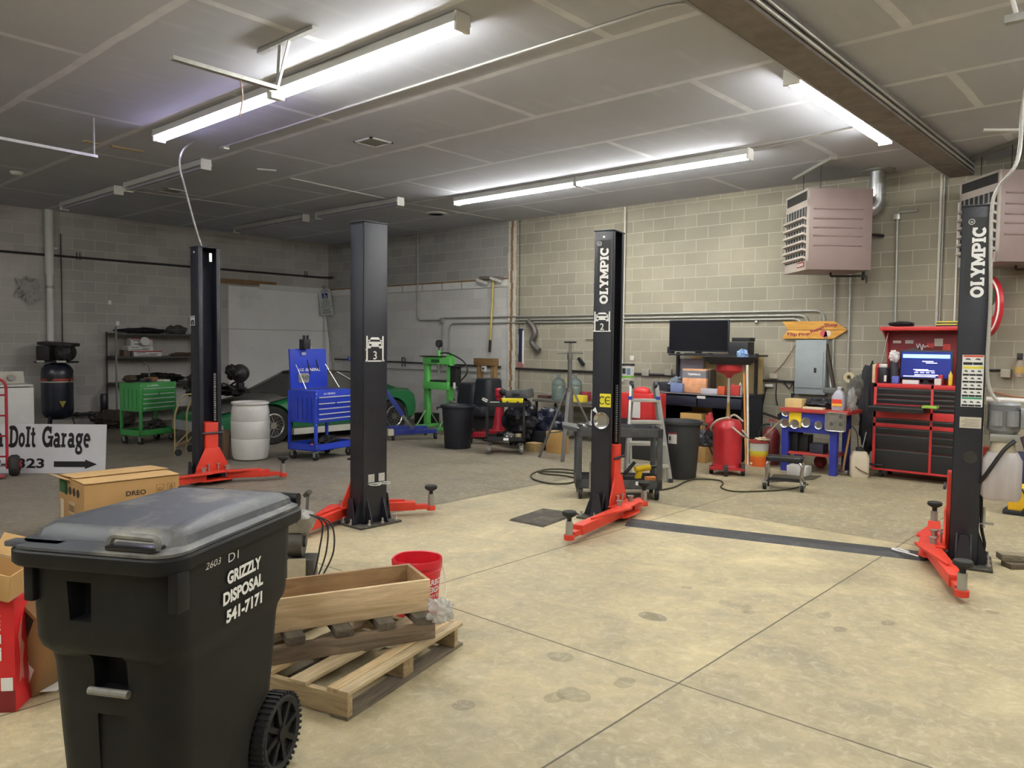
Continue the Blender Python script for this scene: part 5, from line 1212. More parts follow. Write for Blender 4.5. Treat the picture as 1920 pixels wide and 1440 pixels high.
# engine hoist
A_, B_ = F(735, 826), F(818, 823); d = (B_-A_).normalized(); n = V((-d.y, d.x, 0)); L = (B_-A_).length
EH = T('engine_hoist', 'blue engine hoist with long floor leg beside the green car', 'engine hoist', A_, math.atan2(d.y, d.x))
for y in (.0, .62):
    part('leg', m_blue, EH, MB().bb((0, y-.04, .1), (L*.5, y+.04, .19)).bb((L*.45, y-.035, .105), (L, y+.035, .18)), bevel=.004)
    for x in (.02, L-.02): caster(EH, x, y, .048, m_dark)
part('leg_collar', M('cream_collar', 'b9b29c', .5), EH, MB().bb((-.08, -.05, .09), (.02, .05, .2)))
part('base_beam', m_blue, EH, MB().bb((-.06, -.0, .1), (.04, .62, .18)), bevel=.004)
part('mast', m_blue, EH, MB().bar((-.15, .31, .15), (-.15, .31, 1.25), .09), bevel=.004)
part('brace', m_blue, EH, MB().bar((-.12, .28, .95), (.24, .22, .42), .1, .08), bevel=.005)
part('ram', M('ram_grey', '6a6864', .4, .5), EH, MB().bar((.22, .22, .44), (.42, .18, .17), .05, .05), bevel=.004)
part('boom', m_blue, EH, MB().bar((-.15, .31, 1.25), (-.72, .25, 1.42), .07), bevel=.004)
# shop press
q = F(800, 797); 
SP = T('shop_press', 'bright green shop press with pressure gauge by the back wall', 'hydraulic press', (-11.46, 10.68, 0))
for x in (-.33, .33):
    part('upright', m_lime, SP, MB().bb((x-.055, -.05, .06), (x+.055, .05, 1.5 if x > 0 else 1.42)), bevel=.004)
    part('foot', m_lime, SP, MB().bb((x-.04, -.32, 0), (x+.04, .32, .06)), bevel=.004)
    for sy in (-1, 1): part('foot_brace', M('pale_green', '9fcf9a', .5), SP, MB().bar((x, sy*.28, .06), (x, sy*.05, .34), .03, .012), smooth=0)
part('head_beam', m_lime, SP, MB().bb((-.39, -.08, 1.28), (.39, .08, 1.42)), bevel=.004)
part('head_plate', m_dark, SP, MB().bb((-.46, -.1, 1.425), (.2, .1, 1.445)))
part('bed', m_lime, SP, MB().bb((-.36, -.1, .78), (.36, .1, .93)), bevel=.004)
part('bed_block', m_dark, SP, MB().bb((-.15, -.1, .932), (.24, .1, .965)))
part('name_plate', M('plate_dark_green', '2c5f33', .5), SP, MB().bb((-.14, -.083, 1.31), (.1, -.08, 1.38)), smooth=0)
part('ram', m_chr, SP, MB().cyl((0, 0, 1.28), (0, 0, 1.1), .03, n=14).cyl((0, 0, 1.3), (0, 0, 1.2), .045, n=14))
part('gauge_stem', m_lime, SP, MB().cyl((0, 0, 1.42), (0, 0, 1.56), .05, .03, n=14))
g = part('gauge', m_dark, SP, MB().cyl((0, 0, 1.56), (0, 0, 1.62), .012, n=8).cyl((0, -.03, 1.69), (0, .03, 1.69), .075, n=22))
part('gauge_dial', M('dial_dark', '4a4850', .4), g, MB().cyl((0, -.031, 1.69), (0, -.034, 1.69), .062, n=22))
part('pump', m_dark, SP, MB().bb((.40, -.07, .86), (.56, .07, 1.24)).bb((.36, -.1, 1.24), (.62, .1, 1.26)), bevel=.006)
part('hose', m_dark, SP, MB().tube(spline([(.05, 0, 1.5), (.35, -.05, 1.5), (.75, -.05, 1.35), (.85, -.05, 1.15), (.65, -.05, .95), (.58, -.05, .8)], 8), .014, n=6))
part('hand_lever', M('lever_white', 'd9d9d6', .4), SP, MB().cyl((.55, -.1, .82), (.55, -.1, .94), .025, n=10))
part('hose', m_dark, SP, MB().tube(spline([(.56, -.08, .85), (.72, -.08, .62), (.62, -.08, .5), (.52, -.08, .62), (.6, -.08, .4), (.66, -.08, .05)], 8), .01, n=6))
MB().bb((-11.25, 10.85, 0), (-10.85, 11.15, .36)).build('cardboard_box', M('dull_carton', '6b5a44', .8), None, label='brown box on the floor behind the green press', cat='box', bevel=.004)
MB().bb((-12.55, 11.0, 0), (-12.1, 11.3, .22)).build('metal_box', m_dark, None, label='dark metal box on the floor left of the green press', cat='box', bevel=.006)
# trash can with handles
def trash_can(label, loc, r0, r1, h, col, rz=0.):
    t = T('trash_can', label, 'trash can', loc, rz, 'round rubber trash cans')
    mt = M(col+'_can', col, .5, var=.1, scale=3, bump=.1, bscale=150)
    part('can', mt, t, MB().lathe([(0, 0), (r0, 0), (r0+.008, .01), (r1-.01, h*.93), (r1+.012, h*.94), (r1+.02, h*.97), (r1+.015, h), (r1-.005, h), (r1-.02, h*.95), (r0-.012, .02), (0, .015)], n=40))
    for s_ in (-1, 1): part('handle', mt, t, MB().bb((s_*(r1), -.08, h*.925), (s_*(r1+.075), .08, h*.95)).bb((s_*(r1+.06), -.08, h*.885), (s_*(r1+.075), .08, h*.93)), bevel=.005)
    return t
q = F(857, 843); TC1 = trash_can('plain black trash can between the green press and the black utility cart', q+V((-.16, .17, 0)), .205, .27, .70, '1c1e27', .7)
q = F(1277, 900); TC2 = trash_can('dark grey trash can with white label in front of the workbench', q+V((-.12, .17, 0)), .2, .262, .74, '2c2e31', .6)
rot_l = math.atan2(-.93, .3)-TC2.rotation_euler.z if False else 0
s = T
im = TC2.matrix_world.inverted()
def on_can(t, px_, py_, r):       # label facing the viewer on a can: angle from pixel
    c = t.matrix_world.translation; p = W(px_, py_, c.y-.2); z = p.z
    return p, z
cl = TC2.matrix_world.translation
vd = (V((0, 0, 0))-V((cl.x, cl.y, 0))).normalized(); a0 = math.atan2(vd.y, vd.x)-.7
def curved(name, mt, t, a0, aw, z0, z1, r0, r1, parent=None, lift=.003):
    b = MB(); N = 8; lo = []; hi = []
    for i in range(N+1):
        a = a0-aw/2+aw*i/N
        lo.append(((r0+lift)*math.cos(a), (r0+lift)*math.sin(a), z0)); hi.append(((r1+lift)*math.cos(a), (r1+lift)*math.sin(a), z1))
    b.loft([lo, hi], cap=False, closed=False); return b.build(name, mt, parent or t)
rr_ = lambda z: .208+(.252-.208)*z/.69
ang = math.atan2(vd.y, vd.x)-.6
lb = curved('label', m_bxw, TC2, ang-.42, .48, .46, .58, rr_(.46), rr_(.58))
curved('label_header', M('label_maroon', '8a2f3a', .5), TC2, ang-.42, .48, .58, .605, rr_(.58), rr_(.605))
curved('label_print', m_dsign, TC2, ang-.55, .1, .5, .55, rr_(.5), rr_(.55), lb, .005)
# wooden stand with meter
WS = T('wooden_stand', 'brown wooden upright frame with a white meter by the back wall', 'stand', (W(914, 700, 11.2).x, 11.2, 0))
wv = lambda px_: W(px_, 700, 11.2).x-WS.matrix_world.translation.x
zt2 = W(914, 672, 11.2).z
m_std = wood('stand_wood', '98774d', '6d5535', axis=2)
for x0, x1 in ((897, 903), (923, 930)): part('upright', m_std, WS, MB().bb((wv(x0), -.05, 0), (wv(x1), .05, zt2)), bevel=.003)
part('cross_beam', wood('stand_beam', '8d6a42', '5f492e'), WS, MB().bb((wv(893), -.08, zt2-.14), (wv(931), .06, zt2)), bevel=.004)
part('base', m_std, WS, MB().bb((wv(893), -.25, 0), (wv(931), .25, .05)), bevel=.003)
mt_ = part('meter', m_bxw, WS, MB().bb((wv(909), -.1, zt2-.25), (wv(916), -.05, zt2-.15)), bevel=.004)
part('meter_face', m_gpl, mt_, MB().bb((wv(910.5), -.103, zt2-.22), (wv(914.5), -.1, zt2-.18)), smooth=0)
# black double-humped seat
q = W(895, 745, 10.2)
ST = T('vehicle_seat', 'black padded two-hump seat behind the plain black trash can', 'seat', (q.x, 10.25, 0), -.05)
sx_ = lambda px_: W(px_, 745, 10.2).x-q.x
part('left_pad', m_bpl, ST, MB().rbox(((sx_(862)+sx_(902))/2, 0, .78), (sx_(902)-sx_(862), .42, .4), .12, 5, top=.88), bevel=.05, segs=3)
part('right_pad', m_bpl, ST, MB().rbox(((sx_(896)+sx_(930))/2, 0, .82), (sx_(930)-sx_(896), .44, .52), .12, 5, top=.86), bevel=.06, segs=3)
part('cushion', m_bpl, ST, MB().rbox((0, -.08, .5), (sx_(930)-sx_(858), .6, .18), .1, 4), bevel=.03)
part('base_frame', m_dark, ST, MB().bb((sx_(868), -.25, 0), (sx_(926), .25, .42)), bevel=.01)
part('arm', M('seat_arm', '5d5b58', .5), ST, MB().tube([(sx_(856), -.25, .62), (sx_(868), -.2, .6)], .03, n=8))
# red transmission jack
q = F(936, 812); 
J = T('floor_jack', 'red upright transmission jack behind the black utility cart', 'jack', (W(936, 770, 9.75).x, 9.75, 0), .3)
m_jr = M('jack_red', 'a51d2d', .4, var=.1)
part('base', m_jr, J, MB().bar((-.45, -.25, .16), (.3, .1, .16), .1, .09).bar((-.4, .25, .16), (.3, -.1, .16), .1, .09).bb((-.15, -.15, .1), (.2, .15, .24)), bevel=.008)
for x, y in ((-.42, -.24), (-.38, .24), (.28, .1), (.28, -.1)): caster(J, x, y, .045, m_dark)
part('column', m_jr, J, MB().lathe([(0, .2), (.14, .22), (.1, .32), (.065, .6), (.06, .8), (.08, .82), (.08, .92), (.05, .95), (0, .95)], n=20))
part('handle', m_dark, J, MB().cyl((.05, -.05, .9), (.16, -.08, .87), .05, n=10).cyl((.15, -.08, .87), (.42, -.14, .8), .016, n=8))
part('pedal', m_dark, J, MB().bb((-.55, -.3, .2), (-.35, -.2, .26)), bevel=.01)
# black utility cart
q = F(947, 852)+V((-.66, .75, 0))*.2
UC = T('utility_cart', 'black two-shelf utility cart carrying a yellow tray', 'utility cart', q, .727, 'two-shelf utility carts')
def two_shelf(t, w, d, top, low, m, r=.06, lip=.06, legw=.04, tread=None):
    for nm, z in (('top_shelf', top), ('bottom_shelf', low)):
        b = MB().bb((-w/2, -d/2, z-lip), (w/2, d/2, z-lip+.012))
        for s_ in (-1, 1): b.bb((-w/2, s_*d/2, z-lip), (w/2, s_*(d/2-.015), z)).bb((s_*w/2, -d/2, z-lip), (s_*(w/2-.015), d/2, z))
        part(nm, m, t, b, smooth=0)
    for sx in (-1, 1):
        for sy in (-1, 1):
            part('leg', m, t, MB().bb((sx*w/2, sy*d/2, low-lip), (sx*(w/2-legw), sy*(d/2-legw), top-.01)), bevel=.003)
            caster(t, sx*(w/2-.05), sy*(d/2-.05), r, None, tread)
two_shelf(UC, .6, .42, .80, .27, M('cart_black', '1c1d20', .4, var=.1), .062, .07, .03, M('clear_grey_wheel', '6a6a66', .4))
part('shelf_label', m_wsign, UC, MB().bb((-.03, -.212, .215), (.05, -.21, .255)), smooth=0)
part('handle', m_alu, UC, MB().tube(bend([(-.29, -.18, .8), (-.36, -.18, .84), (-.36, .18, .84), (-.29, .18, .8)], .04), .012, n=8))
yt = T('storage_tray', 'bright yellow tool tray on top of the black utility cart', 'tray', on(UC, .1, -.05, .745), .727+.05)
part('tray', M('tray_yellow', 'e6d62a', .4), yt, MB().loft([rrect(-.15, .15, -.09, .09, .02, 0), rrect(-.17, .17, -.11, .11, .03, .105), rrect(-.155, .155, -.095, .095, .02, .105), rrect(-.14, .14, -.08, .08, .02, .02)]))
for x in (-.08, .08): part('notch', m_dark, yt, MB().bb((x-.015, -.113, .03), (x+.015, -.1, .07)), smooth=0)
part('liner', m_bpl, yt, MB().bb((-.14, -.08, .075), (.14, .08, .085)), smooth=0)
MB().box(on(UC, -.17, -.1, .775), (.14, .09, .05), rz=.8).build('paper_pad', m_bxw, None, label='white paper pad left of the yellow tray on the black cart', cat='paper', smooth=0)
MB().box(on(UC, -.22, -.1, .215), (.03, .2, .012), rz=2.2).build('wrench', m_chr, None, label='bright wrench lying at the left in the bottom of the black cart', cat='hand tool', bevel=.004)
lump('metal_part', on(UC, .05, -.02, .26), (.08, .06, .055), m_stud, 'grey metal lump in the bottom tray of the black cart', 'engine part', 51, .6, 4)
MB().cyl(on(UC, .2, -.02, .212), on(UC, .2, -.02, .3), .05, n=16).build('can', M('can_cream', 'b9ad8d', .5), None, label='cream can in the bottom right of the black cart', cat='can')
lump('tool_bag', on(UC, .0, .12, .26), (.2, .06, .055), m_grease, 'black tangle of tools at the back of the black cart shelf', 'tool', 53, .7, 4)
# black case standing past the cart, hose bundle
q = W(978, 757, 9.6)
CS = T('equipment_case', 'black case on top of the black bagged heap right of the utility cart', 'case', (q.x-.05, 9.6, .80), .35)
part('case', m_gpl, CS, MB().rbox((0, 0, .08), (.42, .3, .15), .05, 4, rot=rotm(0, -.12, 0)), bevel=.02); part('case_handle', m_bpl, CS, MB().bb((-.06, -.17, .06), (.06, -.15, .1)))
k = MB().ball((q.x-.05, 9.65, .43), (.3, .24, .36), 30, 20, lump=.35, seed=61, freq=4)
k.build('bagged_heap', M('black_bag', '18191f', .25, var=.4, scale=20, bump=.6, bscale=25), None, label='tall heap in shiny black plastic right of the utility cart', cat='bag')
lump('bagged_heap', V((W(1026, 790, 9.9).x, 9.95, .38)), (.3, .25, .26), M('blue_black_bag', '191d30', .3, var=.4, scale=15, bump=.6, bscale=25), 'bluish black bag heap left of the tall tripod stand', 'bag', 63, .4, 4)
for x0, x1, y0_, h, mt, lb, nm, ct in ((995, 1022, 9.85, .3, m_bpl, 'black crate on the floor right of the utility cart', 'crate', 'crate'), (1024, 1052, 9.7, .34, m_card_b, 'tan cardboard box under the table beside the tripod stand', 'cardboard_box', 'box'), (985, 1003, 9.55, .14, M('dull_tan', '9a8257', .8), 'small tan box on the floor by the black cart', 'cardboard_box', 'box')):
    xa, xb = W(x0, 810, y0_-.2).x, W(x1, 810, y0_-.2).x
    MB().bb((xa, y0_-.2, 0), (xb, y0_+.0, h)).build(nm, mt, None, label=lb, cat=ct, bevel=.004)
lump('oil_bottle', F(985, 843)+V((0, .1, .05)), (.05, .05, .05), m_grease, 'small black and white bottle lying by the black cart', 'bottle', 65, .3)
# side table with water bottles and odds
zt3 = .70; xa, xb = -9.15, -7.55
TB = T('side_table', 'grey table along the back wall behind the tripod stand', 'table', ((xa+xb)/2, 11.2, 0))
part('tabletop', M('table_grey', '55524d', .6, var=.15), TB, MB().bb((xa-(xa+xb)/2, -.36, zt3-.04), (xb-(xa+xb)/2, .3, zt3)), bevel=.003)
for x in (-.74, .74):
    for y in (-.3, .25): part('leg', m_dark, TB, MB().bar((x, y, 0), (x, y, zt3-.04), .035), smooth=0)
def bottle5(px_, Y, lb):
    p = W(px_, 745, Y); t = T('water_bottle', lb, 'water bottle', (p.x, Y, zt3), 0, 'five gallon water bottles')
    part('bottle', m_clear, t, MB().lathe([(0, 0), (.11, 0), (.125, .02), (.125, .11), (.118, .125), (.125, .14), (.125, .24), (.118, .255), (.125, .27), (.12, .32), (.09, .37), (.04, .4), (.03, .42), (.03, .46), (0, .46)], n=28))
    part('cap', M('cap_grey', '7b8486', .4), t, MB().cyl((0, 0, .46), (0, 0, .475), .033, n=14))
bottle5(1047, 11.05, 'clear greenish water bottle left of the tripod column'); bottle5(1078, 11.2, 'clear bluish water bottle right of the tripod column')
for px_, w_, h, col, lb, nm, ct in ((1086, .26, .12, 'd9c53a', 'yellow and blue carton on the table left of the number 2 post', 'carton', 'box'), (1022, .25, .05, '5a3a36', 'dark red rag on the left of the grey table', 'rag', 'rag'), (1096, .2, .16, '8c2f3a', 'red and blue heap of boxes behind the yellow carton', 'carton', 'box')):
    p = W(px_, 745, 10.95 if col[0] == 'd' else 11.3)
    MB().box((p.x, p.y, zt3+h/2), (w_, .14, h)).build(nm, M('mat_'+col, col, .6), None, label=lb, cat=ct, bevel=.006)
p = W(1032, 735, 11.2); MB().tube([(p.x-.05, 11.3, zt3+.01), (p.x+.18, 11.45, zt3+.35)], .012, n=6).build('yellow_rod', M('rod_yellow', 'b9b045', .5), None, label='thin yellow rod leaning left of the water bottles', cat='rod')
# tall tripod stand
f1, f2, f3 = F(1027, 860), F(1085, 872), F(1106, 836); cc = (f1+f2+f3)/3; pc = W(1068, 720, 9.2)
cc = V((pc.x, 9.2, 0))
HS = T('under_hoist_stand', 'tall grey tripod support stand left of the number 2 post', 'support stand', cc)
m_sg = M('stand_grey', '64635f', .5, .3, var=.12)
for f_ in (V((-.42, -.18, 0)), V((.12, -.3, 0)), V((.42, .35, 0))):
    part('leg', m_sg, HS, MB().bar((f_.x*.1, f_.y*.1, 1.02), f_, .055, .03), bevel=.004); part('leg_tie', m_sg, HS, MB().bar(f_*.62+V((0, 0, .38)), (0, 0, .42), .02, .02), smooth=0)
part('outer_tube', m_sg, HS, MB().cyl((0, 0, .35), (0, 0, 1.06), .07, .055, n=18).cyl((0, 0, 1.0), (0, 0, 1.5), .032, n=16))
part('screw', m_chr, HS, MB().cyl((0, 0, 1.5), (0, 0, 1.72), .018, n=12)); part('nut', m_sg, HS, MB().cyl((0, 0, 1.48), (0, 0, 1.56), .042, n=12))
part('turn_bar', m_sg, HS, MB().tube([(-.2, -.05, 1.575), (.2, .05, 1.575)], .008, n=6)); part('saddle', m_dark, HS, MB().bb((-.09, -.03, 1.72), (.09, .03, 1.745)))
# grey plastic cart with tools, right behind the number 2 post
q = (F(1100, 936)+F(1222, 938))/2+V((-.66, .75, 0))*.25
GP = T('utility_cart', 'grey plastic utility cart partly hidden by the number 2 post', 'utility cart', q, .7, 'two-shelf utility carts')
two_shelf(GP, .94, .52, .785, .22, m_gpl, .065, .1, .06, m_rub)
part('push_handle', m_gpl, GP, MB().loft([[(-.47, y, z) for y, z in ((-.24, .785), (.24, .785), (.24, .745), (-.24, .745))], [(-.62, y, z) for y, z in ((-.2, .81), (.2, .81), (.2, .77), (-.2, .77))]]), smooth=0)
part('shelf_label', m_wsign, GP, MB().bb((.18, -.262, .165), (.25, -.26, .205)), smooth=0)
def small(name, t, loc, sz, col, lb, ct, rz=0., rough=.5, bev=.006, grp=None, metal=0.):
    return MB().box(on(t, *loc), sz, rz=rz+math.atan2(t.matrix_world[1][0], t.matrix_world[0][0])).build(name, M('mat_%s_%d' % (col, int(metal*10)), col, rough, metal), None, label=lb, cat=ct, bevel=bev, group=grp)
d_ = T('cordless_drill', 'yellow and black cordless drill in the bottom of the grey cart', 'power drill', on(GP, .27, -.08, .175), 1.0)
part('body', M('drill_yellow', 'e8c11e', .45), d_, MB().cyl((-.08, 0, .14), (.1, 0, .16), .035, n=14).box((-.04, 0, .07), (.06, .045, .13), rot=rotm(0, .25)), bevel=.004); part('chuck', m_dark, d_, MB().cyl((.1, 0, .16), (.17, 0, .166), .025, .016, n=12)); part('battery', m_dark, d_, MB().box((-.07, 0, .02), (.11, .06, .04)), bevel=.006)
small('battery_pack', GP, (.37, -.08, .203), (.12, .07, .06), 'd98a4c', 'orange and cream pack right of the yellow drill', 'battery', .3)
small('tool_box', GP, (.14, -.05, .203), (.13, .1, .06), '2a2a2c', 'black tool case left of the yellow drill', 'tool', .2)
MB().cyl(on(GP, .08, -.05, .255), on(GP, .2, -.0, .38), .02, n=10).build('flashlight', m_dark, None, label='black torch leaning above the tool case in the grey cart', cat='torch')
lump('socket_pile', on(GP, -.32, -.08, .775), (.12, .1, .05), m_chr, 'shiny sockets heaped at the left end of the grey cart top', 'sockets', 71, 1., 6)
for i, (x, h) in enumerate(((-.27, .22), (-.21, .3))):
    MB().cyl(on(GP, x, .05, .738), on(GP, x, .05, .738+h), .03-.008*i, n=14).build('spray_can', [m_bxw, m_dark][i], None, label=['white ribbed bottle standing on the left of the grey cart', 'black spray can standing on the left of the grey cart'][i], cat='bottle')
MB().box(on(GP, -.36, -.3, .34), (.07, .05, .32), rz=.7).build('white_tube', m_alu, None, label='pale tube hooked on the left leg of the grey cart', cat='tube', bevel=.005) if False else None
# hoses on the floor
m_hose = M('rubber_hose', '3d3a26', .6, var=.1)
pts = [F(*a, .012) for a in ((1085, 884), (1060, 880), (1025, 880), (998, 888), (1000, 898), (1030, 906), (1065, 906), (1083, 899), (1060, 892), (1020, 888), (1012, 884), (1050, 885), (1088, 889))]
MB().tube(spline(pts, 8), .011, n=6).build('air_hose', m_hose, None, label='dark hose lying in a loop on the floor left of the grey cart', cat='hose')
pts = [F(*a, .011) for a in ((1228, 920), (1262, 914), (1285, 903), (1305, 898), (1345, 900), (1356, 906), (1352, 914), (1375, 921), (1420, 921), (1480, 917), (1515, 908))]
MB().tube(spline(pts, 8), .009, n=6).build('air_hose', m_hose, None, label='dark hose winding on the floor from grey cart to rolling stool', cat='hose')
# aluminium ladder
bl, br_ = F(1203, 893), F(1264, 905); dd = V((.75, .66, 0)); bk_ = V((-.66, .75, 0))
tl, tr = None, None
LD = T('step_ladder', 'aluminium folding ladder standing behind the grey cart', 'ladder', (br_+V((-.24, -.2, 0))).to_tuple()[:2]+(0,), .727)
hl = 1.2
for s_ in (-1, 1):
    f0, f1_ = V((s_*.27, 0, 0)), V((s_*.16-.06, .16, hl))
    part('front_rail', m_alu, LD, MB().bar(f0, f1_, .03, .05), bevel=.004); part('outer_rail', m_alu, LD, MB().bar(f0-V((s_*.05, -.03, 0)), f0.lerp(f1_, .62)+V((-s_*.01, .03, 0)), .03, .05), bevel=.004)
    part('rear_rail', M('alu_dull', '8e8d88', .5, .4), LD, MB().bar((s_*.26, .25, 0), (s_*.14-.06, .19, hl), .03, .05), bevel=.004)
    part('foot', m_rub, LD, MB().box(f0+V((0, 0, .025)), (.05, .07, .05)), bevel=.006)
    part('hinge', M('hinge_navy', '23263a', .4), LD, MB().cyl((s_*.15-.08, .18, hl), (s_*.15-.04, .18, hl), .05, n=18))
for i in range(4):
    z = .2+i*.27; t_ = z/hl; hw = .27-.11*t_
    part('rung', m_alu, LD, MB().bb((-hw-.06*t_, .16*t_-.03, z-.02), (hw-.06*t_, .16*t_+.03, z+.02)), bevel=.004)
    if i > 0: part('rear_rung', m_alu, LD, MB().bb((-hw-.06*t_, .25-.06*t_-.015, z-.015), (hw-.06*t_, .25-.06*t_+.015, z+.015)), bevel=.003)
part('top_lock', M('lock_blue', '2c3f9a', .4), LD, MB().bb((-.26, .1, 1.02), (-.21, .16, 1.06)))
part('top_lock', M('lock_blue', '2c3f9a', .4), LD, MB().bb((.09, .1, 1.02), (.14, .16, 1.06)))
c = on(LD, -.27, .2, hl+.07)
PA = T('pail', 'white and green pail with black lid on top of the ladder', 'pail', c, -.4)
part('pail', m_bxw, PA, MB().lathe([(0, 0), (.085, 0), (.092, .17), (0, .17)], n=28)); part('lid', m_dark, PA, MB().lathe([(0, .17), (.098, .17), (.098, .195), (0, .195)], n=28))
curved('green_band', M('band_green', '6fae3c', .5), PA, -.7, 2.6, .02, .045, .0865, .0875); curved('print', m_dsign, PA, -1.0, .5, .07, .14, .089, .091); curved('print', M('print_blue', '5a7896', .5), PA, -.35, .5, .06, .14, .089, .091)
q = W(1200, 760, 10.0)
RC = T('tool_box', 'red tool box with white panel behind the ladder', 'tool box', (q.x-.05, 10.1, 0))
part('stand', m_dark, RC, MB().bb((-.3, -.2, 0), (.3, .2, .6)), bevel=.01)
part('box', M('box_red', 'c03030', .4), RC, MB().bb((-.32, -.2, .6), (.32, .2, .98)), bevel=.01); part('panel', m_bxw, RC, MB().bb((-.08, -.205, .62), (.12, -.2, .86)), smooth=0)
part('red_hood', M('box_red', 'c03030', .4), RC, MB().ball((.02, 0, 1.0), (.14, .1, .08), 16, 10))
# ================================================================ BACK WALL: RIGHT
YB = 10.72
x0, x1 = -6.5, W(1392, 740, YB).x; xm = (x0+x1)/2; hw = (x1-x0)/2
zb = W(1320, 739, YB).z
WB = T('workbench', 'dark navy workbench with raised shelf holding the black screen', 'workbench', (xm, YB, 0))
part('worktop', m_navy, WB, MB().bb((-hw, 0, zb-.03), (hw, .75, zb)), bevel=.003)
part('edge_strip', m_alu, WB, MB().bb((-hw, -.008, zb-.012), (hw, 0, zb)), smooth=0)
for s_ in (-1, 1):
    dr = part('drawer', m_navy, WB, MB().bb((min(0, s_*hw)+.01, -.004, zb-.2), (max(0, s_*hw)-.01, .5, zb-.045)), bevel=.004); part('drawer_pull', m_bpl, dr, MB().bb((s_*hw/2-.12, -.014, zb-.17), (s_*hw/2+.12, -.004, zb-.155)), smooth=0)
    part('side_panel', m_navy, WB, MB().bb((s_*hw, .03, 0), (s_*(hw-.03), .72, zb-.03)), smooth=0)
    part('upright', m_bpl, WB, MB().bb((s_*(hw-.06)-.02, .55, zb), (s_*(hw-.06)+.02, .6, zb+.62)), smooth=0)
part('back_panel', m_navy, WB, MB().bb((-hw, .7, .0), (hw, .72, zb)), smooth=0)
part('lower_shelf', m_navy, WB, MB().bb((-hw, .05, .3), (hw, .7, .33)), smooth=0)
part('pegboard', M('tan_board', 'b19a69', .8, var=.06), WB, MB().bb((-hw+.2, .72, zb), (hw-.02, .735, zb+.6)), smooth=0)
zs = W(1320, 664, YB+.3).z
part('upper_shelf', m_bpl, WB, MB().bb((-hw+.1, .2, zs-.025), (hw+.1, .62, zs)), bevel=.003)
part('sticker', m_bxw, WB, MB().bb((.0, -.006, zb-.07), (.14, -.004, zb-.03)), smooth=0)
bx = lambda px_, Y=YB+.25: W(px_, 730, Y).x-xm
def wbox(name, a, b, Y, col, lb, ct, d=.2, bev=.005, grp=None, rough=.5, z0=None, lift=0., mt=None):
    """box whose front face spans photo pixels a..b on the plane Y"""
    p, q = W(*a, Y), W(*b, Y); zl = min(p.z, q.z) if z0 is None else z0; zh = max(p.z, q.z)
    return MB().bb((p.x, Y, zl+lift), (q.x, Y+d, zh)).build(name, mt or M('mat_'+col, col, rough), None, label=lb, cat=ct, bevel=bev, group=grp)
TV = T('television', 'large black flat screen on the raised bench shelf', 'television', (W(1310, 632, YB+.35).x, YB+.35, zs+.001), .1)
tw = (W(1363, 620, YB+.35).x-W(1257, 620, YB+.35).x)/2; thh = W(1310, 600, YB+.35).z-zs
part('screen_frame', m_bpl, TV, MB().bb((-tw, -.02, .035), (tw, .03, thh)), bevel=.006); part('screen', M('screen_black', '0e0f16', .15), TV, MB().bb((-tw+.015, -.023, .06), (tw-.015, -.02, thh-.015)), smooth=0)
part('stand', m_bpl, TV, MB().bb((-.2, -.08, 0), (.2, .1, .012)).bb((-.05, .0, 0), (.05, .03, .06)), smooth=0)
wbox('speaker', (1251, 650), (1259, 662), YB+.4, '1b1d26', 'small black speaker left of the black screen', 'speaker', .1, z0=zs+.001)
wbox('amplifier', (1366, 641), (1402, 661), YB+.3, '232327', 'black box right of the black screen on the bench shelf', 'electronics', .22, z0=zs+.001)
wbox('router', (1372, 633), (1406, 640.5), YB+.3, '18181b', 'thin black box stacked on the box right of the screen', 'electronics', .18)
z1 = zb+.002
tb = T('printed_box', 'orange and grey sunset-printed carton on the navy workbench', 'box', (W(1301, 730, YB+.15).x, YB+.15, z1), .05)
w_ = (W(1323, 720, YB+.15).x-W(1280, 720, YB+.15).x)/2; h__ = W(1301, 692, YB+.15).z-z1
part('carton', M('sunset_orange', 'd59a72', .6, var=.2, scale=12), tb, MB().bb((-w_, 0, 0), (w_, .22, h__*.62)), bevel=.003); part('grey_band', M('sunset_grey', '77777f', .6), tb, MB().bb((-w_, 0, h__*.62), (w_, .22, h__*.93)), smooth=0); part('top_band', M('sunset_top', 'd8a57c', .6), tb, MB().bb((-w_, 0, h__*.93), (w_, .22, h__)), smooth=0)
text('lettering', 'TEMPMAX', m_wsign, tb, (0, -.001, h__*.78), X1, Z1, h__*.085, w_*1.1, bold=.03)
wbox('metal_case', (1323, 693), (1331, 734), YB+.22, '3a352f', 'dark upright case right of the sunset-printed carton', 'case', .2, z0=z1)
lump('hose_heap', V((W(1268, 715, YB+.3).x, YB+.38, z1+.11)), (.16, .16, .11), M('blue_grey_hose', '6b7380', .6, var=.3, scale=14), 'blue grey coiled hoses at the left of the workbench top', 'hose', 81, .5, 5)
wbox('parts_organizer', (1257, 718), (1279, 734), YB+.08, '7484ac', 'blue grey divided parts organiser left of the sunset carton', 'organiser', .12, z0=z1)
wbox('tool_case', (1229, 716), (1255, 724), YB+.3, '2b2d33', 'dark flat case at the far left of the workbench', 'case', .25, z0=z1, lift=0)
wbox('glove_box', (1314, 728), (1345, 735), YB+.05, 'b9b6bf', 'low pale box lying in front of the sunset carton', 'box', .1, z0=z1)
wbox('red_pack', (1346, 724), (1358, 735), YB+.05, 'c0542f', 'small orange red packet right of the low pale box', 'box', .08, z0=z1)
p = W(1388, 725, YB+.12); MB().lathe([(0, 0), (.032, 0), (.035, .02), (.03, .13), (.012, .17), (.012, .19), (0, .19)], (p.x, YB+.12, z1), 18).build('bottle', m_bxw, None, label='white bottle at the right end of the workbench', cat='bottle')
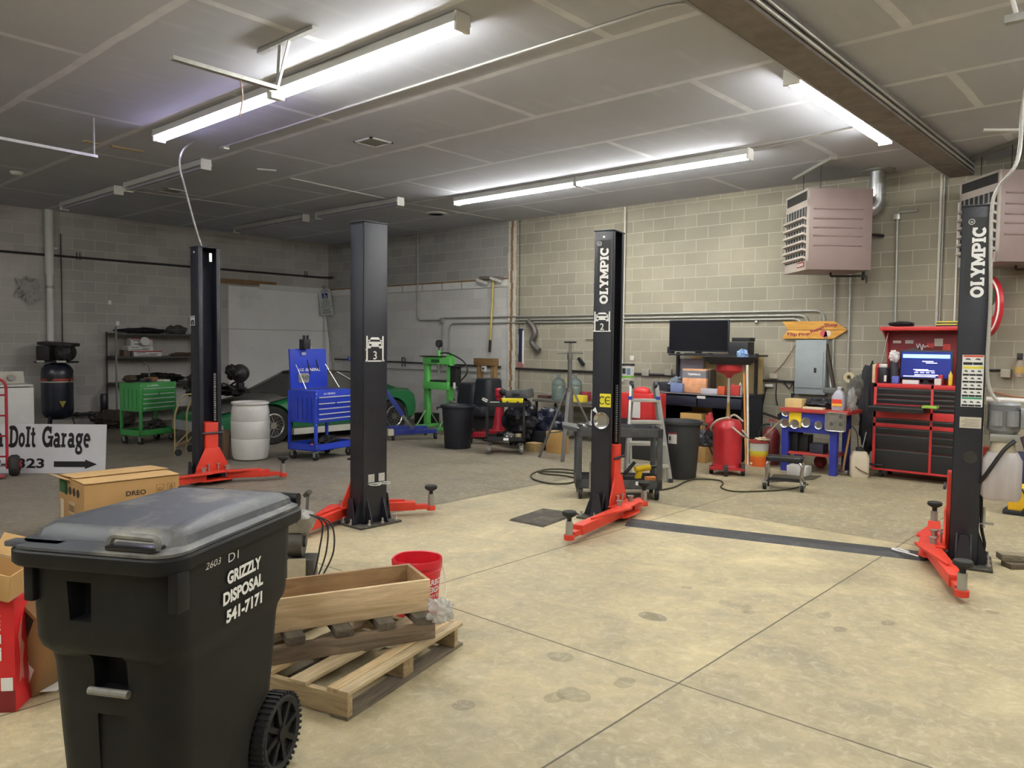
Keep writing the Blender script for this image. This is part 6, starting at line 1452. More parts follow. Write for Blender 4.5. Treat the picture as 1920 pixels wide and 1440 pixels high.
p = W(1374, 725, YB+.2); MB().lathe([(0, 0), (.035, 0), (.035, .13), (.02, .16), (.0, .17)], (p.x, YB+.2, z1), 18).build('spray_can', M('can_red', 'a9383a', .4), None, label='red spray can standing near the right end of the workbench', cat='spray can')
wbox('red_case', (1370, 722), (1386, 735), YB+.06, 'b23a34', 'low red case before the red spray can on the workbench', 'case', .1, z0=z1)
wbox('paper_sack', (1274, 672), (1318, 692), YB+.62, '9b97a0', 'pale printed sack standing behind the sunset carton', 'sack', .06, z0=z1)
OB2 = T('cardboard_box', 'open tan carton with printed face on the floor shelf under the workbench', 'cardboard box', (W(1292, 780, YB-.02).x, YB+.2, .332))
w_ = (W(1312, 780, YB).x-W(1272, 780, YB).x)/2; z2 = W(1290, 775, YB).z
part('carton', m_card_b, OB2, MB().bb((-w_, -.17, 0), (w_, .2, z2-.332)), bevel=.003); part('flap', M('tan_carton_dark', '8a6c41', .8), OB2, MB().box((0, .17, z2-.332+.08), (2*w_, .005, .17), rot=rotm(.25)), smooth=0)
for s_ in (-1, 1): part('printed_mark', m_ink, OB2, MB().bb((s_*w_*.55-.01, -.173, .1), (s_*w_*.55+.01, -.17, .17)), smooth=0)
wbox('cardboard_box', (1305, 838), (1322, 870), 10.3, 'a5814f', 'brown carton on the floor between grey trash can and oil drain', 'box', .25, z0=0)
lump('plastic_bag', V((W(1322, 825, 10.45).x, 10.5, .33)), (.2, .12, .13), M('dark_grey_bag', '3b3d44', .5, var=.3), 'dark grey bag above the brown carton beside the oil drain', 'bag', 83, .4, 4)
lump('red_sprayer', V((W(1330, 798, 10.3).x, 10.3, .6)), (.06, .05, .13), M('sprayer_red', 'b02a30', .5), 'red spray gun hanging left of the oil drain', 'spray gun', 85, .4, 3)
MB().bb((W(1326, 805, 10.3).x-.02, 10.28, .4), (W(1326, 805, 10.3).x+.1, 10.4, .49)).build('tool_box', m_bpl, None, label='black case under the red spray gun', cat='case', bevel=.005)
# oil drain
q = F(1365, 893); OD = T('oil_drain', 'red rolling oil drain with tall stem and black pan', 'oil drain', q+V((-.12, .2, 0)), .5)
m_od = M('drain_red', 'b3262d', .35, var=.06, coat=.3)
part('tank', m_od, OD, MB().lathe([(0, .1), (.17, .1), (.185, .12), (.19, .6), (.185, .66), (.15, .72), (.06, .74), (0, .74)], n=36))
part('skirt', m_od, OD, MB().lathe([(.195, .08), (.195, .12), (.19, .13)], n=36))
part('pole', m_alu, OD, MB().cyl((0, 0, .74), (0, 0, 1.32), .019, n=14)); part('pole_collar', M('brass_collar', '9a8350', .4, .6), OD, MB().cyl((0, 0, .72), (0, 0, .95), .032, .02, n=14))
part('bowl', m_od, OD, MB().lathe([(.03, 1.28), (.06, 1.32), (.165, 1.36), (.18, 1.38), (.18, 1.5), (.17, 1.5), (.15, 1.38)], n=32))
part('pan', m_bpl, OD, MB().loft([rrect(-.26, .26, -.2, .2, .05, 1.46), rrect(-.36, .36, -.28, .28, .06, 1.56), rrect(-.34, .34, -.26, .26, .05, 1.56), rrect(-.2, .2, -.15, .15, .04, 1.5)]))
part('hose', M('hose_cream', 'b5aa98', .5), OD, MB().tube(spline([(.0, -.08, .76), (-.15, -.17, .72), (-.22, -.05, .6), (-.12, .2, .52), (.1, .2, .5), (.22, -.02, .5), (.15, -.22, .56), (0, -.1, .7), (.08, .1, .78), (.2, .05, .7)], 8), .014, n=6))
part('nozzle', m_stud, OD, MB().cyl((.18, -.1, .6), (.26, -.15, .5), .014, n=8))
part('push_handle', m_dark, OD, MB().tube([(-.17, .1, .2), (-.3, .15, .5), (-.18, .1, .66)], .012, n=6))
for x, y, r_ in ((-.02, -.24, .075), (.2, -.12, .08), (-.2, -.05, .055)):
    w2 = part('wheel', m_rub, OD, MB().cyl((x-.025, y, r_), (x+.025, y, r_), r_, n=22)); part('hub', m_stud, w2, MB().cyl((x-.028, y, r_), (x+.028, y, r_), r_*.4, n=14))
part('axle', m_od, OD, MB().bb((-.22, -.2, .07), (.22, -.05, .1)))
# blue shop towel & tools in the pan
lump('shop_towel', on(OD, .16, -.05, 1.585), (.07, .05, .08), M('towel_blue', '7d9bc4', .9), 'small blue towel in the black oil pan', 'towel', 87, .5, 3)
# poles leaning at the bench end
for i, (a, b, col, lb, r_) in enumerate((((1401, 662), (1403, 868), 'd8d2c4', 'tall white pole leaning at the right end of the workbench', .017), ((1395, 700), (1399, 870), 'cf8a45', 'orange wooden pole beside the tall white pole', .016))):
    p, q = W(*a, 10.75), W(*b, 10.62); q.z = 0.
    MB().tube([q, p], r_, n=10).build('pole', M('mat_'+col, col, .5), None, label=lb, cat='pole')
# orange bucket, extinguisher
q = F(1421, 876); b = T('bucket', 'white bucket printed with yellow to orange fade beside the blue bench', 'bucket', q+V((-.05, .14, 0)), 0)
MB2 = MB().shell([(.118, 0), (.132, .33)], n=32).lathe([(0, .0), (.118, 0)], n=32)
def f_fade(t, tc, x, y, z, bs):
    return t.ramp(t.math('DIVIDE', z, .33), [(0., lin('e0642a')), (.38, lin('e2702a')), (.55, lin('d9c02f')), (.66, lin('d6cf4a')), (.7, lin('c8c8bc')), (1., lin('b9bab4'))]), None
part('pail', shade('fade_print', f_fade, .4), b, MB2); part('rim', M('rim_red', '9a3a34', .5), b, MB().shell([(.132, .33), (.14, .335), (.14, .37), (.13, .375), (.125, .34)], n=32))
part('logo', m_wsign, b, MB().bb((-.07, -.126, .03), (-.045, -.118, .055)), smooth=0)
lump('rag', q+V((-.0, .12, .385)), (.1, .1, .03), M('rag_cream', 'b9a98c', .8), 'cream rag over the rim of the yellow and orange bucket', 'rag', 89, .5, 3)
q = W(1442, 870, 10.9); fe = T('fire_extinguisher', 'dark red extinguisher standing behind the yellow and orange bucket', 'fire extinguisher', (q.x, 10.95, 0))
part('cylinder', M('ext_red', '6e2226', .4), fe, MB().lathe([(0, 0), (.12, 0), (.125, .02), (.125, .42), (.09, .5), (.03, .54), (0, .54)], n=28)); part('valve', m_stud, fe, MB().cyl((0, 0, .54), (0, 0, .6), .02, n=10)); part('lever', m_jr, fe, MB().bar((-.05, 0, .62), (.08, 0, .66), .02, .01).bar((-.04, 0, .65), (.08, 0, .61), .02, .01)); part('hose', m_dark, fe, MB().tube(spline([(0, 0, .58), (-.12, -.05, .55), (-.15, -.1, .35)], 6), .012, n=6))
MB().tube(spline([W(1470, 782, 10.9), W(1440, 812, 10.7), F(1408, 840, .2), F(1395, 868, .02)], 6), .01, n=6).build('hose', M('hose_olive', '8a8468', .5), None, label='pale hose running down from the bench corner to the floor', cat='hose')
# rolling stool
q = (F(1447, 918)+F(1505, 926))/2+V((-.1, .16, 0)); SS = T('rolling_stool', 'low rolling mechanic stool with black seat and chrome legs', 'stool', q, .3)
part('seat', M('stool_vinyl', '1d1e22', .35), SS, MB().rbox((0, 0, .365), (.42, .26, .06), .04), bevel=.02, segs=3)
for sx in (-1, 1):
    for sy in (-1, 1):
        part('leg', m_chr, SS, MB().tube(spline([(sx*.17, sy*.1, .335), (sx*.2, sy*.11, .28), (sx*.19, sy*.12, .15), (sx*.21, sy*.13, .09)], 4), .016, n=8)); caster(SS, sx*.21, sy*.13, .042, m_stud)
k = MB()
for y in (-.08, -.03, .02, .07): k.bb((-.2, y, .1), (.2, y+.025, .112))
part('tool_tray', m_dark, SS, k.bb((-.2, -.1, .1), (-.18, .1, .112)).bb((.18, -.1, .1), (.2, .1, .112)), smooth=0)
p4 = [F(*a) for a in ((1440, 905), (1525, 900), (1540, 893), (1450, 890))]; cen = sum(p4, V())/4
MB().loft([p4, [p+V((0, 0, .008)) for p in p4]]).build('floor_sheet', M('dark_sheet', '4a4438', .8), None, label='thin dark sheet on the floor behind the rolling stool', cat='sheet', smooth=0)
# ---- blue and red bench with dishes
YL = 10.5
xa, xb = W(1466, 800, YL).x, W(1586, 800, YL).x; xm3 = (xa+xb)/2; h3 = (xb-xa)/2; z3 = W(1500, 766, YL).z
B3 = T('service_bench', 'small bench with red top and blue legs below the electrical panel', 'bench', (xm3, YL, 0)); m_b3 = M('bench_blue', '2b3590', .4, var=.08); m_r3 = M('bench_red', 'a83a33', .45, var=.1)
part('top', m_r3, B3, MB().bb((-h3-.02, -.04, z3-.05), (h3+.03, .55, z3)), bevel=.004)
part('front_panel', m_b3, B3, MB().bb((-h3+.08, -.01, z3-.32), (h3-.1, .01, z3-.05)), smooth=0); part('yellow_panel', M('panel_yellow', 'e3c21c', .45), B3, MB().bb((-h3+.1, -.014, z3-.26), (-h3+.27, -.01, z3-.05)), smooth=0)
for px_ in (1471, 1562):
    x = W(px_, 850, YL).x-xm3
    for y in (.03, .5): part('leg', m_b3, B3, MB().bb((x-.045, y-.045, 0), (x+.045, y+.045, z3-.05)), bevel=.004)
zl = W(1515, 850, YL).z; part('lower_shelf', m_r3, B3, MB().bb((-h3+.06, 0, zl-.03), (h3-.12, .5, zl)), bevel=.003)
for px_, py_, r_, lb in ((1473, 773, .055, 'uppermost of the round chrome dishes at the left of the blue bench'), (1471, 793, .065, 'leftmost lower chrome dish on the blue bench front'), (1490, 795, .065, 'chrome dish under the yellow panel on the blue bench front'), (1511, 792, .068, 'chrome dish left of centre on the blue bench panel'), (1535, 797, .055, 'small chrome dish beside the square pan on the blue bench')):
    p = W(px_, py_, YL-.03); dish(None, (p.x, YL-.0145, p.z), (0, -1, 0), r_).build('magnetic_dish', m_chr, None, label=lb, cat='parts dish', group='chrome dishes stuck on the blue bench')
p, q = W(1548, 772, YL-.05), W(1586, 811, YL-.05); PN = T('square_pan', 'square grey metal pan with bright rim hung on the bench front', 'pan', ((p.x+q.x)/2, YL-.05, q.z)); w_ = (q.x-p.x)/2; h__ = p.z-q.z
part('tray', M('pan_grey', '7e7a70', .5, .5, var=.25, scale=12), PN, MB().rbox((0, 0, h__/2), (2*w_, h__, .03), .03, 4, rot=rotm(PI/2)))
part('rim', m_chr, PN, MB().tube([(x, -.018, z+h__/2) for x, z, _ in rrect(-w_+.008, w_-.008, -h__/2+.008, h__/2-.008, .03, 0)], .008, n=6, closed=True))
for x, z in ((-.05, .1), (.07, .1), (.07, .2)): part('round_mark', M('pan_dark', '59564f', .5, .5), PN, MB().cyl((x, -.016, z), (x, -.02, z), .026, n=16))
zz = z3+.002
wbox('cardboard_box', (1472, 747), (1503, 764), YL+.05, 'cdb47c', 'small cream carton at the left end of the red bench top', 'box', .18, z0=zz)
lump('tool_bag', V((W(1535, 752, YL+.2).x, YL+.25, zz+.07)), (.2, .12, .075), m_bpl, 'black bag on the red bench top beside the jug', 'bag', 91, .4, 3)
wbox('paper_sheet', (1505, 763), (1543, 765), YL+.0, 'd6cdb4', 'sheet of paper at the front edge of the red bench top', 'paper', .1, z0=zz, bev=0)
def jug(name, label, loc, s, band, rz=0.):
    t = T(name, label, 'jug', loc, rz)
    part('bottle', M('hdpe_clear', 'b9b9c4', .3, trans=.3, var=.05), t, MB().loft([rrect(-.07*s, .07*s, -.07*s, .07*s, .025*s, 0), rrect(-.075*s, .075*s, -.075*s, .075*s, .03*s, .02*s), rrect(-.075*s, .075*s, -.075*s, .075*s, .03*s, .17*s), rrect(-.05*s, .05*s, -.05*s, .05*s, .03*s, .23*s), rrect(-.022*s, .022*s, -.022*s, .022*s, .018*s, .26*s), rrect(-.022*s, .022*s, -.022*s, .022*s, .018*s, .275*s)]))
    part('cap', m_bxw, t, MB().cyl((0, 0, .27*s), (0, 0, .295*s), .026*s, n=14))
    l = part('label', M('mat_'+band, band, .5), t, MB().bb((-.06*s, -.077*s, .05*s), (.06*s, -.0755*s, .14*s)), smooth=0); part('label_stripe', M('label_yellow2', 'e0b040', .5), l, MB().bb((-.06*s, -.0785*s, .055*s), (.06*s, -.077*s, .085*s)), smooth=0)
    return t
q = W(1572, 762, YL+.1); jug('jug', 'clear jug with red and orange label on the red bench top', (q.x, YL+.12, zz), 1.05, 'cf3d22')
lump('plastic_bag', V((W(1591, 740, YL+.1).x+.03, YL+.14, zz+.15)), (.055, .07, .15), M('film_grey', 'b0b0ae', .25, alpha=.5), 'clear plastic bag standing right of the red labelled jug', 'bag', 93, .4, 3)
wbox('bottle_case', (1481, 803), (1495, 845), YL+.1, '16171b', 'black bottle case at the left on the lower bench shelf', 'case', .2, z0=zl+.001)
wbox('bottle_case', (1497, 815), (1514, 846), YL+.15, '1d2020', 'dark jug in the middle of the lower bench shelf', 'case', .2, z0=zl+.001)
wbox('tool_case', (1518, 831), (1543, 850), YL+.05, '262936', 'slate blue box on the lower bench shelf', 'case', .2, z0=zl+.001)
q = F(1528, 880); MB().ball((q.x, q.y+.2, .09), .09, 20, 14).build('ball', M('ball_red', '8a2a2c', .5), None, label='dull red ball on the floor under the blue bench', cat='ball')
wbox('white_box', (1475, 872), (1511, 884), 10.15, 'c9c7c0', 'flat white box on the floor in front of the blue bench', 'box', .2, z0=0)
SHm = T('sledge_hammer', 'wooden handled sledge hammer standing at the right of the blue bench', 'hammer', F(1577, 891)+V((.0, .06, 0))); part('head', m_chr, SHm, MB().cyl((-.09, 0, .035), (.07, 0, .035), .035, n=12)); part('handle', wood('hammer_handle', 'c49a5e', '9a7443', axis=2), SHm, MB().cyl((.0, 0, .05), (.07, .02, .62), .015, n=10))
SPj = T('garden_sprayer', 'white plastic sprayer jug with black pump left of the red chest', 'sprayer', F(1606, 897)+V((-.02, .15, 0)), .4)
part('tank', M('hdpe_white', 'c9bca6', .5, var=.06), SPj, MB().loft([rrect(-.1, .1, -.09, .09, .03, 0), rrect(-.115, .115, -.1, .1, .04, .03), rrect(-.115, .115, -.1, .1, .04, .26), rrect(-.09, .09, -.08, .08, .05, .33), rrect(-.05, .05, -.05, .05, .03, .345)])); part('pump_cap', m_dark, SPj, MB().cyl((0, 0, .34), (0, 0, .39), .05, n=16)); part('wand', m_stud, SPj, MB().tube([(.03, -.02, .38), (.07, -.02, .6)], .007, n=6)); part('wand', m_dark, SPj, MB().tube(spline([(-.02, 0, .39), (-.05, 0, .6), (-.2, .05, .75)], 5), .006, n=6))
part('hose', M('hose_brown', '6f5538', .6), SPj, MB().tube(spline([(-.11, -.06, .2), (-.02, -.108, .12), (.1, -.105, .06)], 5), .008, n=6))
for i, (px_, py_, r_, z, col, lb, sd) in enumerate(((1622, 790, (.13, .1, .58), .85, '24252a', 'black work coat hanging left of the red tool chest', 95), (1600, 735, (.12, .09, .2), 1.12, '55534d', 'grey canvas cloth hanging above the sprayer jug', 97))):
    p = W(px_, py_, 11.0); MB().ball((p.x, 11.15, z), r_, 26, 30, lump=.35, seed=sd, freq=3).build('hanging_coat', M('mat_'+col, col, .9, var=.2, bump=.3, bscale=60), None, label=lb, cat='coat')
p = W(1600, 760, 10.95); MB().tube([(p.x, 10.9, p.z+.1), (p.x+.05, 10.9, p.z-.18)], .02, n=8).build('red_handle', m_jr, None, label='dark red tool handle against the black work coat', cat='tool') if False else None
p = W(1588, 708, 11.45); MB().lathe([(.03, -.03), (.075, -.03), (.075, .03), (.03, .03), (.03, -.03)], (p.x, 11.55, p.z), 22, rot=rotm(PI/2, 0, .1)).build('tape_roll', M('tape_tan', 'b9ae8c', .6), None, label='tan roll of tape hanging below the thin wall conduit', cat='tape roll')
# ---- red and black tool chest
YC = 10.82; xl = W(1637, 800, YC).x; xr = xl+1.12
CH = T('tool_chest', 'large red tool chest with black drawers and raised lid', 'tool chest', ((xl+xr)/2, YC, 0)); m_ch = M('chest_red', 'bb2a2c', .38, var=.06, coat=.3); m_chd = M('chest_red_inner', '7d1d22', .5, var=.08); m_cbk = M('drawer_black', '1a1a1b', .4, var=.08)
hc_ = .56
zc = lambda y: W(1690, y, YC).z+.0
zt_ = W(1640, 718, YC).z; ztl = W(1645, 613, YC+.35).z
part('cabinet', m_ch, CH, MB().bb((-hc_, .01, .13), (hc_, .55, zt_)), bevel=.006)
xs2 = W(1746, 800, YC).x-(xl+xr)/2
fr = MB()
for x_, w_ in ((-hc_, .035), (xs2-.015, .03), (hc_-.035, .035)): fr.bb((x_, -.012, .13), (x_+w_, .012, zt_))
rails = [(zt_-.05, zt_), (W(1640, 782, YC).z, W(1640, 768, YC).z), (W(1640, 799, YC).z, W(1640, 792, YC).z), (.13, W(1640, 880, YC).z)]
for a, b_ in rails: fr.bb((-hc_, -.012, a), (hc_, .012, b_))
part('frame', m_ch, CH, fr, bevel=.002)
def drawer(xa_, xb_, za_, zb_, out=0.):
    d_ = part('drawer', m_cbk, CH, MB().bb((xa_, -.008-out, za_+.004), (xb_, .012, zb_-.004)), bevel=.003)
    part('drawer_pull', M('pull_grey', '55585a', .35, .6), d_, MB().bb((xa_+.004, -.02-out, zb_-.022), (xb_-.004, -.006-out, zb_-.012)), smooth=0)
L0, L1, R0, R1 = -hc_+.035, xs2-.015, xs2+.015, hc_-.035
Zc = lambda y: W(1640, y, YC).z
for a, b_, o in ((737, 726, 0), (746, 737, 0), (755, 746, 0), (768, 757, .33)): drawer(L0, L1, Zc(a), Zc(b_), o)
for a, b_ in ((735, 726), (743, 735), (752, 743), (760, 752), (768, 760)): drawer(R0, R1, Zc(a), Zc(b_))
drawer(L0, R1, Zc(792), Zc(782))
for a, b_ in ((812, 799), (840, 812), (880, 840)): drawer(L0, L1, Zc(a), Zc(b_))
for a, b_ in ((811, 799), (824, 811), (842, 824), (880, 842)): drawer(R0, R1, Zc(a), Zc(b_))
for x in (-hc_+.1, hc_-.1):
    for y in (.08, .45): caster(CH, x, y, .06, m_stud)
part('side_handle', m_bpl, CH, MB().tube([(-hc_-.03, .05, .17), (-hc_-.03, -.02, .17), (-hc_+.15, -.03, .17)], .012, n=6))
ld = part('lid', m_chd, CH, MB().bb((-hc_, .5, zt_), (hc_, .53, ztl)), smooth=0)
part('lid_rim', m_ch, ld, MB().bb((-hc_-.02, .2, ztl-.05), (hc_+.02, .54, ztl)), bevel=.004)
part('lid_side', m_ch, ld, MB().prism([(.53, zt_), (.53, ztl-.04), (.22, ztl-.04), (.45, ztl-.2)], (-hc_+.01, 0, 0), Y1, Z1, X1, .02), smooth=0)
part('chest_side', m_ch, CH, MB().prism([(.0, zt_), (.53, zt_), (.53, zt_+.26), (.1, zt_+.26), (0, zt_+.2)], (-hc_+.012, 0, 0), Y1, Z1, X1, .02), smooth=0)
part('gas_strut', m_chr, CH, MB().cyl((-hc_+.05, .1, zt_+.26), (-hc_+.06, .3, ztl-.08), .008, n=8))
for px_, py_, w_, h_, col in ((1682, 641, .1, .035, 'cfc6bf'), (1705, 641, .1, .045, 'c9c0bb'), (1760, 642, .1, .1, 'c4b9ad'), (1775, 651, .09, .08, 'cf4038'), (1744, 648, .08, .06, 'c7423c')):
    p = W(px_, py_, YC+.495); part('sticker', M('mat_'+col, col, .5), ld, MB().bb((p.x-(xl+xr)/2-w_/2, .492, p.z-h_/2), (p.x-(xl+xr)/2+w_/2, .5, p.z+h_/2)), smooth=0)
p = W(1729, 650, YC+.49); part('script_lettering', m_wsign, ld, MB().tube(spline([(p.x-(xl+xr)/2+a, .488, p.z+b_) for a, b_ in ((-.07, .04), (-.05, -.02), (-.03, .04), (0, -.05), (.01, .03), (.03, -.01), (.05, .01), (.08, 0))], 4), .006, n=5))
# screen on the chest
SCn = T('monitor', 'lit blue screen with light bar and text lines on the red chest', 'monitor', (W(1735, 712, YC+.25).x, YC+.25, zt_+.002), .03)
sw = (W(1781, 690, YC+.25).x-W(1688, 690, YC+.25).x)/2; sh0, sh1 = W(1735, 709, YC+.25).z-zt_, W(1735, 660, YC+.25).z-zt_
part('housing', m_bpl, SCn, MB().bb((-sw-.02, 0, sh0-.02), (sw+.02, .03, sh1+.02)), bevel=.005); part('stand', m_bpl, SCn, MB().bb((-.12, -.02, 0), (.12, .12, .015)).bb((-.03, .03, 0), (.03, .06, sh0+.05)), smooth=0)
sc_ = part('screen', glow('screen_blue', '12206b', .5), SCn, MB().bb((-sw, -.003, sh0), (sw, 0, sh1)), smooth=0)
hh = sh1-sh0
part('light_bar', glow('screen_bar', '7ec8ff', 1.5), sc_, MB().bb((-sw*.94, -.005, sh1-hh*.24), (sw*.94, -.003, sh1-hh*.1)), smooth=0)
k = MB()
for y0_, a, b_ in ((.62, -.15, .3), (.56, .0, .45), (.3, -.5, .1), (.26, -.4, .35), (.19, -.45, -.3), (.19, -.22, -.05), (.19, .02, .15), (.19, .22, .36), (.1, -.45, .5), (.04, -.9, .4)): k.bb((a*sw, -.005, sh0+hh*y0_), (b_*sw, -.003, sh0+hh*(y0_+.03)))
part('text_lines', glow('screen_text', 'd9d4ff', 1.2), sc_, k, smooth=0)['kind'] = 'stuff'
p = W(1722, 655, YC+.4); MB().prism([(-.24, -.3), (.28, -.3), (.2, -.12), (-.02, .02), (-.12, .0)], (p.x, YC+.38, p.z), X1, Z1, Y1, .06).build('black_case', m_bpl, None, label='black peaked bag behind the lit screen in the chest lid', cat='bag', bevel=.015)
q = zt_+.002
JB = T('spray_jug', 'black jug with white trigger at the left of the chest top', 'jug', (W(1655, 700, YC+.1).x, YC+.12, q)); part('jug', m_bpl, JB, MB().rbox((0, 0, .1), (.13, .12, .2), .03), bevel=.01); part('trigger', m_bxw, JB, MB().bb((-.05, -.03, .2), (.05, .03, .25)), bevel=.01); part('label', m_bxw, JB, MB().bb((.03, -.062, .02), (.06, -.06, .1)), smooth=0)
wbox('clipboard', (1636, 683), (1641, 714), YC+.02, 'cbb491', 'cream board on edge at the left end of the chest top', 'board', .3, z0=q)
lump('face_mask', V((W(1676, 668, YC+.14).x, YC+.16, W(1676, 668, YC+.14).z)), (.065, .05, .075), M('mask_white', 'c8c4c4', .5), 'white and pink respirator over the black jug', 'respirator', 101, .4, 3)
MB().lathe([(0, 0), (.05, 0), (.05, .28), (.03, .3), (0, .3)], (W(1676, 700, YC+.2).x, YC+.2, q), 18).build('thermos', M('thermos_grey', '34363c', .4), None, label='dark grey flask under the respirator beside the screen', cat='flask')
wbox('blue_can', (1672, 705), (1684, 714), YC+.06, '5560b0', 'small blue printed can in front of the dark grey flask', 'can', .06, z0=q)
p = W(1782, 715, YC+.06); MB().lathe([(0, 0), (.022, 0), (.024, .01), (.024, .13), (.01, .155), (.004, .18), (0, .18)], (p.x, YC+.06, q), 18).build('glue_bottle', M('glue_yellow', 'd6b42a', .4), None, label='yellow bottle with pointed tip at the right of the chest top', cat='bottle')
wbox('white_tool', (1692, 712), (1722, 714), YC+.06, 'd2d2d2', 'long white tool lying in front of the lit screen', 'tool', .05, z0=q, bev=.002)
wbox('white_cloth', (1752, 710), (1764, 716), YC+.05, 'cfcbc4', 'white folded cloth at the right of the chest top', 'cloth', .06, z0=q)
wbox('red_can', (1759, 703), (1767, 716), YC+.12, 'a3242a', 'red can behind the white folded cloth', 'can', .06, z0=q)
lump('black_hat', V((W(1690, 612, YC+.35).x, YC+.36, ztl+.035)), (.16, .12, .035), m_bpl, 'black cloth hat lying on the raised chest lid', 'hat', 103, .3, 3)
k = T('yellow_pads', 'stack of yellow and black pads on the raised lid at the right', 'pads', (W(1776, 618, YC+.3).x, YC+.33, ztl+.001))
for i in range(4): part('pad', [m_bpl, M('pad_yellow', 'cfc24a', .6)][i % 2], k, MB().box((0, 0, .008+.016*i), (.24, .2, .015), rz=.05*i), bevel=.003)
MB().bb((W(1729, 770, YC-.3).x, YC-.33, Zc(757)+.0), (W(1757, 770, YC-.3).x, YC-.2, Zc(757)+.03)).build('green_box', M('box_lime', '86a83c', .5), None, label='lime green package lying on the open chest drawer', cat='package', bevel=.004)
# ================================================================ ON THE WALLS
YP = YW-.03
def pipe(name, pts, r, mt, label, cat='conduit', group=None, n=8, rb=.08):
    return MB().tube(bend(pts, rb), r, n=n).build(name, mt, None, label=label, cat=cat, group=group)
w = lambda x, y, Y=YP: W(x, y, Y)
GC_ = 'steel conduits on the back wall'
zA, zB, zC_ = w(1200, 589).z, w(1200, 596).z, w(1200, 602).z
xJ = w(830, 602).x; xP = w(1540, 640).x; ztop = w(1520, 636).z
pipe('conduit', [(xJ, YP, zA), (w(1545, 600).x, YP, zA), (w(1545, 600).x, YP, ztop)], .016, m_cond, 'topmost of the three long conduits running to the electrical panel', group=GC_, rb=.15)
pipe('conduit', [(-10.2, YP, zB), (w(1515, 600).x, YP, zB), (w(1515, 600).x, YP, ztop)], .016, m_cond, 'middle one of the three long conduits on the back wall', group=GC_, rb=.15)
pipe('conduit', [(w(842, 690).x, YP, w(842, 690).z), (w(842, 690).x, YP, zC_), (w(1503, 600).x, YP, zC_), (w(1503, 600).x, YP, ztop)], .016, m_cond, 'lowest of the three long conduits, bent down at its left end', group=GC_, rb=.15)
pipe('conduit', [(w(735, 430).x, YP, w(783, 432).z), (w(783, 432).x, YP, w(783, 432).z), (w(783, 600).x, YP, w(783, 601).z), (xJ, YP, w(783, 601).z)], .016, m_cond, 'conduit dropping from the ceiling corner and bending right above the green press', group=GC_, rb=.12)
pipe('conduit', [(w(831, 605).x, YP, w(831, 605).z), (w(831, 690).x, YP, w(831, 690).z)], .016, m_cond, 'short conduit hanging straight down behind the press gauge', group=GC_)
MB().bb((xJ-.05, YP-.05, w(830, 606).z), (xJ+.05, YW, w(830, 596).z)).build('junction_box', m_cond, None, label='small square metal box where conduits meet above the press', cat='electrical box', bevel=.004)
def vpipe(px_, y0_, y1_, r, mt, lb, px2=None, **k):
    a, b = w(px_, y0_), w(px2 or px_, y1_); x = (a.x+b.x)/2
    return pipe('conduit', [(x, YP, a.z), (x, YP, b.z)], r, mt, lb, group=GC_, **k)
vpipe(1173, 388, 715, .018, M('conduit_white', 'c9c6ba', .5, var=.08), 'white pipe from the ceiling down behind the number 2 post', 1166)
vpipe(1567, 512, 720, .014, m_cond, 'thin pipe left of the two below the louvred heater', 1560); vpipe(1595, 510, 700, .016, m_cond, 'thin pipe right of the two below the louvred heater', 1589)
pipe('conduit', [(w(1683, 400).x+.25, YP, w(1683, 398).z), (w(1683, 398).x, YP, w(1683, 398).z), (w(1678, 612).x, YP, w(1678, 612).z)], .018, m_cond, 'conduit with short bent arm right of the louvred heater', group=GC_, rb=.05)
MB().bb((w(1683, 405).x-.04, YP-.05, w(1683, 412).z), (w(1683, 405).x+.04, YW, w(1683, 402).z)).build('junction_box', m_bolt, None, label='bright square box on the bent arm conduit by the flue', cat='electrical box', bevel=.003)
vpipe(1767, 316, 612, .018, M('conduit_white', 'c9c6ba', .5, var=.08), 'left of the two pale pipes above the red chest', 1755); vpipe(1773, 313, 612, .012, m_cond, 'right of the two pale pipes above the red chest', 1760)
vpipe(1800, 380, 615, .012, m_wsign, 'thin white pipe just left of the far right post', 1787)
pipe('wire', [w(975, 412), w(972, 800)], .005, m_dark, 'thin dark wire hanging down the back wall by the pilaster', 'wire')
zl_ = w(1000, 692).z
pipe('air_pipe', [(-16.2, YP, zl_+.06), (-10.6, YP, zl_+.02)], .016, m_dark, 'black pipe along the white painted back wall section', 'pipe'); pipe('air_pipe', [(-10.2, YP, zl_), (-5.9, YP, zl_-.02)], .02, m_dark, 'black pipe low along the block wall behind the bench', 'pipe')
pipe('conduit', [(-15.2, YP, zl_-.12), (-10.6, YP, zl_-.1)], .01, m_cond, 'thin grey conduit just below the black pipe left of the pilaster', group=GC_)
x_ = w(759, 682).x; k = MB()
for dx in (-.07, .03): k.tube([(x_+dx, YP-.02, zl_-.06), (x_+dx, YP-.02, zl_+.14)], .012, n=6)
k.tube([(x_-.07, YP-.02, zl_+.14), (x_+.0, YP-.02, zl_+.14)], .012, n=6).build('pipe_valve', m_dark, None, label='dark U-shaped valve on the black pipe right of the post numbered 3', cat='valve')
def rectbox(name, x0, y0, x1, y1, Y0, col, lb, ct, bev=.004, **k):
    a, b = W(x0, y0, Y0), W(x1, y1, Y0)
    return MB().bb((a.x, Y0, min(a.z, b.z)), (b.x, YW, max(a.z, b.z))).build(name, M('mat_'+col, col, .5), None, label=lb, cat=ct, bevel=bev, **k)
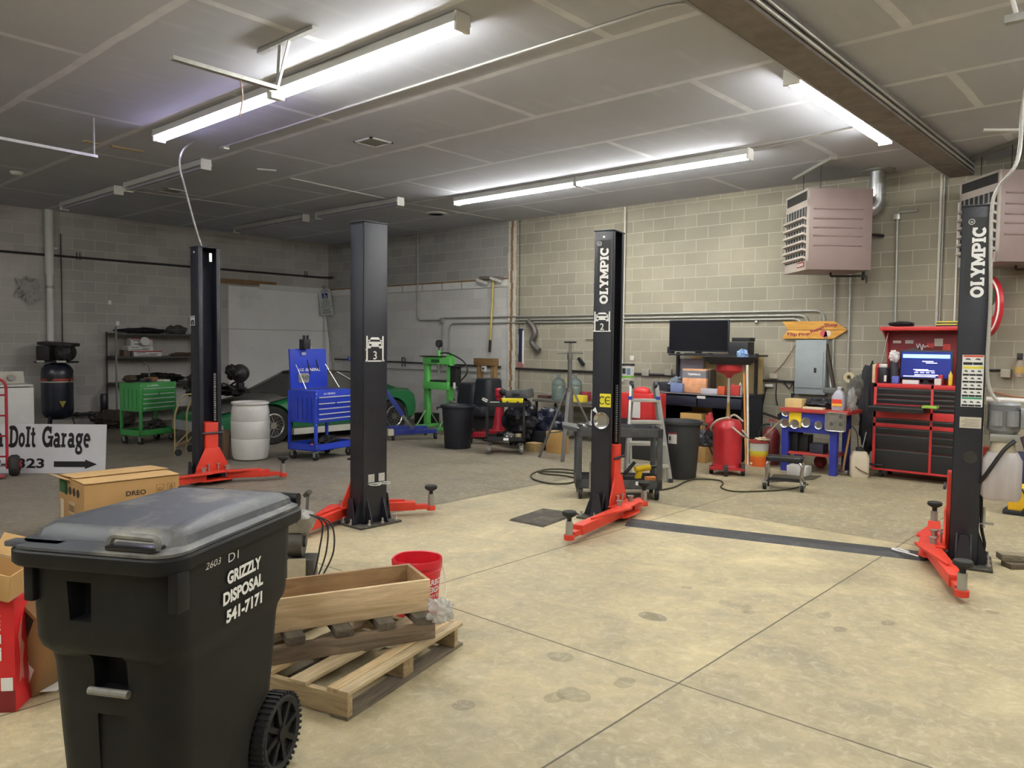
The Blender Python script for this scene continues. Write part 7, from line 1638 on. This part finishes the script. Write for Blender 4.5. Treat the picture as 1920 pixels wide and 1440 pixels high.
# electrical panel
a, b = W(1492, 637, YW-.12), W(1546, 741, YW-.12)
EP = T('electrical_panel', 'grey electrical panel under the wooden arrow sign', 'electrical panel', ((a.x+b.x)/2, YW-.12, b.z)); w_, h_ = (b.x-a.x)/2, a.z-b.z; m_ep = M('panel_grey', '8b9496', .5, var=.06)
part('cabinet', m_ep, EP, MB().bb((-w_, 0, 0), (w_, .115, h_)), bevel=.004); dr = part('door', m_ep, EP, MB().bb((-w_*.9, -.012, h_*.12), (w_*.86, 0, h_*.8)), bevel=.003); part('latch', m_dark, dr, MB().bb((w_*.28, -.016, h_*.4), (w_*.44, -.012, h_*.49)), smooth=0)
# wooden arrow sign
a, b, tip, lo = W(1466, 603, YW-.06), W(1562, 603, YW-.06), W(1588, 620, YW-.06), W(1466, 635, YW-.06)
cxs = (a.x+tip.x)/2; AS = T('arrow_sign', 'wooden arrow shaped sign with purple painted lettering', 'sign', (cxs, YW-.06, (a.z+lo.z)/2)); H2 = (a.z-lo.z)/2; Lx = tip.x-cxs; wd_ = wood('sign_plank', 'd8a54e', 'b98234', sc=.6)
part('plank', wd_, AS, MB().prism([(-Lx+.09, .003), (Lx, .003), (Lx-.19, H2), (-Lx, H2), (-Lx+.03, H2*.75)], (0, .02, 0), X1, Z1, Y1, .025), bevel=.002)
part('plank', wd_, AS, MB().prism([(-Lx, -H2), (Lx-.19, -H2), (Lx, -.003), (-Lx+.09, -.003)], (0, .02, 0), X1, Z1, Y1, .025), bevel=.002)
m_pk = M('sign_magenta', '8a2440', .5)
tl = math.radians(14); e_ = V((math.cos(tl), 0, math.sin(tl))); u_ = V((-math.sin(tl), 0, math.cos(tl)))
for s_, x, z, h, w2, ag in (('Flip', -Lx*.66, -.058, .045, .15, -3), ('Flop', -Lx*.28, -.055, .045, .17, 8), ('Repair', Lx*.12, .015, .045, .22, 22), ('Shop', Lx*.52, .075, .05, .19, 3)):
    a_ = math.radians(ag); text('lettering', s_, m_pk, AS, (x, .006, z), (math.cos(a_), 0, math.sin(a_)), (-math.sin(a_), 0, math.cos(a_)), h, w2, bold=.03)
for dx, dz, r_, c_ in ((.1, -.055, .05, 'c04a5c'), (.16, -.05, .045, 'd9c6b4'), (.13, -.09, .03, '8f6a50')): part('flower_print', M('mat_'+c_, c_, .6), AS, MB().cyl((Lx*.1+dx, .007, dz), (Lx*.1+dx, .005, dz), r_, n=16))
# outlet with cords
rectbox('outlet_box', 1443, 700, 1456, 710, YW-.06, 'b9b0a0', 'pale outlet box on the wall left of the electrical panel', 'outlet')
k = MB().tube([W(1403, 712, YP), W(1492, 716, YP)], .018, n=6)
k.build('power_strip', m_dark, None, label='dark power strip along the wall under the pale outlet', cat='power strip')
rectbox('white_adapter', 1435, 720, 1448, 726, YW-.07, 'd5d5d0', 'white adapter plugged below the dark power strip', 'adapter')
for i, (pts, lb) in enumerate((((W(1450, 702, YP), W(1470, 680, YP), W(1493, 645, YP)), 'brown cord slanting up from outlet to the arrow sign'), ((W(1437, 722, YP), W(1428, 770, YP), W(1418, 815, YP)), 'black cord hanging left below the white adapter'), ((W(1456, 718, YP), W(1455, 745, YP), W(1458, 760, YP)), 'black cord hanging straight down from the power strip'), ((W(1421, 665, YP), W(1423, 690, YP), W(1415, 720, YP), W(1405, 735, YP)), 'thin cord looping down beside the black screen shelf'), ((W(1470, 716, YP), W(1480, 728, YP), W(1487, 718, YP), W(1489, 742, YP)), 'short looped cord left of the electrical panel bottom'))):
    MB().tube(spline(pts, 6), .009, n=5).build('power_cable', m_dark if i else M('cord_brown', '7a6450', .6), None, label=lb, cat='cable', group='cords around the wall outlet')
k = MB(); p = W(1457, 778, 10.95)
IW = T('hanging_tool', 'black tool hanging on the wall left of the blue bench', 'tool', (p.x, 11.35, p.z)); part('body', m_bpl, IW, MB().bar((-.12, 0, -.08), (.12, 0, .12), .1, .12), bevel=.02); part('bracket', m_dark, IW, MB().bar((-.4, 0, -.02), (-.1, 0, -.1), .03).bar((-.02, 0, -.3), (-.02, 0, -.1), .02)); part('nose', m_bpl, IW, MB().cyl((.05, 0, .1), (.05, 0, .3), .02, n=8))
MB().bar(W(1556, 684, YP-.03), W(1559, 726, YP-.03), .05, .02).build('white_strip', m_wsign, None, label='short white strip hanging right of the electrical panel', cat='strip')
MB().bar(W(1549, 645, YP-.05), W(1563, 725, YP-.05), .06, .04).build('dark_board', M('dark_brown_strip', '3d342c', .7), None, label='dark brown board leaning right of the electrical panel', cat='board')
p, q = W(1544, 727, 11.3), W(1572, 738, 11.3); MB().rbox(((p.x+q.x)/2, 11.4, (p.z+q.z)/2), (q.x-p.x, .3, p.z-q.z), .04).build('cushion', M('cushion_grey', '5d605e', .8), None, label='grey padded roller shelf piece right below the electrical panel', cat='cushion', bevel=.02)
rectbox('wall_outlet', 1203, 692, 1216, 705, YW-.05, '9a968a', 'left wall outlet above the workbench hoses', 'outlet'); rectbox('wall_outlet', 1246, 692, 1258, 704, YW-.05, 'a29d90', 'right wall outlet above the workbench hoses', 'outlet')
rectbox('light_switch', 1181, 667, 1188, 676, YW-.02, 'd9d7cc', 'white wall plate just right of the number 2 post', 'switch')
p = W(1418, 604, YP); MB().ball((p.x, YP, p.z), .03, 10, 8).build('wall_hook', m_bolt, None, label='small bright hook on the wall right of the black screen', cat='hook')
# things hung left of the number 2 post
p, q = W(974, 616, YP), W(975, 692, YP)
BT = T('hanging_strip', 'narrow blue and white strip hanging on the wall beside the pilaster', 'strip', (q.x, YP, q.z)); H3 = p.z-q.z
part('strip', M('strip_navy', '2b2f4a', .5), BT, MB().bb((-.05, 0, .1), (.05, .02, H3)), bevel=.003); part('edge', m_wsign, BT, MB().bb((.05, 0, .1), (.075, .02, H3*.95)).bb((-.06, 0, .3), (-.05, .02, H3*.85)), smooth=0); part('red_end', M('strip_red', 'a06a62', .6), BT, MB().bb((-.06, -.005, 0), (.06, .02, .14)), smooth=0)
pts = [W(a, b, YP-.06) for a, b in ((990, 602), (999, 612), (1003, 625), (997, 640), (1003, 650), (1011, 657))]
MB().tube(spline(pts, 6), .055, n=12).build('exhaust_pipe', M('exhaust_grey', '66625d', .5, .4, var=.2), None, label='bent grey exhaust pipe hanging on the wall right of the pilaster', cat='pipe')
p = W(1091, 680, YP-.03); MB().bar(p+V((-.08, 0, .08)), p+V((.04, 0, -.04)), .05).build('spray_nozzle', m_bpl, None, label='small black nozzle stuck on the block wall left of post 2', cat='nozzle')
p, q = W(1098, 637, YP), W(1112, 637, YP); MB().tube([p, q], .008, n=5).build('wall_bracket', m_dark, None, label='short thin rod on the wall touching the number 2 post', cat='rod')
# broom hanging head up
p, q = W(925, 525, YP-.05), W(918, 660, YP-.05)
BRm = T('push_broom', 'push broom with yellow handle hung head up near the pilaster', 'broom', p)
part('handle', M('broom_yellow', 'c9b463', .5), BRm, MB().cyl((0, 0, 0), q-p, .022, n=10)); part('grip', m_dark, BRm, MB().cyl((q-p)*.83, q-p, .026, n=10))
part('head', M('broom_block', '77706a', .7), BRm, MB().bar((-.35, 0, .06), (.22, 0, .03), .12, .06), bevel=.01); part('bristles', M('bristle_white', 'cfcbc2', .9, var=.2, scale=30), BRm, MB().bar((-.4, -.06, .02), (-.12, -.06, -.06), .05, .05).bar((-.02, -.06, .04), (.25, -.06, -.04), .05, .05))
# coat hooks on the white rail
for i, px_ in enumerate((718, 755, 792, 829, 866)):
    p = W(px_, 534, YW-.03); MB().bb((p.x-.008, YW-.035, 2.84), (p.x+.008, YW-.024, 2.98)).build('rail_clip', m_cond, None, label=('leftmost', 'second', 'middle', 'fourth', 'rightmost')[i]+' of the five grey clips along the white wall rail', cat='clip', group='clips on the white wall rail', smooth=0)
# accessible parking sign on its pole, leaning in the corner
p0, p1 = W(633, 694, 11.2), W(606, 540, 11.2)
HSn = T('parking_sign', 'leaning accessible parking sign on a grey pole in the corner', 'sign', (p0.x, 11.25, 0)); ax_ = (p1-p0); ax_ = V((ax_.x, .12, ax_.z)).normalized(); base = V((0, 0, 0)); Lp = 3.25
Lp = (W(610, 535, 11.35).z)/ax_.z
part('pole', m_cond, HSn, MB().bar(base, base+ax_*Lp, .06, .04), smooth=0)
ey_ = ax_; ex_ = V((.58, .81, 0)).normalized(); ex_ = (ex_-ey_*ex_.dot(ey_)).normalized(); ez_ = ex_.cross(ey_)
pc = base+ax_*(Lp-.33)+ez_*.03
m_sgn = M('sign_plate_grey', 'b9bbb6', .5, var=.05)
pl = part('upper_plate', m_sgn, HSn, MB().prism([(x, y) for x, y, _ in rrect(-.15, .15, -.23, .23, .03, 0)], pc, ex_, ey_, ez_, .004), smooth=0)
part('blue_panel', M('sign_blue', '26357c', .5), pl, MB().prism([(-.07, -.01), (.07, -.01), (.07, .13), (-.07, .13)], pc+ez_*.003, ex_, ey_, ez_, .002), smooth=0)
k = MB().tube([pc+ex_*x+ey_*(y+.06)+ez_*.005 for x, y in ell(.005, -.02, .03, .03, 120, 400, 10)], .006, n=4).tube([pc+ex_*x+ey_*(y+.06)+ez_*.005 for x, y in ((-.012, .045), (-.01, .0), (.025, .0), (.04, -.035))], .006, n=4).ball(pc+ex_*-.012+ey_*.112+ez_*.005, .01, 8, 6)
part('wheelchair_symbol', m_wsign, pl, k)
k = MB()
for y, ww in ((.2, .1), (.17, .12), (-.05, .06), (-.08, .1), (-.12, .11), (-.16, .1), (-.2, .11)): k.prism([(-ww, y-.006), (ww, y-.006), (ww, y+.006), (-ww, y+.006)], pc+ez_*.003, ex_, ey_, ez_, .001)
part('printed_lines', M('sign_text_grey', '55585c', .6), pl, k, smooth=0)
pc2 = pc-ey_*.34
p2 = part('lower_plate', m_sgn, HSn, MB().prism([(x, y) for x, y, _ in rrect(-.15, .15, -.1, .1, .02, 0)], pc2, ex_, ey_, ez_, .004), smooth=0)
k = MB()
for y, ww in ((.05, .11), (.015, .08), (-.02, .12), (-.055, .1)): k.prism([(-ww, y-.008), (ww, y-.008), (ww, y+.008), (-ww, y+.008)], pc2+ez_*.003, ex_, ey_, ez_, .001)
part('printed_lines', M('sign_text_grey', '55585c', .6), p2, k, smooth=0)
# left wall
XP = XW+.04
a, b = WX(0, 472, XP), WX(600, 520, XP)
pipe('air_pipe', [(XP, 2.5, a.z+.01), (XP, YW-.25, b.z), (XP+.25, YW-.06, b.z)], .02, m_dark, 'long black pipe high along the left wall', 'pipe', rb=.15)
for px_, py_ in ((146, 481), (573, 515)):
    p = WX(px_, py_, XP); k = MB()
    for dy in (-.03, .03): k.tube([(XP+.02, p.y+dy, p.z-.07), (XP+.02, p.y+dy, p.z+.08)], .01, n=6)
    k.build('pipe_clamp', m_dark, None, label='clamp pair on the black pipe left of the open side post' if px_ < 200 else 'clamp pair on the black pipe near the far corner', cat='clamp')
a, b = WX(89, 390, XP), WX(95, 640, XP)
PV = T('vent_pipe', 'thick white vertical pipe on the left wall above the compressor', 'pipe', (XP+.03, (a.y+b.y)/2, 1.2)); part('lower_pipe', m_white, PV, MB().cyl((0, 0, 0), (0, 0, 1.75), .06, n=16)); part('upper_pipe', m_white, PV, MB().cyl((0, 0, 1.72), (0, 0, ZC-1.2), .075, n=16)); part('collar', m_cond, PV, MB().cyl((0, 0, 1.45), (0, 0, 1.5), .072, n=16))
p = WX(112, 460, XP); pipe('conduit', [(XP, p.y+.02, 3.7), (XP, p.y+.02, 1.5)], .01, m_dark, 'thin dark vertical line of conduit right of the white pipe', rb=.02)
p = WX(103, 466, XP); MB().ball((XP+.02, p.y, p.z), (.04, .06, .03), 12, 8).build('wall_sensor', m_white, None, label='small white sensor beside the white pipe on the left wall', cat='sensor')
p = WX(54, 543, XP); MB().ball((XP+.03, p.y, p.z), (.035, .16, .19), 24, 16, lump=1.1, seed=111, freq=3).build('plastic_bag', M('bag_grey_white', 'a9a5a4', .7), None, label='crumpled white bag stuck high on the far left wall', cat='bag')
for px_, py_ in ((207, 567), (222, 606)):
    p = WX(px_, py_, XP); MB().bb((XW, p.y-.03, p.z-.04), (XW+.01, p.y+.03, p.z+.04)).build('tape_scrap', m_wsign, None, label='white tape scrap on the left wall above the shelving' if px_ < 210 else 'lower white tape scrap just over the shelving top', cat='tape', smooth=0)
# ---------------------------------------------------------------- unit heaters
m_ht = M('heater_taupe', '82706c', .45, var=.06, scale=3); m_htf = M('heater_front', 'a59c93', .45, var=.05)
def heater(label, corner, rz, w_, d_, h):
    """corner = lower corner between louvre face and big side; local x runs along the big side"""
    t = T('unit_heater', label, 'heater', corner, rz, 'brown hanging unit heaters')
    c_ = part('casing', m_ht, t, MB().bb((.02, 0, 0), (w_, d_, h)), bevel=.006)
    for z in (.3, .42, .52, .63, .75): part('pressed_rib', m_ht, t, MB().cyl((.08, 0, h*z), (w_*.85, 0, h*z), .012, n=8))
    fr = MB()
    for y0_, y1_ in ((0, .03), (d_-.03, d_)): fr.bb((0, y0_, 0), (.03, y1_, h))
    for z0, z1_ in ((0, .12), (h-.03, h), (h*.78, h*.86)): fr.bb((0, 0, z0), (.03, d_, z1_))
    part('front_frame', m_htf, t, fr)
    part('dark_inside', m_dark, t, MB().bb((.008, .03, .12), (.019, d_-.03, h-.03)), smooth=0)
    n_ = 6
    for i in range(n_):
        z = .16+i*(h*.62-.04)/n_
        l = part('louvre', m_htf, t, MB().box((-.02, d_/2, z), (.05, d_-.06, .03), rot=rotm(0, .35)), smooth=0)
    tb_ = MB()
    for i in range(7): tb_.bb((.001, .1+i*(d_-.2)/6-.012, .12), (.008, .1+i*(d_-.2)/6+.012, h*.78))
    part('heat_tubes', m_stud, t, tb_, smooth=0)
    pl = part('name_plate', M('plate_maroon', '7a2c26', .5), t, MB().bb((-.004, .06, .04), (0, .3, .11)), smooth=0)
    text('lettering', 'REZNOR', m_wsign, pl, (-.005, .18, .075), (0, -1, 0), (0, 0, 1), .035, .2, bold=.02)
    return t
c1 = F(1511, 505, 2.72); HT1 = heater('brown unit heater with grey louvres hanging above the arrow sign', c1, YAW+.02, .86, .78, 1.06)
c2_ = F(1868, 490, 2.72); HT2 = heater('brown unit heater cut off by the right edge', c2_, YAW+.02, .86, .78, 1.06)
for H_, s_ in ((HT1, 0), (HT2, 1)):
    for y in (.1, .68): part('hanger_rod', m_dark, H_, MB().cyl((.2, y, 1.06), (.2, y, ZC-2.72-.03), .006, n=6))
    part('strut', m_cond, H_, MB().bb((.16, -.3, ZC-2.72-.04), (.24, 1.0, ZC-2.72)), smooth=0)
    part('gas_stub', m_dark, H_, MB().tube(bend([(.5, .4, .0), (.5, .4, -.05), (.95, .3, -.05), (.95, .3, -.14)], .02), .014, n=6))
def flue(px_, ybot, H_, lb):
    o = H_.matrix_world @ V((.78, .45, .86)); e_ = H_.matrix_world.to_3x3() @ V((1, 0, 0))
    t = T('flue_pipe', lb, 'flue pipe', o+V((0, 0, 0)), YAW)
    part('pipe', m_galv, t, MB().cyl((.085, 0, 0), (.2, 0, 0), .1, n=24)); part('elbow', m_galv, t, MB().tube(arc((.2, 0, .15), .15, -PI/2, 0, 5), .105, n=24), smooth=20); part('riser', m_galv, t, MB().cyl((.35, 0, .14), (.35, 0, ZC-o.z-.02), .1, n=24)); part('seam_ring', m_galv, t, MB().cyl((.35, 0, .2), (.35, 0, .22), .106, n=24)); part('ceiling_collar', m_cond, t, MB().cyl((.35, 0, ZC-o.z-.022), (.35, 0, ZC-o.z-.002), .22, n=24))
flue(1660, 385, HT1, 'galvanised flue elbow rising from the louvred heater to the ceiling'); flue(1890, 385, HT2, 'galvanised flue rising from the heater at the right edge')
p = W(1657, 480, YP); pipe('gas_pipe', [(p.x-.02, YW-.02, W(1680, 440, YP).z), (p.x-.15, YW-.3, W(1680, 440, YP).z), (p.x-.17, YW-.33, W(1655, 524, 11.3).z)], .022, m_dark, 'black iron gas pipe beside the louvred heater', 'pipe', rb=.03)
# round red sign behind the far right post
p = W(1846, 575, YW-.32); r_ = p.z-W(1846, 633, YW-.32).z; RS = T('round_sign', 'round red sign mostly hidden behind the far right post', 'sign', p, -.95); MB().bar((0, .02, 0), V((0, 0, 0)), .03) if False else None
for sg_ in (1,): MB().bar(V((r_*.9, .02, 0)), V((r_*1.25, .02, 0)), .04).build('bracket', m_dark, RS) if False else None
part('disc', M('sign_red', 'b3212a', .4), RS, MB().cyl((0, 0, 0), (0, .04, 0), r_, n=48)); part('ring', m_wsign, RS, MB().tube(arc((0, -.004, 0), r_*.93, 0, 2*PI, 40)[:-1], .012, n=5, closed=True)); part('graphic', M('sign_greyish', '9b958c', .5), RS, MB().ball((r_*.5, -.004, -.02), (r_*.22, .006, r_*.3), 16, 10))
part('graphic', M('sign_dark_green', '3d4a38', .5), RS, MB().ball((r_*.55, -.006, .1), (r_*.14, .006, r_*.3), 16, 10))
# right edge: wall box, bottle, white pipe
rectbox('wall_box', 1876, 692, 1894, 708, YW-.09, 'a0998a', 'small pale box on the wall right of the far post', 'electrical box')
pipe('conduit', [w(1851, 694), w(1876, 694)], .014, m_dark, 'short dark pipe entering the pale wall box', group=GC_)
p = W(1910, 700, 11.4); SB = T('spray_bottle', 'brown labelled bottle with black sprayer on the wall at the right edge', 'bottle', (p.x, 11.45, p.z-.06)); part('bottle', M('bottle_amber', '8d7f70', .4), SB, MB().lathe([(0, 0), (.05, .01), (.055, .03), (.055, .18), (.03, .23), (0, .23)], n=20)); part('sprayer', m_dark, SB, MB().bb((-.03, -.05, .23), (.03, .03, .31)), bevel=.01); part('label', M('label_ochre', 'a98a4a', .5), SB, MB().lathe([(.0565, .06), (.0565, .14)], n=20))
pipe('white_pipe', [w(1850, 748, 11.3), w(1925, 752, 11.3)], .03, m_white, 'horizontal white pipe low on the wall at the right edge', 'pipe'); pipe('wire', [w(1862, 735), w(1900, 744), w(1925, 746)], .008, M('wire_orange', 'b0663e', .5), 'thin orange wire above the white pipe at the right edge', 'wire')
# hydraulic unit on the far right post
p = WP(1879, 850, P2R.matrix_world @ V((0, 0, 1)), (0, 1, 0))
HU = T('hydraulic_unit', 'grey motor with milky oil tank fixed to the far right post', 'hydraulic unit', (p.x+.005, p.y-.02, 0), a2)
zz_ = lambda y: WP(1879, y, P2R.matrix_world @ V((0, 0, 1)), (0, 1, 0)).z
m_mot = M('motor_grey', '8b8d90', .45, .3, var=.08); m_oil = M('milky_tank', 'b3adac', .45, var=.08, scale=8, stretch=(6, 6, .4))
part('motor', m_mot, HU, MB().lathe([(0, zz_(812)), (.085, zz_(812)), (.11, zz_(805)), (.105, zz_(760)), (.11, zz_(758)), (.1, zz_(754)), (0, zz_(754))], n=26))
for x in (-.05, .05): part('capacitor', m_mot, HU, MB().cyl((x, -.1, zz_(796)), (x, -.1, zz_(769)), .045, n=16))
part('motor_box', m_mot, HU, MB().bb((.1, -.1, zz_(800)), (.28, .08, zz_(764))), bevel=.01)
part('pump_block', m_stud, HU, MB().bb((-.09, -.09, zz_(826)), (.1, .09, zz_(812))), bevel=.006); part('tank_neck', M('tank_neck', 'bdb39b', .5), HU, MB().cyl((0, 0, zz_(848)), (0, 0, zz_(824)), .095, .075, n=24))
part('tank', m_oil, HU, MB().loft([rrect(-.115, .115, -.1, .1, .05, zz_(935)), rrect(-.13, .13, -.115, .115, .05, zz_(928)), rrect(-.13, .13, -.115, .115, .05, zz_(860)), rrect(-.1, .1, -.09, .09, .05, zz_(846))]))
part('hose', m_dark, HU, MB().tube(spline([(.07, -.13, zz_(822)), (0, -.16, zz_(840)), (-.09, -.15, zz_(880)), (-.14, -.06, zz_(905))], 6), .016, n=8)); part('valve', m_stud, HU, MB().bb((-.17, -.06, zz_(868)), (-.13, .04, zz_(800))), bevel=.006)
part('release_rod', m_chr, HU, MB().cyl((-.13, -.05, zz_(803)), (-.13, -.05, zz_(758)), .007, n=6))
part('hose', M('hose_purple', '5a4658', .5), HU, MB().tube(spline([(.13, -.06, zz_(815)), (.17, -.05, zz_(850)), (.22, -.04, zz_(920))], 6), .026, n=8))
# conduit from the ceiling down the post to the motor
yc_ = c2R.y-.17
pts = [F(1925, 120, ZC-.01), WP(1918, 200, (p.x+.1, p.y+.2, 0), (0, 1, 0)), WP(1908, 300, (0, yc_, 0), (0, 1, 0)), WP(1872, 352, (0, yc_, 0), (0, 1, 0)), WP(1859, 400, (0, yc_, 0), (0, 1, 0)), WP(1857, 560, (0, yc_, 0), (0, 1, 0)), WP(1851, 690, (0, yc_, 0), (0, 1, 0)), WP(1858, 735, (0, yc_, 0), (0, 1, 0)), WP(1874, 754, (0, yc_, 0), (0, 1, 0))]
pts[0] = V((pts[1].x+.05, pts[1].y, ZC-.005))
MB().tube(spline(pts, 8), .014, n=8).build('flexible_conduit', M('flex_grey', 'a9a69f', .5, .3, var=.15, scale=60), None, label='grey flexible conduit from ceiling down along the far right post', cat='conduit')
p = W(1902, 930, 9.3)
YB_ = T('battery_charger', 'yellow and black case on the floor at the right edge', 'case', (p.x+.05, 9.5, 0)); part('case', M('case_yellow', 'e5b21e', .4), YB_, MB().bb((-.12, -.12, .04), (.14, .12, .3)), bevel=.02); part('base', m_bpl, YB_, MB().bb((-.16, -.14, 0), (.2, .14, .05)), bevel=.01); part('cable', m_dark, YB_, MB().tube(spline([(.0, -.13, .28), (.06, -.14, .15), (0, -.15, .03)], 5), .01, n=6))
for i, (x, z, sz, col, lb) in enumerate(((1902, 870, (.2, .2, .3), '20264a', 'navy crate behind the milky oil tank at the right edge'), (1915, 800, (.24, .2, .25), '4a3f55', 'dim purple grey box behind the motor at the right edge'))):
    p = W(x, z, 10.6); MB().bb((p.x-sz[0]/2, 10.6, 0 if i == 0 else p.z-.12), (p.x+sz[0]/2+.3, 10.9, p.z+.12)).build('storage_crate', M('mat_'+col, col, .5), None, label=lb, cat='crate', bevel=.01) if i == 0 else None
# ================================================================ CEILING FITTINGS
Zt = ZC-.012
m_str = M('strut_galv', 'a9a9a4', .5, .5, var=.12, scale=20)
def strut(name, pts, wd, label, drop=None):
    b = MB()
    for a, c in zip(pts[:-1], pts[1:]): b.bar(a, c, wd, .03)
    return b
# door track hangers
a, b_ = F(322, 108, 3.72), F(520, 166, 3.72)
DH = T('track_hanger', 'perforated steel hanger bar beside the nearest strip light', 'hanger bar', b_); L_ = lambda p: p-b_
h0 = F(508, 98, ZC-.02)
part('bar', m_str, DH, MB().bar(L_(a), L_(b_), .05, .03)); part('hanger', m_str, DH, MB().bar(L_(V((b_.x, b_.y, ZC-.02)))+V((-.04, .05, 0)), (-.03, .02, 0), .03, .01).bar(L_(V((b_.x, b_.y, ZC-.02)))+V((.1, .05, 0)), (0, 0, 0), .03, .01)); part('ceiling_angle', m_str, DH, MB().bar(V((-.35, .05, ZC-.02-b_.z)), V((.45, .05, ZC-.02-b_.z)), .05, .03)); part('wire', M('wire_copper', '9c7a62', .5), DH, MB().tube(spline([L_(a).lerp(V((0, 0, 0)), .62)+V((0, 0, 0)), L_(a).lerp(V((0, 0, 0)), .63)+V((.02, 0, -.15)), L_(a).lerp(V((0, 0, 0)), .62)+V((-.01, 0, -.3))], 5), .006, n=5))
a, b_ = F(-60, 248, 3.7), F(182, 294, 3.7)
DH2 = T('track_hanger', 'perforated steel hanger bar at the far left of the ceiling', 'hanger bar', b_); part('bar', m_str, DH2, MB().bar(a-b_, (0, 0, 0), .05, .03)); part('hanger', m_str, DH2, MB().bar((-.03, -.02, ZC-b_.z), (-.03, -.02, 0), .03, .012))
# conduits on the ceiling
GD = 'conduits along the ceiling'
m_cc = M('ceiling_conduit', 'b5b3ad', .4, .4, var=.08)
a = F(423, 274, Zt); pipe('ceiling_conduit', [a, F(1245, 11, Zt), F(1330, 3, Zt)], .012, m_cc, 'long thin conduit crossing the ceiling to the brown beam', group=GD, rb=.2)
MB().bb((a.x-.1, a.y-.04, ZC-.05), (a.x+.02, a.y+.04, ZC-.001)).build('ceiling_box', m_bolt, None, label='small bright ceiling box at the left end of the long conduit', cat='electrical box', bevel=.004)
pipe('ceiling_conduit', [F(1400, 284, Zt), F(1500, 262, Zt), F(1610, 236, Zt)], .012, m_cc, 'conduit joining the far strip light to the beam strip light', group=GD)
pipe('ceiling_conduit', [F(240, 356, Zt), F(500, 392, Zt)], .01, m_cc, 'thin conduit crossing behind the grey hanging cable', group=GD)
pipe('ceiling_conduit', [F(545, 334, Zt), F(750, 378, Zt), F(945, 413, Zt)], .01, m_cc, 'pale line of conduit running to the pilaster top', group=GD)
pipe('beam_conduit', [(-2.34, 1.5, 3.99), (-2.34, YW-.1, 3.99)], .013, m_cc, 'lower conduit running along the right side of the beam', group=GD); pipe('beam_conduit', [(-2.34, 1.5, 4.05), (-2.34, YW-.1, 4.05)], .013, m_cc, 'upper conduit running along the right side of the beam', group=GD)
def vent(px_, py_, s_, lb):
    p = F(px_, py_, ZC-.001); t = T('ceiling_vent', lb, 'vent', p-V((0, 0, .015))); part('frame', m_fix, t, MB().bb((-s_, -s_, 0), (s_, -s_+.03, .014)).bb((-s_, s_-.03, 0), (s_, s_, .014)).bb((-s_, -s_, 0), (-s_+.03, s_, .014)).bb((s_-.03, -s_, 0), (s_, s_, .014)), smooth=0); part('grille', M('vent_grey', '8a8985', .6), t, MB().bb((-s_+.03, -s_+.03, .006), (s_-.03, s_-.03, .014)), smooth=0)
vent(700, 266, .17, 'square ceiling vent left of the far lit strip lights'); vent(322, 357, .17, 'square ceiling vent behind the grey hanging cable')
p = F(818, 399, ZC-.001); VT = T('ceiling_vent', 'round ceiling vent near the pilaster top', 'vent', p-V((0, 0, .03))); part('rim', m_fix, VT, MB().lathe([(.14, .0), (.2, .01), (.2, .029), (.14, .029), (.14, 0)], n=28)); part('grille', m_dark, VT, MB().cyl((0, 0, .012), (0, 0, .028), .14, n=28))
p = F(31, 322, ZC-.001); SD = T('smoke_detector', 'white round smoke detector on the ceiling at the far left', 'smoke detector', p-V((0, 0, .05))); part('housing', m_white, SD, MB().lathe([(0, 0), (.06, .004), (.08, .03), (.085, .049), (0, .049)], n=24))
m_lath = M('lath_tan', 'b5a07e', .8)
for a, b_, lb in (((158, 264), (184, 271), 'short tan wood strip on the ceiling left of the hanger bar end'), ((208, 274), (268, 285), 'longer tan wood strip on the ceiling near the dim strip light')):
    p, q = F(*a, ZC-.01), F(*b_, ZC-.01); MB().bar(p, q, .06, .018).build('wood_strip', m_lath, None, label=lb, cat='wood strip', smooth=0)
p, q = F(482, 317, ZC-.01), F(518, 320, ZC-.01); MB().bar(p, q, .05, .015).build('white_strip', m_white, None, label='short white strip on the ceiling above the open side post', cat='strip', smooth=0)
p, q = F(1842, 244, ZC-.015), F(1915, 244, ZC-.015); MB().bar(p, q, .05, .025).build('white_strip', m_white, None, label='white strip on the ceiling near the right flue', cat='strip', smooth=0)
p, q = F(1506, 330, ZC-.02), F(1580, 294, ZC-.02); MB().bar(p, q, .05, .03).build('ceiling_strut', m_cond, None, label='grey strut on the ceiling above the louvred heater', cat='strut', smooth=0) if False else None
p = F(1905, 42, 3.75); DB = T('track_bracket', 'grey bracket on a rod hanging at the top right', 'bracket', p); part('bracket', m_str, DB, MB().bb((-.06, -.03, 0), (.2, .03, .05)), bevel=.003); part('rod', m_white, DB, MB().cyl((0, 0, .05), (-.08, .02, ZC-p.z-.005), .014, n=8))
